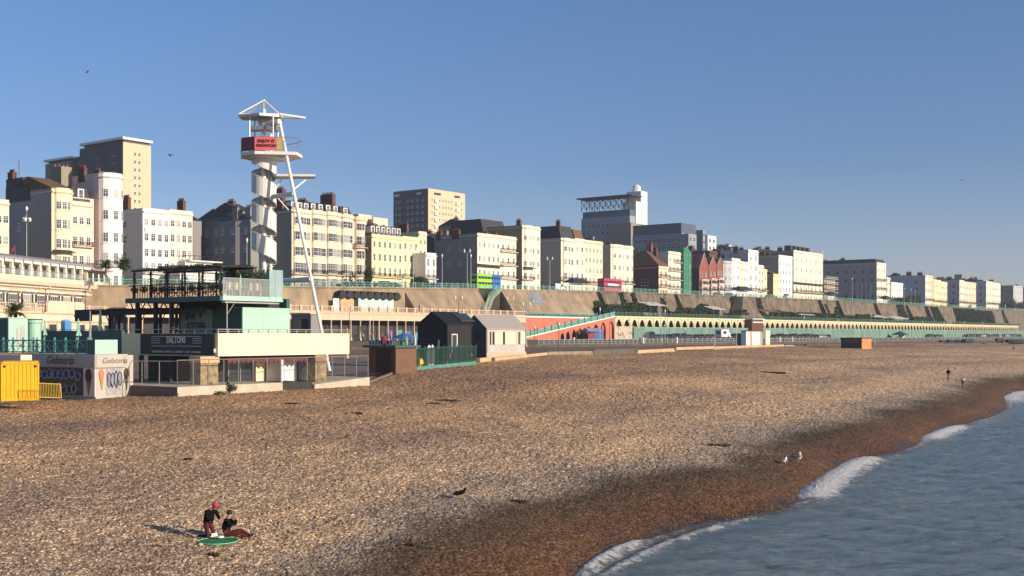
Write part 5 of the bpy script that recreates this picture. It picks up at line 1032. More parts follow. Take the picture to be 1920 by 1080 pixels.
for i,(y,lb) in enumerate(((4.5,'nearest the glass corner'),(7.2,'second from the glass corner'),(9.9,'third from the glass corner'),(12.4,'nearest the left end of the pergola'))):
    c=TB if first else dup(TB,(0,0,0)); first=False; c.location=D0.w(xT+1.6,y,zs); c.rotation_euler=(0,0,ANG+R(90)); c['label']='dark picnic table under the pergola, '+lb; c['group']='picnic tables under the pergola'
GRN=mat('bright_green_canvas',(0.06,0.30,0.14),.6,.2,3); MNT=mat('mint_canvas',(0.28,0.56,0.40),.7,.15,3)
def parasol(label,loc,h,r,m,cat='parasol'):
    t=thing('closed_parasol',label,cat,loc,0,'closed parasols'); q=MB(); q.tube((0,0,0),(0,0,h),.03,6); q.build('pole',METAL,t)
    q=MB(); n=10; prof=[(.03,h*.98),(r*.35,h*.85),(r*.55,h*.6),(r*.4,h*.5),(r,h*.28),(r*.8,h*.27)]; vs=[]
    for (rr_,z) in prof:
        for i in range(n): a=6.283*i/n; k=rr_*(1 if i%2 else .62); vs.append((k*math.cos(a),k*math.sin(a),z))
    q.add(vs,[(j*n+i,j*n+(i+1)%n,(j+1)*n+(i+1)%n,(j+1)*n+i) for j in range(len(prof)-1) for i in range(n)]); q.build('canopy',m,t); return t
parasol('bright green closed parasol under the right end of the top pergola',D0.w(D0.fx(413,3.6),3.6,zs),2.3,.30,GRN)
parasol('thin pale green closed parasol in front of the top deck hedge',D0.w(D0.fx(451,4),4,zs),2.1,.16,MNT)
parasol('mint closed parasol left of the tall one, above the turquoise railing',at(84,640,104),2.0,.22,MNT)
parasol('taller mint closed parasol near the dark screen on the lower terrace',at(147,642,103),2.1,.30,MNT)
parasol('dark green closed parasol left under the lower pergola',at(188,636,105),2.6,.30,TURQD)
parasol('dark green closed parasol right under the lower pergola',at(234,636,106),2.3,.28,TURQD)
# lower pergola
y0p,y1p=D0.fy(382,3.2),D0.fy(142,3.2); lp=thing('lower_pergola','dark low pergola with Y-shaped posts over the left terrace of the bar','pergola',D0.w(0,0,0),ANG)
zp=2.05; q=MB(); q.box(3.1,3.4,y0p,y1p,zp-.15,zp+.22); q.box(6.0,6.3,y0p,y1p,zp-.15,zp+.22); [q.box(2.9,6.5,y0p+.2+i*.9,y0p+.3+i*.9,zp+.22,zp+.36) for i in range(int((y1p-y0p)/.9))]; q.build('beams',DARKW,lp)
for px in (222,262,300,205,330):
    y=D0.fy(px,3.2); q=MB(); q.box(3.15,3.35,y-.1,y+.1,-1.5,zp-.1); q.tube((3.25,y,zp-1.0),(3.25,y-.8,zp),.06,4); q.tube((3.25,y,zp-1.0),(3.25,y+.8,zp),.06,4); q.build('post',DARKW,lp)
yb0,yb1=D0.fy(172,3.0),D0.fy(141,3.0); q=MB(); q.box(2.95,3.05,yb0,yb1,zp-.75,zp+.35); q.build('dark_screen',BLACK,lp)
q=MB(); leaves(q,[(3.2+rnd.random()*2.6,y0p+(y1p-y0p)*rnd.random(),zp+.3,.5,.8,.12) for _ in range(22)],1800,.09,rnd); q.build('climbing_plants',GREEN,lp)
# ================= terrace plinth and wire fence by the beach =================
G0=Frame(-25.66,90); pl=thing('terrace_plinth','low concrete terrace edge between the bar and the shingle, orange-lit corner','terrace',G0.w(0,0,0),ANG)
xe=G0.fx(693,0); ye=G0.fy(170,0); zf=-4.0; xa_=G0.fx(530,0); xb_=G0.fx(590,0)
q=MB(); q.box(0,xa_,0,ye,-5.6,zf); q.build('corner_slab',CONCP,pl); q=MB(); q.box(-.02,0,0,ye,-5.6,zf-.0); q.build('west_face',mat('grey_blue_kerb',(0.12,0.12,0.14),.8,.5,1.0,col2=(.2,.12,.1)),pl)
q=MB(); q.box(xa_,xb_,.3,7,-5.4,zf-.02); q.build('dark_kerb',DARKW,pl)
q=MB(); q.hexa([(xb_,0,-5.2),(xe,0,-5.2),(xe,7,-5.2),(xb_,7,-5.2)],[(xb_,0,zf-.28),(xe,0,zf+.15),(xe,7,zf+.15),(xb_,7,zf-.1)]); q.build('white_ramp',CONCP,pl)
def gfence(label,a,b,za,zb,h,n,group='wire fences round the bar terrace'):
    r=thing('wire_fence',label,'fence',G0.w(*a,za),0,group); A_=G0.w(*a,za); B_=G0.w(*b,zb)-A_; q=MB(); q.tube((0,0,h),B_+Vector((0,0,h)),.035,5); q.build('top_rail',METAL,r)
    pm_=MB(); pm_.tube((0,0,0),(0,0,h),.035,5); me=pm_.mesh('post',[METAL])
    for i in range(n+1): put(me,'post',r,B_*(i/n))
    q=MB(); q.add([Vector((0,0,.1)),B_+Vector((0,0,.1)),B_+Vector((0,0,h-.03)),Vector((0,0,h-.03))],[(0,1,2,3)]); q.build('mesh_panel',mat('clear_screen',(0.5,0.5,0.5),.2,0,alpha=.025),r)
gfence('thin steel framed clear screen fence along the beach side of the bar',(0.05,.1),(xe-.1,.1),zf,zf+.05,2.05,14)
gfence('thin steel framed clear screen fence on the west side of the bar terrace',(0.05,.1),(0.05,ye-.2),zf,zf-.1,1.98,5)
# planting and debris by the fence
plant('small green bush with a yellow flower growing through the fence',G0.w(G0.fx(434,-.2),-.2,-4.6),[(0,0,.35,.5,.35,.35),(-.3,0,.9,.2,.2,.5)],420,.07)
plant('dark low weeds heaped against the concrete edge',G0.w(G0.fx(412,-.3),-.3,-4.75),[(0,0,.15,.8,.3,.2),(-1.2,0,.12,.6,.3,.18)],400,.06,stem=False)
# ================= gelateria =================
G1=Frame(-32.3,91); ge=thing('ice_cream_parlour','single-storey cream ice cream kiosk with a graffitied shutter and curved fascia','kiosk',G1.w(0,0,0),ANG); yL=G1.fy(56,0)
FAS=mat('kiosk_fascia',(0.44,0.41,0.35),.6,.05,1)
q=MB(); q.box(0,3.4,0,yL,-5.2,-1.6); q.build('wall',FAS,ge)
q=MB(); fp=[(-.15,yL),(-.15,-.1),(0,-.2),(2.2,-.2)]+[(2.2+1.1*math.sin(a),-.2+1.1*(1-math.cos(a))) for a in (.4,.8,1.2,1.57)]+[(3.3,yL)]; q.prism(fp,-2.55,-1.52); fo_=q.build('fascia',FAS,ge)
SCR=mat('brown_script',(0.14,0.09,0.06),.6,0)
text('Gelateria',.95,fo_,(-.17,G1.fy(115,0),-2.03),rot,SCR,shear=.35,bold=.006,sx=1.1); text('Gelateria',.62,fo_,(1.55,-.215,-2.03),(R(90),0,0),SCR,shear=.35,sx=1.0)
ys0,ys1=G1.fy(157,0),G1.fy(66,0); q=MB(); q.box(-.04,0,ys0,ys1,-4.75,-2.62); q.build('shutter',mat('dirty_shutter',(0.11,0.09,0.075),.7,.3,2),ge)
GB=mat('graffiti_blue',(0.02,0.03,0.12),.6,.2); GW=mat('graffiti_white',(0.55,0.56,0.6),.6,.2)
rnd=random.Random(31)
def blob_letters(par,x,ya,yb,za,zb,n,m1,m2,axis='x'):
    for i in range(n):
        yy=ya+(yb-ya)*(i+.5)/n; zz=(za+zb)/2+rnd.uniform(-.1,.1); w_=(yb-ya)/n*.55; h_=(zb-za)*.5
        pts=[(yy+w_*math.cos(a)*rnd.uniform(.7,1.1),zz+h_*math.sin(a)*rnd.uniform(.7,1.1)) for a in [k*math.pi/4 for k in range(8)]]; q=MB()
        f_=(lambda u,v,d:(x-d,u,v)) if axis=='x' else (lambda u,v,d:(u,x-d,v))
        q.hexa([f_(u,v,0) for u,v in pts],[f_(u,v,.02) for u,v in pts],0)
        for a,b in zip(pts,pts[1:]+pts[:1]): q.tube(f_(*a,.03),f_(*b,.03),.035,3,1)
        a,b=rnd.sample(pts,2); q.tube(f_(*a,.03),f_(*b,.03),.03,3,1); q.build('graffiti',[m1,m2],par)
blob_letters(ge,-.045,G1.fy(152,0),G1.fy(70,0),-3.55,-2.75,8,GB,GW); blob_letters(ge,-.045,G1.fy(145,0),G1.fy(108,0),-4.65,-3.8,4,GB,GW)
def cone(par,x,y,z0,z1,w_,axis,m1,m2):
    f_=(lambda u,v,d:(x-d,y+u,v)) if axis=='x' else (lambda u,v,d:(x+u,y-d,v)); q=MB(); zm=z0+(z1-z0)*.55
    A_=[(-w_*.42,zm),(w_*.42,zm),(0.05,z0)]; q.hexa([f_(u,v,0) for u,v in A_],[f_(u,v,.04) for u,v in A_],1)
    B_=[(w_*.5*math.cos(a),zm+(z1-zm)*.45+(z1-zm)*.55*math.sin(a)) for a in [k*.5236 for k in range(12)]]; q.hexa([f_(u,v,.01) for u,v in B_],[f_(u,v,.07) for u,v in B_],0); q.build('ice_cream_sign',[m1,m2],par)
CHO=mat('chocolate',(0.06,0.03,0.02),.6,.2); WAF=mat('wafer',(0.40,0.20,0.08),.7,.2); STR=mat('strawberry',(0.65,0.18,0.12),.6,.1)
q=MB(); q.box(-.05,0,.02,ys0-.02,-4.8,-2.56); q.build('white_panel',WPAINT,ge)
cone(ge,-.06,(G1.fy(168,0)),-4.7,-2.65,.85,'x',CHO,WAF); cone(ge,.5,-.01,-4.3,-2.65,.42,'y',STR,WAF); cone(ge,2.75,-.01,-4.4,-2.62,.45,'y',CHO,SCR)
q=MB(); q.box(.95,2.4,-.03,0,-4.7,-2.6); q.build('side_shutter',mat('pale_shutter',(0.35,0.34,0.33),.6,.3,3),ge)
blob_letters(ge,-.035,1.0,2.3,-4.2,-2.9,4,mat('graffiti_grey',(0.25,0.25,0.27),.6,.2),GB,'y')
q=MB(); x2=G1.fx(219,0); q.box(-.1,x2,-.1,.15,-1.5,-.38); q.build('mint_parapet',MINT,ge); q=MB(); q.box(-.14,-.1,-.1,.7,-1.5,-.38); q.box(-.1,.1,.15,.9,-1.5,-.38); q.build('teal_parapet',TURQD,ge)
railing('ornate turquoise railing on the kiosk roof terrace at the left',[G1.w(0,1.0,-1.5),G1.w(0,G1.fy(-30,0),-1.5)],h=1.05,step=1.5,m=mat('dark_turquoise_rail',(0.10,0.30,0.26),.5,.2,2),group='kiosk railings')
# left edge: second kiosk fascia, mint kiosks on the terrace
G2=Frame(*at(49,740,88).xy); k2=thing('shop_kiosk','cream kiosk with a red awning partly hidden by the yellow container','kiosk',G2.w(0,0,0),ANG); yk=G2.fy(-40,0)
q=MB(); q.box(0,.3,.2,yk,-5,-1.55); q.build('wall',DARKW,k2); q=MB(); q.box(-.5,.4,-.1,yk,-2.1,-1.5); q.build('fascia',PEACH,k2); q=MB(); q.hexa([(-1.2,-.2,-2.4),(0,-.2,-2.2),(0,yk,-2.2),(-1.2,yk,-2.4)],[(-1.2,-.2,-2.35),(0,-.2,-2.1),(0,yk,-2.1),(-1.2,yk,-2.35)]); q.build('red_awning',RED,k2)
for (pc,pl_,pr_,yt,yb_,Y,m1,lb,cyl) in ((16,-40,52,597,662,101,MINT,'square mint painted kiosk with white streaks on the terrace at the left edge',0),(64,0,0,600,640,106,MINT,'rounded mint green turret beside the square mint kiosk',1)):
    c_=at(pc,yt,Y); f_=Frame(c_.x,c_.y)
    if cyl: r=thing('round_kiosk',lb,'kiosk',(c_.x,c_.y,-1.5),ANG); q=MB(); q.lathe([(.6,0),(.6,c_.z+1.2),(.72,c_.z+1.25),(.72,c_.z+1.5)],n=16); q.build('wall',MINT,r); q=MB(); q.lathe([(.75,c_.z+1.5),(.7,c_.z+1.6)],n=16); q.build('roof',TURQD,r)
    else:
        r=thing('square_kiosk',lb,'kiosk',(c_.x,c_.y,-1.5),ANG); Wk=f_.fx(pr_,0); Dk=f_.fy(pl_,0); q=MB(); q.box(0,Wk,0,Dk,0,c_.z+1.5); q.build('wall',m1,r); q=MB(); q.box(-.08,Wk+.08,-.08,Dk,c_.z+1.5,c_.z+1.58); q.build('roof',MINT,r); q=MB(); q.box(Wk*.4,Wk*.52,-.03,0,.3,c_.z+.7); q.box(Wk*.6,Wk*.85,-.03,0,.6,c_.z+.9); q.build('poster',METAL,r); q=MB(); q.box(-.05,0,.02,Dk,0,c_.z+1.45); q.build('dark_side',TURQD,r)
# portable toilet and planter
q=thing('portable_toilet','bright blue portable toilet behind the lower terrace','toilet',at(124,626,195),ANG); m_=MB(); m_.box(-.6,.6,-.6,.6,0,2.1); m_.build('cabin',mat('toilet_blue',(0.05,0.25,0.55),.4,.1,2),q); m_=MB(); m_.lathe([(.75,2.1),(.6,2.3),(.2,2.4)],n=10); m_.build('roof',mat('toilet_pale',(0.2,0.45,0.7),.4,.1),q)
# ================= yellow container and barrier =================
YEL=mat('yellow_steel',(0.78,0.42,0.01),.5,.12,1.5,streak=.3); YEL2=mat('yellow_tube',(0.75,0.50,0.04),.5,.1)
Y0=Frame(*at(3,740,79).xy,R(22)); yc_=thing('storage_container','yellow steel storage container standing on the shingle','container',(Y0.ox,Y0.oy,-4.45),R(22)); Wc=Y0.fx(72,0); ht_=2.62
q=MB(); q.box(0,Wc,0,5.5,.1,ht_); 
for i in range(9): q.box(i*Wc/9+.04,i*Wc/9+.16,-.035,0,.2,ht_-.15)
q.build('body',YEL,yc_); q=MB(); q.box(-.04,Wc+.04,-.05,.05,ht_-.12,ht_+.02); q.box(-.04,Wc+.04,-.05,.05,.0,.14); q.box(-.05,.06,-.05,.05,.1,ht_); q.box(Wc-.06,Wc+.05,-.05,.05,.1,ht_); q.box(.1,Wc-.1,-.045,0,.78,.84); q.build('frame',YEL,yc_)
for x in (.18,Wc-.18): q=MB(); q.box(x-.07,x+.07,-.08,-.04,ht_-.36,ht_-.22); q.build('lifting_eye',BLACK,yc_)
B0=Frame(*at(70,747,78.5).xy,R(28)); br=thing('crowd_barrier','yellow tubular crowd barrier leaning beside the yellow container','barrier',(B0.ox,B0.oy,-4.30),R(28)); Wb=B0.fx(115,0)
q=MB(); q.path([(0,0,.12),(Wb,0,.05),(Wb-.06,0,.98),(-.06,0,1.08),(0,0,.12)],.025,6); q.build('frame',YEL2,br)
for i in range(14): q=MB(); x=(i+1)*Wb/15; q.tube((x,0,.1),(x-.03,0,1.03),.014,4); q.build('bar',YEL2,br)
# ================= kiosk, green glass fence, huts =================
K0=Frame(*at(742,692,113).xy); kk=thing('bar_kiosk','brown shuttered beach kiosk with a flat teal roof and blue letter board','kiosk',(K0.ox,K0.oy,-3.75),ANG); dk=K0.fy(692,0)
WOODB=mat('brown_timber',(0.16,0.085,0.05),.7,.25,1.5); hk=(628-652)/2200*113+3.75
q=MB(); q.box(0,3,0,dk,0,hk); q.build('wall',WOODB,kk); q=MB(); q.box(-.4,3.3,-.3,dk+.5,hk,hk+.22); q.build('roof',TURQD,kk); q=MB(); q.box(-.05,0,dk*.18,dk*.72,.1,hk-.2); q.build('shutter',mat('dark_shutter_wood',(0.06,0.03,0.02),.7,.2,3),kk)
for i in range(8): q=MB(); y=dk*.05+i*dk*.115; q.box(-.3,-.2,y,y+.22,hk+.28,hk+.72); q.build('roof_letter',mat('letter_blue',(0.05,0.12,0.30),.5,.1),kk)
q=MB(); q.lathe([(.0,0),(.35,.2),(.4,.5),(.15,.85),(0,.95)],(-.25,dk*.35,hk+.2),9); q.build('roof_figure',mat('dull_crimson',(0.25,0.04,0.06),.6,.3,4),kk)
q=MB(); q.box(-.35,-.3,-.2,dk+.4,hk+.85,hk+.89); q.build('roof_rail',FRAMEW,kk)
GGL=mat('green_glass',(0.015,0.045,0.035),.5,0,spec=.1,alpha=.72)
def ept(px):
    for a,b,ea,eb in zip(EDGE_I,EDGE_I[1:],EDGE,EDGE[1:]):
        if a[0]<=px<=b[0]:
            k=(px-960)/F; dx,dy,dz_=[eb[i]-ea[i] for i in range(3)]; t=(k*ea[1]-ea[0])/(dx-k*dy); return Vector((ea[0]+dx*t,ea[1]+dy*t,ea[2]+dz_*t))
gp=[ept(p)+Vector((0,.3,.45)) for p in (743,820,893)]
railing('dark green glass windbreak fence in front of the black hut',gp,h=1.75,step=2.0,m=mat('green_post',(0.04,0.10,0.08),.6,.1),lattice=False,mid=False,panel=GGL,name='glass_fence',cat='fence',post_r=.05)
BLKW=mat('black_boards',(0.012,0.012,0.014),.6,.2,1.5); GRYB=mat('charcoal_boards',(0.055,0.06,0.068),.6,.12,1.5); SILV=mat('silver_boards',(0.52,0.48,0.43),.6,.15,1.2,streak=.2); ZINC=mat('zinc_roof',(0.34,0.31,0.28),.5,.06,.8)
def hut(label,pc,pbase,Y,pl_,pr_,yeave,yridge,wallm,sidem,roofm,zb):
    c_=at(pc,pbase,Y); f_=Frame(c_.x,c_.y); Wd=f_.fx(pr_,0); Dp=f_.fy(pl_,0); ze=(HY-yeave)/F*Y-zb; zr=(HY-yridge)/F*f_.w(0,Dp/2).y-zb
    r=thing('timber_hut',label,'hut',(c_.x,c_.y,zb),ANG,'beach huts with gables'); q=MB(); q.box(0,Wd,0,.2,0,ze); q.box(0,Wd,Dp-.2,Dp,0,ze); q.build('wall',wallm,r)
    q=MB(); q.add([(x,y,z) for x in (0,.2) for y,z in ((.0,0),(Dp,0),(Dp,ze),(Dp/2,zr),(0,ze))],[(0,1,2,3,4),(9,8,7,6,5)]+[(i,5+i,5+(i+1)%5,(i+1)%5) for i in range(5)]); q.add([(x,y,z) for x in (Wd-.2,Wd) for y,z in ((.0,0),(Dp,0),(Dp,ze),(Dp/2,zr),(0,ze))],[(0,1,2,3,4),(9,8,7,6,5)]+[(i,5+i,5+(i+1)%5,(i+1)%5) for i in range(5)])
    for i in range(int(Dp/.35)): q.box(-.02,0,i*.35,i*.35+.05,0,min(ze+(zr-ze)*(1-abs(i*.35-Dp/2)/(Dp/2)),zr)-.1)
    q.build('gable_wall',sidem,r)
    q=MB(); e=.12; q.hexa([(-.1,-e,ze-.03),(Wd+.1,-e,ze-.03),(Wd+.1,Dp/2,zr),(-.1,Dp/2,zr)],[(-.1,-e,ze+.09),(Wd+.1,-e,ze+.09),(Wd+.1,Dp/2,zr+.14),(-.1,Dp/2,zr+.14)]); q.hexa([(-.1,Dp/2,zr),(Wd+.1,Dp/2,zr),(Wd+.1,Dp+e,ze-.03),(-.1,Dp+e,ze-.03)],[(-.1,Dp/2,zr+.14),(Wd+.1,Dp/2,zr+.14),(Wd+.1,Dp+e,ze+.09),(-.1,Dp+e,ze+.09)]); q.build('roof',roofm,r)
    return r,f_,Wd,Dp,ze,zr
r,f_,Wd,Dp,ze,zr=hut('black timber hut with a gable, white slit window and faint lettering',838,684,141,783,885,610,586,BLKW,BLKW,BLKW,-3.6)
q=MB(); q.box(-.03,0,Dp*.24,Dp*.30,1.9,3.0); q.build('slit_window',FRAMEW,r)
text('Sea Lanes\nSwimming\nStudio',.42,r,(-.05,Dp*.70,2.6),rot,mat('faint_lettering',(.12,.12,.12),.5,0),align='CENTER')
xw_=f_.fx(846,0); q=MB(); q.box(xw_,xw_+1.0,-.05,0,1.6,3.6); q.box(xw_,xw_+.08,-.1,-.0,1.5,3.7,1); q.box(xw_+.95,xw_+1.1,-.1,0,1.5,3.7,1); q.box(xw_,xw_+1,-.1,0,3.6,3.72,1); q.build('glazed_door',[GLASS,FRAMEW],r)
xs_=f_.fx(858,1); q=MB(); q.hexa([(xs_,.4,ze+.50),(xs_+2.6,.4,ze+.50),(xs_+2.6,Dp*.4,zr-.15),(xs_,Dp*.4,zr-.15)],[(xs_,.4,ze+.62),(xs_+2.6,.4,ze+.62),(xs_+2.6,Dp*.4,zr-.03),(xs_,Dp*.4,zr-.03)]); q.build('skylight',GLASS,r)
r,f_,Wd,Dp,ze,zr=hut('grey timber hut with silver boarded sea front, pale roof and dark gable end',912,671,150,868,986,617,592,SILV,GRYB,ZINC,-3.0)
for a,b in ((918.5,920.5),(923.5,926),(943,945.5),(972,974)):
    xa_,xb2=f_.fx(a,0),f_.fx(b,0); q=MB(); q.box(xa_,xb2,-.05,0,1.75,3.4); q.build('slit_window',BLACK,r)
for a,b in ((926.5,942),(946,966),(975,984)):
    q=MB(); q.box(f_.fx(a,0),f_.fx(b,0),-.09,-.02,1.75,3.4); q.build('shutter',mat('pale_shutter_board',(0.66,0.56,0.42),.7,.06,1),r)
q=MB(); [q.box(i*.22,i*.22+.03,-.02,0,0,ze) for i in range(int(Wd/.22))]; q.build('board_joints',SILV,r)
q=MB(); q.box(-.02,Wd,-.06,0,.0,.75); q.build('brick_base',mat('pale_brick',(0.50,0.40,0.30),.8,.1,1),r); q=MB(); q.box(-.07,0,Dp*.28,Dp*.48,2.5,3.1); q.build('gable_vent',BLACK,r)
# colourful clutter behind the green fence
CL=[mat('life_red',(0.50,0.03,0.03),.5,.1),mat('buoy_yellow',(0.6,0.38,0.03),.5,.1),WPAINT,mat('board_blue',(0.1,0.2,0.45),.5,.1)]
for i,(px,py,h_,r_,mi,nm,lb) in enumerate(((743,688,1.0,.35,0,'bin','red bin at the left end of the green glass fence'),(782,684,1.0,.5,1,'buoy','big yellow buoy at the left of the black hut'),(837,682,1.1,.35,0,'lifebuoy','red life ring post behind the green glass fence'),(878,678,1.0,.35,0,'lifebuoy','second red life ring nearer the grey hut'))):
    p=ept(px)+Vector((0,1.6,.25)); t=thing(nm,lb,nm,p,0); q=MB()
    if nm=='bin': q.lathe([(.3,0),(.35,.9),(.36,.95),(.1,1.1)],n=10); q.build('body',CL[0],t); q=MB(); q.lathe([(.32,0),(.33,.15)],n=10); q.build('base',WPAINT,t)
    elif nm=='buoy': q.lathe([(.15,0),(.55,.4),(.5,.8),(.15,1.1),(.1,1.4)],n=12); q.build('float',CL[1],t); q=MB(); q.tube((0,0,1.3),(0,0,1.7),.03,5); q.build('ring_bolt',METAL,t)
    else:
        q.tube((0,0,0),(0,0,1.5),.05,5); q.build('post',WPAINT,t); q=MB(); n=14; [q.tube((.36*math.cos(6.283*k/n),-.08,.95+.36*math.sin(6.283*k/n)),(.36*math.cos(6.283*(k+1)/n),-.08,.95+.36*math.sin(6.283*(k+1)/n)),.08,6) for k in range(n)]; q.build('ring',CL[0],t)
for px,mi,lb in ((802,2,'white paddle board leaning outside the black hut'),(808,2,'second slim white paddle board outside the black hut'),(854,3,'blue board standing by the glazed door of the black hut')):
    p=ept(px)+Vector((0,2.2,.25)); q=MB(); q.extr([(-.1,0),(.1,0),(.28,.5),(.3,1.5),(.16,2.1),(0,2.3),(-.16,2.1),(-.3,1.5),(-.28,.5)],-.05,.05); q.build('paddle_board',CL[mi],None,p,R(20),label=lb,cat='paddle board',group='boards outside the black hut')
# ================= zip wire tower =================
TX,TY=at(495,500,120).x,120.0; TF=Frame(TX,TY,R(0)); TG=-3.2
zw=thing('zip_tower','tall white steel tower with a spiral stair, red banner platform and slanting leg','tower',(TX,TY,0),0)
WST=mat('white_steel',(0.74,0.71,0.66),.45,.06,1.5); PERF=mat('perforated_steel',(0.74,0.72,0.68),.6,.06,6,alpha=.86)
def tz(py): return (HY-py)/F*TY
def tx(px): return (px-960)/F*TY-TX
q=MB(); q.tube((0,0,TG),(0,0,tz(205)),.25,14); q.build('main_column',WST,zw)
q=MB(); q.tube((.62,.35,TG),(.62,.35,tz(250)),.16,10); q.build('thin_column',WST,zw)
# spiral stair: treads and curved guard
zb_,zt_=tz(507),tz(292); pitch=2.92; Rr=1.22; turns=(zt_-zb_)/pitch
q=MB(); nst=int(turns*14)
for i in range(nst):
    a=-2*math.pi*i/14+2.2; z=zb_+i*pitch/14; a2=a-2*math.pi/14*1.05
    q.hexa([(.28*math.cos(a),.28*math.sin(a),z),(Rr*math.cos(a),Rr*math.sin(a),z),(Rr*math.cos(a2),Rr*math.sin(a2),z),(.28*math.cos(a2),.28*math.sin(a2),z)],[(.28*math.cos(a),.28*math.sin(a),z+.06),(Rr*math.cos(a),Rr*math.sin(a),z+.06),(Rr*math.cos(a2),Rr*math.sin(a2),z+.06),(.28*math.cos(a2),.28*math.sin(a2),z+.06)])
q.build('stair_treads',METAL,zw)
q=MB(); k=24; nn=int(turns*k)
for i in range(nn):
    a=-2*math.pi*i/k+2.2; b=-2*math.pi*(i+1)/k+2.2; z0=zb_+i*pitch/k; z1=zb_+(i+1)*pitch/k
    q.hexa([(Rr*math.cos(a),Rr*math.sin(a),z0-.1),(Rr*math.cos(b),Rr*math.sin(b),z1-.1),((Rr+.04)*math.cos(b),(Rr+.04)*math.sin(b),z1-.1),((Rr+.04)*math.cos(a),(Rr+.04)*math.sin(a),z0-.1)],[(Rr*math.cos(a),Rr*math.sin(a),z0+1.75),(Rr*math.cos(b),Rr*math.sin(b),z1+1.75),((Rr+.04)*math.cos(b),(Rr+.04)*math.sin(b),z1+1.75),((Rr+.04)*math.cos(a),(Rr+.04)*math.sin(a),z0+1.75)])
q.build('spiral_guard',PERF,zw)
q=MB()
for s_ in (1.78,-.1):
    for i in range(nn): a=-2*math.pi*i/k+2.2; b=-2*math.pi*(i+1)/k+2.2; q.tube(((Rr+.03)*math.cos(a),(Rr+.03)*math.sin(a),zb_+i*pitch/k+s_),((Rr+.03)*math.cos(b),(Rr+.03)*math.sin(b),zb_+(i+1)*pitch/k+s_),.035,4)
q.build('guard_rail',WST,zw)
# platform
zp0=tz(296); pf=[(tx(449),.6),(tx(460),-1.6),(tx(488),-2.6),(tx(562),-2.0),(tx(566),.3),(tx(535),2.4),(tx(470),2.4)]
q=MB(); q.prism(pf,zp0,zp0+.32); q.prism([(x*.7,y*.7) for x,y in pf],zp0-.18,zp0); q.build('platform',WST,zw)
q=MB(); pr=pf+[pf[0]]
for a,b in zip(pr,pr[1:]):
    q.tube((*a,zp0+1.75),(*b,zp0+1.75),.035,4); n=max(2,int(math.hypot(b[0]-a[0],b[1]-a[1])/.55))
    for i in range(n): x=a[0]+(b[0]-a[0])*i/n; y=a[1]+(b[1]-a[1])*i/n; q.tube((x,y,zp0+.3),(x,y,zp0+1.75),.018,3)
q.build('platform_railing',METAL,zw)
BANR=mat('red_banner',(0.62,0.13,0.12),.6,.06,2); BAND=mat('maroon_banner',(0.22,0.05,0.05),.6,.06,2)
def lerp2(a,b,t): return (a[0]+(b[0]-a[0])*t,a[1]+(b[1]-a[1])*t)
def bann(a,b,t0,t1,m,nm):
    p,q_=lerp2(a,b,t0),lerp2(a,b,t1); d=Vector((q_[0]-p[0],q_[1]-p[1])); nrm=Vector((d.y,-d.x)).normalized()*.06; q=MB(); q.hexa([(p[0],p[1],zp0+.4),(q_[0],q_[1],zp0+.4),(q_[0]+nrm.x,q_[1]+nrm.y,zp0+.4),(p[0]+nrm.x,p[1]+nrm.y,zp0+.4)],[(p[0],p[1],zp0+1.72),(q_[0],q_[1],zp0+1.72),(q_[0]+nrm.x,q_[1]+nrm.y,zp0+1.72),(p[0]+nrm.x,p[1]+nrm.y,zp0+1.72)]); o=q.build(nm,m,zw); return o,p,q_,math.atan2(d.y,d.x)
bann(pf[1],pf[2],0,1,BAND,'maroon_banner'); o,p,q_,an=bann(pf[2],pf[3],0,.52,BANR,'red_banner'); bann(pf[2],pf[3],.54,.66,mat('yellow_banner',(0.5,0.36,0.08),.6,.3,4),'yellow_banner')
mx,my=(p[0]+q_[0])/2,(p[1]+q_[1])/2; INK=mat('dark_red_ink',(0.12,0.015,0.02),.6,0)
text('ENJOY IT',.42,o,(mx+.1,my-.10,zp0+1.3),(R(90),0,an),INK,bold=.012); text('BRIGHTON',.38,o,(mx+.1,my-.10,zp0+.85),(R(90),0,an),INK,bold=.012)
# canopy roof and its stays
zr_=tz(217); rf=[(tx(450),-.2),(tx(456),-1.4),(tx(494),-2.2),(tx(530),-.9),(tx(571),-.3),(tx(571),.1),(tx(528),1.6),(tx(470),1.6)]
q=MB(); q.prism([(tx(451),-.9),(tx(494),-1.9),(tx(527),-1.0),(tx(527),1.2),(tx(494),1.6),(tx(451),.9)],zr_-.30,zr_-.05); q.build('roof_canopy',METAL,zw)
q=MB(); q.tube((tx(527),-.9,zr_+.0),(tx(572),0,zr_-.22),.12,6); q.tube((tx(527),1.0,zr_),(tx(572),0,zr_-.22),.12,6); q.tube((tx(451),-.9,zr_),(tx(527),-.9,zr_+.02),.08,6); q.tube((tx(451),.9,zr_),(tx(527),1.0,zr_+.02),.08,6); q.build('roof_boom',WST,zw)
q=MB(); q.tube((0,0,tz(222)),(0,0,tz(187)),.13,8); [q.tube((0,0,tz(188)),(x,y,zr_),.085,5) for x,y in ((tx(451),-.9),(tx(451),.9),(tx(527),-.9),(tx(527),1.0))]; q.build('roof_mast',WST,zw)
for x,y in ((tx(473),-1.2),(tx(517),-1.3),(tx(473),1.2),(tx(517),1.2)): q=MB(); q.tube((x,y,zp0+.3),(x,y,zr_-.2),.07,6); q.build('canopy_post',METAL,zw)
q=MB(); q.prism([(tx(469),-.6),(tx(520),-.9),(tx(520),.9),(tx(469),.6)],tz(245),tz(238)); q.prism([(tx(485),-.5),(tx(503),-.5),(tx(503),.5),(tx(485),.5)],tz(238),tz(222)); q.build('inner_gantry',METAL,zw)
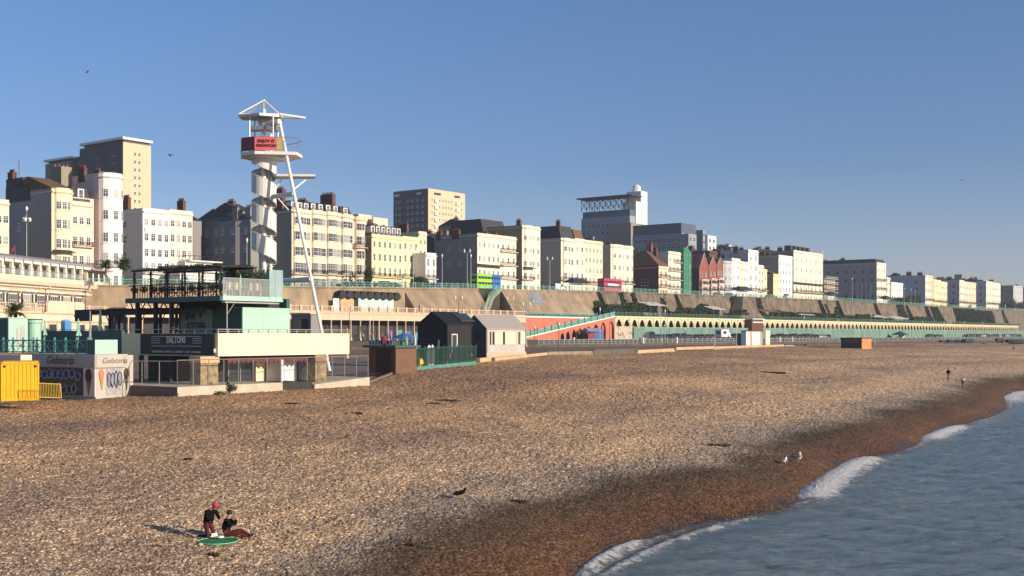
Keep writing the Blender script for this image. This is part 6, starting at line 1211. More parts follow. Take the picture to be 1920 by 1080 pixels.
# upper crossbar and slanting leg
lt=(tx(528),-1.0,tz(232)); lb_=(at(618,628,113).x-TX,113-TY,TG-.3)
zl=lambda z:(z-lt[2])/(lb_[2]-lt[2])
q=MB(); q.tube((0,0,tz(233)),lt,.33,10); q.lathe([(.36,-.35),(.36,.35)],(0,0,tz(233)),12); q.build('top_crossbar',WST,zw)
q=MB(); q.tube(lt,lb_,.165,10); q.build('slanting_leg',WST,zw)
def onleg(z): t=zl(z); return Vector(lt)+(Vector(lb_)-Vector(lt))*t
q=MB(); q.tube((.2,0,tz(370)),onleg(tz(370)),.24,10); q.build('middle_crossbar',WST,zw); q=MB(); q.tube((.2,0,tz(528)),onleg(tz(528)),.26,10); q.build('lower_crossbar',WST,zw)
# second launch platform
z2=tz(333); q=MB(); q.prism([(tx(516),-1.2),(tx(594),-.9),(tx(588),.9),(tx(516),1.2)],z2,z2+.22); q.build('launch_platform',WST,zw)
q=MB(); q.tube((tx(578),0,z2),onleg(tz(362)),.08,5); q.tube((tx(530),0,z2),(tx(516),0,tz(356)),.08,5); q.tube((tx(518),0,tz(368)),(tx(541),0,tz(394)),.07,5); q.build('platform_strut',WST,zw)
# ================= lamps and flagpoles =================
LAMPM=mat('lamp_post_paint',(0.45,0.50,0.44),.5,.1,2); LGLS=mat('lamp_glass',(0.7,0.7,0.66),.3,0); DPOLE=mat('dark_pole',(0.14,0.08,0.06),.6,.1)
def lamp(label,loc,h,kind='single',m=LAMPM,group='street lamps',name='street_lamp'):
    r=thing(name,label,'street lamp',loc,0,group); q=MB(); q.lathe([(.20,0),(.20,.25),(.13,.35),(.11,1.2),(.07,1.3),(.055,h*.92),(.09,h*.93)],n=8); q.build('post',m,r)
    if kind=='single':
        q=MB(); q.lathe([(.10,h*.92),(.22,h*.97),(.22,h),(.03,h+.28)],n=8); q.build('lantern',LGLS,r)
    elif kind=='double':
        for s_ in (-1,1):
            q=MB(); q.tube((0,0,h*.93),(s_*.75,0,h*1.02),.035,5); q.build('arm',m,r); q=MB(); q.lathe([(.08,h*.97),(.20,h*1.01),(.18,h*1.05),(.02,h*1.08)],(s_*.75,0,0),8); q.build('lantern',LGLS,r)
    elif kind=='ornate':
        q=MB(); [q.tube((0,0,h*.78),(.55*math.cos(a),.55*math.sin(a),h*.86),.04,5) for a in (0,1.57,3.14,4.71)]; q.tube((0,0,h*.9),(0,0,h),.06,6); q.build('bracket',BLACK,r)
        for a in (0,1.57,3.14,4.71): q=MB(); q.lathe([(.1,-.1),(.26,.15),(.26,.4),(.03,.75)],(.6*math.cos(a),.6*math.sin(a),h*.80),8); q.build('lantern',LGLS,r)
        q=MB(); q.lathe([(.1,-.1),(.26,.15),(.26,.4),(.03,.75)],(0,0,h*.94),8); q.build('lantern',LGLS,r)
    return r
def lampU(px,ytop,lb,kind='double',t=14): x=S0.fx(px,t); z=zU(x); return lamp(lb,S0.w(x,t,z),S0.z(ytop,x,t)-z,kind)
for px,yt,kd,lb in ((50,385,'ornate','tall ornate cluster lamp before the blank wall of the yellow-cream house'),(272,428,'single','slim lamp before the white four-storey terrace'),(463,448,'single','white-topped lamp between the shaded house and the spiral tower'),(575,470,'double','lamp just left of the slanting leg on the cliff road'),(775,468,'double','lamp before the plain yellow terrace house'),(829,478,'single','lamp before the blank grey wall of the cream hotel'),(876,472,'double','tall double lamp left of the green and blue bus'),(883,478,'single','companion pole right beside the tall double lamp'),(1031,486,'double','lamp before the plain grey-beige hotel wall'),(1293,500,'single','white pole beside the green scaffold net'),(1417,478,'single','lamp before the white corner tower house'),(1542,470,'single','thin lamp right of the tallest cream hotel'),(1598,522,'single','lamp before the wide grey wall'),(1696,540,'single','first lamp in the far gap of dark trees'),(1708,542,'single','second lamp in the far gap of dark trees'),(1716,545,'single','third lamp in the far gap of dark trees')):
    lampU(px,yt,lb,kd)
def lampR(px,ybase,ytop,Y,lb,kind='single',m=LAMPM): z=(HY-ybase)/F*Y; return lamp(lb,at(px,ybase,Y),(ybase-ytop)/F*Y,kind,m)
for px,yb_,yt,Y,lb,kd,m_ in ((957,640,562,290,'brown lamp post above the silver hut with a double head','double',DPOLE),(987,650,572,260,'cream lamp post in front of the red wall with a double head','double',LAMPM),(963,676,612,162,'rusty thin pole in front of the silver hut','none',DPOLE),(1002,652,613,250,'short dark post at the foot of the ramp','single',DPOLE),(1048,655,607,245,'dark post at the left end of the ramp arches','single',DPOLE),(1125,643,578,322,'tall pale turquoise lamp before the tallest ramp arches','single',RL),(1129,643,608,320,'short turquoise pole right beside the tall pale turquoise lamp','none',RL),(1180,643,598,330,'pale lamp before the graffitied wall','single',LAMPM),(1143,650,600,290,'brown thin pole right of the tall turquoise lamp','none',DPOLE),(1247,641,582,345,'tall turquoise lamp before the first parked dark van','single',RL),(1241,641,611,340,'low curved lamp beside the tall turquoise lamp','double',LAMPM),(1284,655,617,238,'dark beach pole before the parked cars, with two heads','single',DPOLE),(1340,657,620,250,'pale beach post left of the white box van','none',LAMPM),(1348,640,597,380,'thin lamp at the white box van','single',LAMPM),(1381,656,615,262,'pale beach post left of the mint cabin','none',LAMPM),(1469,655,616,300,'beach post right of the mint cabin','none',DPOLE),(1508,639,594,440,'tall thin lamp between parked cars','single',LAMPM),(1547,642,603,460,'thin lamp left of the orange skip','single',LAMPM),(1571,640,600,480,'lamp nearest left of the orange skip','single',LAMPM),(1623,632,606,520,'paired thin lamp right of the orange skip','single',LAMPM),(1633,640,590,500,'tall lamp right of the orange skip','single',LAMPM),(1641,645,612,420,'white beach pole right of the orange skip','none',LAMPM),(1664,642,612,520,'white pole left of the small beach kiosk','none',LAMPM),(1730,640,603,560,'lamp right of the small beach kiosk','single',LAMPM),(1770,640,604,560,'lamp left of the dark boat heap','single',LAMPM),(1808,640,603,600,'lamp behind the dark boat heap','single',LAMPM),(1842,638,604,620,'lamp right of the dark boat heap','single',LAMPM),(1885,640,572,600,'tall flagpole-like lamp near the right edge','single',LAMPM),(860,640,560,262,'dark double lamp behind the black hut','double',DPOLE),(700,640,578,255,'cream lamp post before the colonnade shops','single',LAMPM),(655,640,582,250,'dark ornate lamp at the left of the colonnade shops','double',DPOLE),(734,660,618,190,'thick cream bollard lamp before the colonnade','none',PST),(651,672,610,130,'cream pole at the right end of the bar parapet','none',PST),(85,585,540,196,'dark ornate lamp before the terrace building','double',DPOLE),(160,585,545,205,'second dark ornate lamp before the terrace building','double',DPOLE),(169,640,578,104,'thin flagpole on the lower bar terrace','none',METAL)):
    lampR(px,yb_,yt,Y,lb,kd,m_)
for px,t,yt,lb,fc in ((18,16,425,'flagpole with a small dark flag before the left cream house',None),(20,18,430,'second flagpole with a white head at the left edge',None)):
    pass
fp_=thing('flag','red and dark blue flag hanging above the pavilion roof at the left','flag',at(28,480,218),0); q=MB(); q.tube((0,0,0),(0,0,2.0),.03,5); q.build('pole',METAL,fp_); q=MB(); q.hexa([(0,0,1.9),(-.7,0,1.2),(-.8,.05,.5),(0,.0,1.1)],[(0,.03,1.9),(-.7,.03,1.2),(-.8,.08,.5),(0,.03,1.1)]); q.build('cloth',RED,fp_)
# ================= vehicles =================
CARG=mat('car_glass',(0.02,0.025,0.03),.08,0,spec=.8); HL=mat('headlight',(0.75,0.75,0.72),.15,0,spec=.8); TL=mat('tail_light',(0.35,0.02,0.02),.2,0)
def car_proto(kind,paint):
    r=thing('parked_car','x','car'); L,Wd_,Hh_={'hatch':(4.1,1.75,1.48),'saloon':(4.6,1.8,1.43),'suv':(4.6,1.9,1.75),'van':(5.2,2.0,2.2)}[kind]
    bz_=.72 if kind!='van' else 1.05; q=MB()
    prof={'hatch':[(0,.35),(0,.8),(.1,.9),(1.0,1.0),(4.0,1.0),(4.1,.8),(4.1,.35)],'saloon':[(0,.35),(0,.78),(.15,.88),(1.3,.98),(3.8,1.0),(4.55,.92),(4.6,.35)],'suv':[(0,.4),(0,.9),(.15,1.05),(1.2,1.15),(4.5,1.15),(4.6,.9),(4.6,.4)],'van':[(0,.4),(0,1.0),(.7,1.25),(5.2,1.25),(5.2,.4)]}[kind]
    cab={'hatch':[(.95,1.0),(1.65,1.44),(3.4,1.48),(4.0,1.0)],'saloon':[(1.2,.98),(1.9,1.4),(3.2,1.43),(4.0,1.0)],'suv':[(1.1,1.15),(1.8,1.7),(4.2,1.75),(4.5,1.15)],'van':[(.7,1.25),(1.4,2.1),(5.15,2.2),(5.2,1.25)]}[kind]
    P_=[(x-L/2,z) for x,z in prof]; n=len(P_); y0=Wd_/2; 
    q.extr(P_,-y0,y0); C_=[(x-L/2,z) for x,z in cab]; y1=y0-.18; q.add([(x,-(y0-.04) if z<1.3 and i in(0,3) else -y1,z) for i,(x,z) in enumerate(C_)]+[(x,(y0-.04) if z<1.3 and i in(0,3) else y1,z) for i,(x,z) in enumerate(C_)],[(0,1,2,3),(7,6,5,4),(0,4,5,1),(1,5,6,2),(2,6,7,3)]); q.build('body',paint,r)
    g=MB(); zb1=C_[0][1]+.05; zt1=C_[1][1]-.08
    for s_ in (-1,1):
        ya=s_*(y0-.03); yb_=s_*(y1+.015); xe_=C_[2][0] if kind!='van' else C_[1][0]+.9; xe0=C_[3][0]-.25 if kind!='van' else xe_
        g.add([(C_[0][0]+.25,ya,zb1),(xe0,ya,zb1),(xe_-.05,yb_,zt1),(C_[1][0]+.05,yb_,zt1)],[(0,1,2,3)])
    d=.02; g.add([(C_[0][0]-d,-y1,zb1),(C_[0][0]-d,y1,zb1),(C_[1][0]-d-.04,y1-.05,zt1),(C_[1][0]-d-.04,-y1+.05,zt1)],[(0,1,2,3)]); g.add([(C_[3][0]+d-.03,-y1,zb1),(C_[3][0]+d-.03,y1,zb1),(C_[2][0]+d+.06,y1-.05,zt1),(C_[2][0]+d+.06,-y1+.05,zt1)],[(0,1,2,3)]); g.build('windows',CARG,r)
    wq=MB(); wq.add([],[]); wq.tube((0,-.11,0),(0,.11,0),.33,14); wq.tube((0,-.12,0),(0,.12,0),.19,10,1); wme=wq.mesh('wheel',[RUBBER,METAL])
    for sx_ in (-1,1):
        for sy_ in (-1,1): put(wme,'wheel',r,(sx_*L*.31,sy_*(y0-.08),.33))
    for s_ in (-1,1):
        q=MB(); q.box(-L/2-.02,-L/2+.12,s_*(y0-.3)-.18,s_*(y0-.3)+.18,.66,.82); q.build('headlight',HL,r); q=MB(); q.box(L/2-.06,L/2+.02,s_*(y0-.2)-.12,s_*(y0-.2)+.12,.7,.92); q.build('tail_light',TL,r)
    return r
paints=dict(black=mat('black_car_paint',(0.012,0.012,0.015),.15,0,spec=.8),navy=mat('navy_car_paint',(0.015,0.025,0.07),.15,0,spec=.8),grey=mat('grey_car_paint',(0.10,0.11,0.12),.2,0,metal=.4),white=mat('white_car_paint',(0.70,0.70,0.70),.2,0),silver=mat('silver_car_paint',(0.38,0.39,0.40),.2,0,metal=.6),red=mat('red_car_paint',(0.30,0.02,0.02),.2,0))
protos={}
def car(kind,col,loc,rz,label,group):
    k=(kind,col)
    if k in protos: return dup(protos[k],loc,rz,label,group)
    p=car_proto(kind,paints[col]); protos[k]=p; p.location=loc; p.rotation_euler=(0,0,rz); p['label']=label; p['group']=group; return p
rnd=random.Random(77); seq=[]
GRP='cars parked before the green hoarding'

zones=((1216,1343,'between the graffiti wall and the white box van'),(1356,1392,'between the white box van and the mint cabin'),(1452,1556,'between the mint cabin and the orange skip'),(1742,1762,'left of the dark boat heap'),(1812,1912,'right of the dark boat heap'))
ordn=['first','second','third','fourth','fifth','sixth','seventh','eighth','ninth','tenth','eleventh','twelfth','thirteenth','fourteenth','fifteenth','sixteenth','seventeenth','eighteenth','nineteenth','twentieth']+['%dth'%i for i in range(21,60)]
for a,b,wh_ in zones:
    x=S0.fx(a,-10); xe_=S0.fx(b,-10); i=0
    while x<xe_ and i<40:
        kd=rnd.choice(['hatch','saloon','suv','suv','hatch']); c_=rnd.choice(['black','black','navy','navy','grey','black','silver','navy']) ; 
        if i==0 and a==1216: kd,c_='van','navy'
        car(kd,c_,S0.w(x,-10+rnd.uniform(-.3,.3),ROAD),ANG+R(180+rnd.uniform(48,56)),f'{ordn[i]} dark parked vehicle from the left {wh_}' if c_ not in('silver','grey') else f'{ordn[i]} parked vehicle, {c_}, from the left {wh_}',GRP)
        x+=4.0 if a<1800 else 5.0; i+=1
# white box van
bx=S0.fx(1350,-11); r=thing('box_van','white box van with a dark rear window among the dark parked cars','van',S0.w(bx,-11,ROAD),ANG)
q=MB(); q.box(-1.2,4.2,-1.1,1.1,.6,3.0); q.build('cargo_box',paints['white'],r); q=MB(); q.hexa([(4.2,-1,.4),(6.0,-1,.4),(6.0,1,.4),(4.2,1,.4)],[(4.2,-1,2.1),(5.1,-1,2.1),(5.1,1,2.1),(4.2,1,2.1)]); q.build('cab',paints['white'],r); q=MB(); q.box(-1.24,-1.2,-.7,.7,1.5,2.5); q.box(.2,2.4,-1.14,-1.1,1.6,2.5); q.build('window',CARG,r)
for a in (0,4.8):
    for s_ in (-1,1): q=MB(); q.tube((a,s_*.85,.38),(a,s_*1.1,.38),.38,12); q.build('wheel',RUBBER,r)
# upper road
GU='cars on the cliff-top road'
for i,(px,kd,c_,lb) in enumerate(((648,'saloon','black','dark car parked under the slanting leg on the cliff-top road'),(672,'hatch','black','second dark car on the cliff-top road, before the peach end house'),(716,'suv','grey','grey car before the yellow terrace on the cliff-top road'),(738,'saloon','navy','dark saloon before the yellow terrace on the cliff-top road'),(800,'saloon','black','low dark car left of the blank hotel wall'),(822,'hatch','navy','dark car before the blank hotel wall'),(848,'saloon','grey','car left of the tall double lamp'),(1046,'van','white','white van on the cliff-top road'),(1204,'hatch','black','dark car before the brick hotel'),(1345,'saloon','black','dark car before the red brick gables'),(1366,'hatch','navy','dark car before the white houses'),(1448,'hatch','silver','silver car before the lemon yellow house'),(1476,'van','white','white van before the white hotel wing'),(1442,'saloon','black','dark car beside the silver car on the cliff-top road'),(1820,'van','white','far white van on the cliff-top road'))):
    x=S0.fx(px,16.5); car(kd,c_,S0.w(x,16.5,zU(x)+.02),ANG+(math.pi if i%2 else 0),lb,GU)
def bus(label,pa,pb,t,ca,cb,frac,brandtext=None,txtm=None):
    x=S0.fx(pa,t); L=S0.fx(pb,t)-x; r=thing('double_decker_bus',label,'bus',S0.w(x,t,zU(x)),ANG); Hb=4.3
    q=MB(); q.box(0,L*frac,0,2.5,.35,Hb-.05); q.build('rear_body',ca,r); q=MB(); q.box(L*frac,L,0,2.5,.35,Hb-.05); q.hexa([(0.1,.15,Hb-.05),(L-.1,.15,Hb-.05),(L-.1,2.35,Hb-.05),(.1,2.35,Hb-.05)],[(.3,.4,Hb+.08),(L-.3,.4,Hb+.08),(L-.3,2.1,Hb+.08),(.3,2.1,Hb+.08)]); q.build('front_body',cb,r)
    for z0,z1 in ((1.35,2.05),(2.95,3.65)):
        q=MB(); n=7; [q.box(.4+i*(L-.8)/n,.4+(i+1)*(L-.8)/n-.12,-.02,.0,z0,z1) for i in range(n)]; q.build('window_row',CARG,r)
        q=MB(); q.box(-.02,0,.3,2.2,z0-.1,z1+.1); q.build('rear_window',CARG,r)
    for f_ in (.2,.78):
        for yy in (.02,2.3): q=MB(); q.tube((L*f_,yy,.48),(L*f_,yy+.2,.48),.48,12); q.build('wheel',RUBBER,r)
    return r,L
LIME=mat('lime_paint',(0.30,0.62,0.05),.4,.05,1); BLU=mat('bus_blue',(0.03,0.15,0.50),.4,.05,1); PNK=mat('bus_red',(0.55,0.05,0.10),.4,.05,1)
bus('lime green and blue double-decker bus above the stair recess',895,939,15.5,LIME,BLU,.62)
r,L=bus('red double-decker bus with pale lettering on its side',1133,1166,15.5,PNK,PNK,.5); q=MB(); q.box(L*.2,L*.8,-.03,-.005,2.15,2.75); q.build('side_lettering',FRAMEW,r)
# seafront shelter, booths
def shelter(px,t,wd,lb):
    x=S0.fx(px,t); r=thing('seafront_shelter',lb,'shelter',S0.w(x,t,zU(x)),ANG); 
    for a in (0,wd*.33,wd*.66,wd): 
        q=MB(); q.tube((a,0,0),(a,0,2.6),.09,6); q.build('post',TURQ,r)
    q=MB(); q.box(.2,wd-.2,.9,1.2,0,2.4); q.build('screen',FRAMEW,r); q=MB(); q.hexa([(-1,-1.2,2.6),(wd+1,-1.2,2.6),(wd+1,3,2.6),(-1,3,2.6)],[(1.2,.6,4.0),(wd-1.2,.6,4.0),(wd-1.2,1.2,4.0),(1.2,1.2,4.0)]); q.build('roof',SLATE,r)
shelter(1073,13.5,8,'dark-roofed seafront shelter with turquoise posts behind the white van'); shelter(1556,13.5,7,'dark-roofed seafront shelter below the scaffolded house'); shelter(1660,13.5,6,'green-posted seafront shelter right of the wide grey wall'); shelter(1386,13.2,9,'turquoise glazed shelter left of the stair pier on the cliff-top road')
# mint cabin, orange hut, small kiosk, boats
def atY(px,py,Y): return at(px,py,Y)
c_=atY(1399,644,290); f_=Frame(c_.x,c_.y); r=thing('mint_cabin','mint and white beach cabin with an orange stripe and dark west annexe','cabin',(c_.x,c_.y,-2.7),ANG)
Dk=f_.fy(1380,0); Wk=f_.fx(1429,0); hh=(644-621)/F*290+.6
q=MB(); q.box(0,Wk,0,Dk*.5,0,hh); q.build('wall',WPAINT,r); q=MB(); q.box(Wk*.36,Wk*.85,-.06,0,.1,hh-.15); q.build('mint_door',mat('cabin_mint',(0.50,0.68,0.62),.7,.1,1),r); q=MB(); q.box(Wk*.26,Wk*.36,-.07,0,.1,hh-.15); q.build('orange_panel',mat('faded_orange',(0.60,0.27,0.15),.7,.2),r)
q=MB(); q.box(.2,Wk*.6,Dk*.5,Dk,0,hh*.86); q.build('annexe',TURQD,r); q=MB(); q.box(-.3,Wk+.2,-.3,Dk*.55,hh,hh+.15); q.build('roof',SLATE,r)
q=MB(); q.box(Wk*.9,Wk*.94,-.08,0,.1,hh-.1); q.build('dark_slit',BLACK,r); q=MB(); q.box(Wk+.8,Wk+3.4,-.6,-.4,.2,hh+.2); q.build('side_screen',CREAM,r)
c_=on_beach(1616,654,100,600); Y=c_.y; f_=Frame(c_.x,c_.y); r=thing('beach_hut','dark panelled beach hut with a sunlit orange end','hut',(c_.x,c_.y,c_.z-.1),ANG)
Dk=f_.fy(1577,0); Wk=f_.fx(1634,0); hh=(653-633)/F*Y; ORG=mat('rusty_orange',(0.62,0.24,0.09),.7,.3,.8)
q=MB(); q.box(0,Wk,0,Dk,0,hh); q.build('wall',ORG,r); q=MB(); q.box(-.08,0,.02,Dk,0,hh); q.build('dark_side',BLKW,r); q=MB(); q.box(-.3,Wk+.25,-.25,Dk+.3,hh,hh+.25); q.build('roof',DKBRICK,r); q=MB(); q.box(-.12,-.08,Dk*.1,Dk*.85,hh*.55,hh*.95); q.build('side_panel',mat('dusty_black',(0.06,0.055,0.06),.6,.3,1),r)
# small kiosk with dark canopy
c_=atY(1690,641,540); r=thing('small_kiosk','small cream beach kiosk under a dark pointed canopy','kiosk',c_,ANG); k_=540/F
q=MB(); q.box(-1.2,1.2,-1,1,0,13*k_); q.build('wall',IVORY,r); q=MB(); q.lathe([(4.2,13*k_),(3.5,14.5*k_),(.4,19.5*k_),(.05,20.5*k_)],(-2.2,0,0),8); q.build('canopy',mat('dark_blue_canvas',(0.03,0.05,0.08),.7,.2),r); q=MB(); [q.tube((-2.2+3.4*math.cos(a),3.4*math.sin(a),0),(-2.2+3.4*math.cos(a),3.4*math.sin(a),13*k_),.1,5) for a in (0.4,2,3.6,5.2)]; q.build('canopy_posts',METAL,r)
# heap of dark boats
def boat(label,p,L,h,rz,m,group='boats and crates drawn up at the far right'):
    r=thing('beached_boat',label,'boat',p,rz,group); q=MB(); n=8; rows=[]
    for i in range(n+1):
        t=i/n; w_=.22*L*math.sin(math.pi*min(1,.15+t*.85))**.6; x=(t-.5)*L; rows.append([(x,-w_,h),(x,-w_*.8,h*.35),(x,0,0 if 0<t<1 else h*.4),(x,w_*.8,h*.35),(x,w_,h)])
    for r_ in rows: q.v+=r_
    for i in range(n):
        for j in range(4): q.f.append((i*5+j,(i+1)*5+j,(i+1)*5+j+1,i*5+j+1)); q.m.append(0)
        q.f.append((i*5,i*5+4,(i+1)*5+4,(i+1)*5)); q.m.append(1)
    q.build('hull',[m,DARKW],r); q=MB(); q.tube((0,0,h*.5),(0,0,h*2.2),.06,5); q.tube((-L*.3,0,h),(L*.3,0,h*1.5),.05,4); q.build('spars',METAL,r); return r
DBL=mat('dark_hull',(0.03,0.04,0.06),.5,.3,1)
for i,(px,py,lb,sc) in enumerate(((1772,647,'leftmost dark boat in the heap at the top of the far beach',7),(1788,646,'second dark boat from the left in the heap',7),(1803,646,'third dark boat in the heap, with a white fender',8),(1816,645,'fourth dark boat, nearest the blue boxes',7),(1905,645,'dark boat at the right edge of the beach',9),(1875,643,'small pale boat left of the last dark boat',5))):
    p=atY(px,py,500); boat(lb,p,sc,2.0,R(random.uniform(10,60)),DBL)
# benches and white bollards near rail
for i,(px,Y,lb) in enumerate(((1206,325,'white bollard before the graffitied wall'),(1076,315,'white bollard below the fourth ramp arch'),(1269,335,'white bollard among the first parked cars'),(1462,400,'white bollard right of the mint cabin'),(1486,410,'second white bollard right of the mint cabin'),(1548,450,'white bollard left of the orange hut'),(1682,540,'white bollard by the small kiosk'),(1716,560,'white bollard right of the small kiosk'))):
    p=at(px,0,Y); r=thing('bollard',lb,'bollard',(p.x,Y,LOW),0,'white bollards along the railing'); q=MB(); q.lathe([(.28,0),(.26,1.3),(.34,1.4),(.2,1.7)],n=8); q.build('post',WPAINT,r)
# market stall in front of ramp
st=at(1108,641,330); r=thing('market_stall','blue and mauve canvas market stall in front of the ramp arches','stall',(st.x,st.y,ROAD),ANG)
q=MB(); q.hexa([(-3.5,-1.5,2.2),(4.5,-1.5,2.2),(4.5,1.5,2.2),(-3.5,1.5,2.2)],[(-3,-.1,3.2),(4,-.1,3.2),(4,.1,3.2),(-3,.1,3.2)]); q.build('canvas_roof',mat('mauve_canvas',(0.22,0.22,0.36),.8,.3,1),r); q=MB(); q.box(-3,0,-1.2,1,0,1.8); q.build('red_counter',BAND,r); q=MB(); q.box(.1,4,-1.2,1,0,2.0); q.build('blue_counter',mat('counter_blue',(0.06,0.12,0.35),.7,.2),r)
for a in (-3.3,4.3): q=MB(); q.tube((a,-1.3,0),(a,-1.3,2.3),.05,5); q.build('pole',METAL,r)
# blue tarpaulin umbrella by the black hut
st=at(757,655,170); r=thing('blue_umbrella','large blue tilted umbrella in the crowded terrace left of the black hut','umbrella',(st.x,st.y,-2.2),0); q=MB(); q.tube((0,0,-.2),(0,0,2.3),.04,6); q.build('pole',METAL,r); q=MB(); q.lathe([(2.0,1.6),(1.3,2.0),(.3,2.4),(.02,2.5)],n=8); q.build('canopy',mat('umbrella_blue',(0.06,0.13,0.32),.6,.2,2),r)

# crowded terrace between the kiosk and the black hut
for i,(px,py,Y,h_,m_,lb) in enumerate(((752,652,150,2.3,GRN,'dark green closed parasol just right of the brown kiosk'),(763,650,155,2.5,MNT,'pale mint closed parasol between kiosk and black hut'),(773,650,160,2.6,BLU,'blue closed parasol nearest the black hut'),(779,648,165,2.4,WPAINT,'white closed parasol against the black hut'))):
    parasol(lb,at(px,py+14,Y),h_,.3,m_)
FR=mat('timber_frame',(0.45,0.38,0.26),.8,.3,3)
for i,(px,Y,lb) in enumerate(((748,128,'first from the kiosk'),(756,131,'second from the kiosk'),(764,134,'third from the kiosk'),(772,137,'fourth, nearest the black hut'))):
    p=at(px,688,Y); p.z=-3.35; r=thing('trellis','pale timber trellis panel behind the green plinth, '+lb,'trellis',p,ANG+R(60),'timber trellis panels'); q=MB(); q.box(-.55,.55,-.03,.03,2.1,2.2); q.box(-.55,.55,-.03,.03,0,.1)
    for k in range(5): q.box(-.55+k*.26,-.50+k*.26,-.03,.03,.1,2.1)
    q.build('frame',FR,r)
p=at(583,640,125); an_=thing('bar_annexe','small dark annexe with orange-lit door frames right behind the mint box','annexe',(p.x,p.y,-3.4),ANG)
f_=Frame(p.x,p.y); Wn_=f_.fx(600,0); Dn=f_.fy(546,0)
q=MB(); q.box(0,Wn_,0,Dn,0,5.6); q.build('wall',GREYW,an_); q=MB(); q.box(-.06,0,Dn*.1,Dn*.42,3.0,5.1); q.build('dark_opening',BLACK,an_); q=MB(); q.box(-.08,0,Dn*.5,Dn*.95,3.1,5.1); q.build('window',GLASS,an_)
for t in (.5,.95): q=MB(); q.box(-.14,-.08,Dn*t-.1,Dn*t+.1,3.0,5.1); q.build('orange_frame',mat('orange_lit_timber',(0.55,0.25,0.06),.6,.1),an_)  # orange colour stands in for warm light on the frames
q=MB(); q.box(-.3,Wn_+.2,-.2,Dn+.2,5.6,5.75); q.build('roof',PST,an_)
# ================= people =================
def skin_mesh(name,joints,edges,radii,root,mats,facemat,sub=2):
    me=bpy.data.meshes.new(name); keys=list(joints); idx={k:i for i,k in enumerate(keys)}
    me.from_pydata([joints[k] for k in keys],[(idx[a],idx[b]) for a,b in edges],[])
    o=bpy.data.objects.new('tmp_skin',me); COL.objects.link(o); m=o.modifiers.new('s','SKIN'); m.use_smooth_shade=True
    for i,k in enumerate(keys): r_=radii[k]; r_=(r_,r_) if isinstance(r_,(int,float)) else r_; me.skin_vertices[0].data[i].radius=r_; me.skin_vertices[0].data[i].use_root=(k==root)
    s_=o.modifiers.new('d','SUBSURF'); s_.levels=sub; s_.render_levels=sub
    dg=bpy.context.evaluated_depsgraph_get(); out=bpy.data.meshes.new_from_object(o.evaluated_get(dg)); bpy.data.objects.remove(o)
    out.name=name; out.materials.clear(); [out.materials.append(x) for x in mats]
    for p in out.polygons: p.material_index=facemat(p.center); p.use_smooth=True
    return out
SKIN=mat('skin',(0.45,0.27,0.20),.6,.05,5); JKT=mat('black_jacket',(0.008,0.008,0.010),.95,.3,8,spec=.05); JKG=mat('grey_panel',(0.13,0.13,0.14),.8,.2,5); TRR=mat('dark_red_trousers',(0.07,0.010,0.012),.85,.2,5); HAIRM=mat('dark_hair',(0.015,0.01,0.01),.7,0); HAT=mat('red_hat',(0.50,0.03,0.05),.8,.2,10); SHOE=mat('black_shoe',(0.015,0.014,0.014),.6,0)
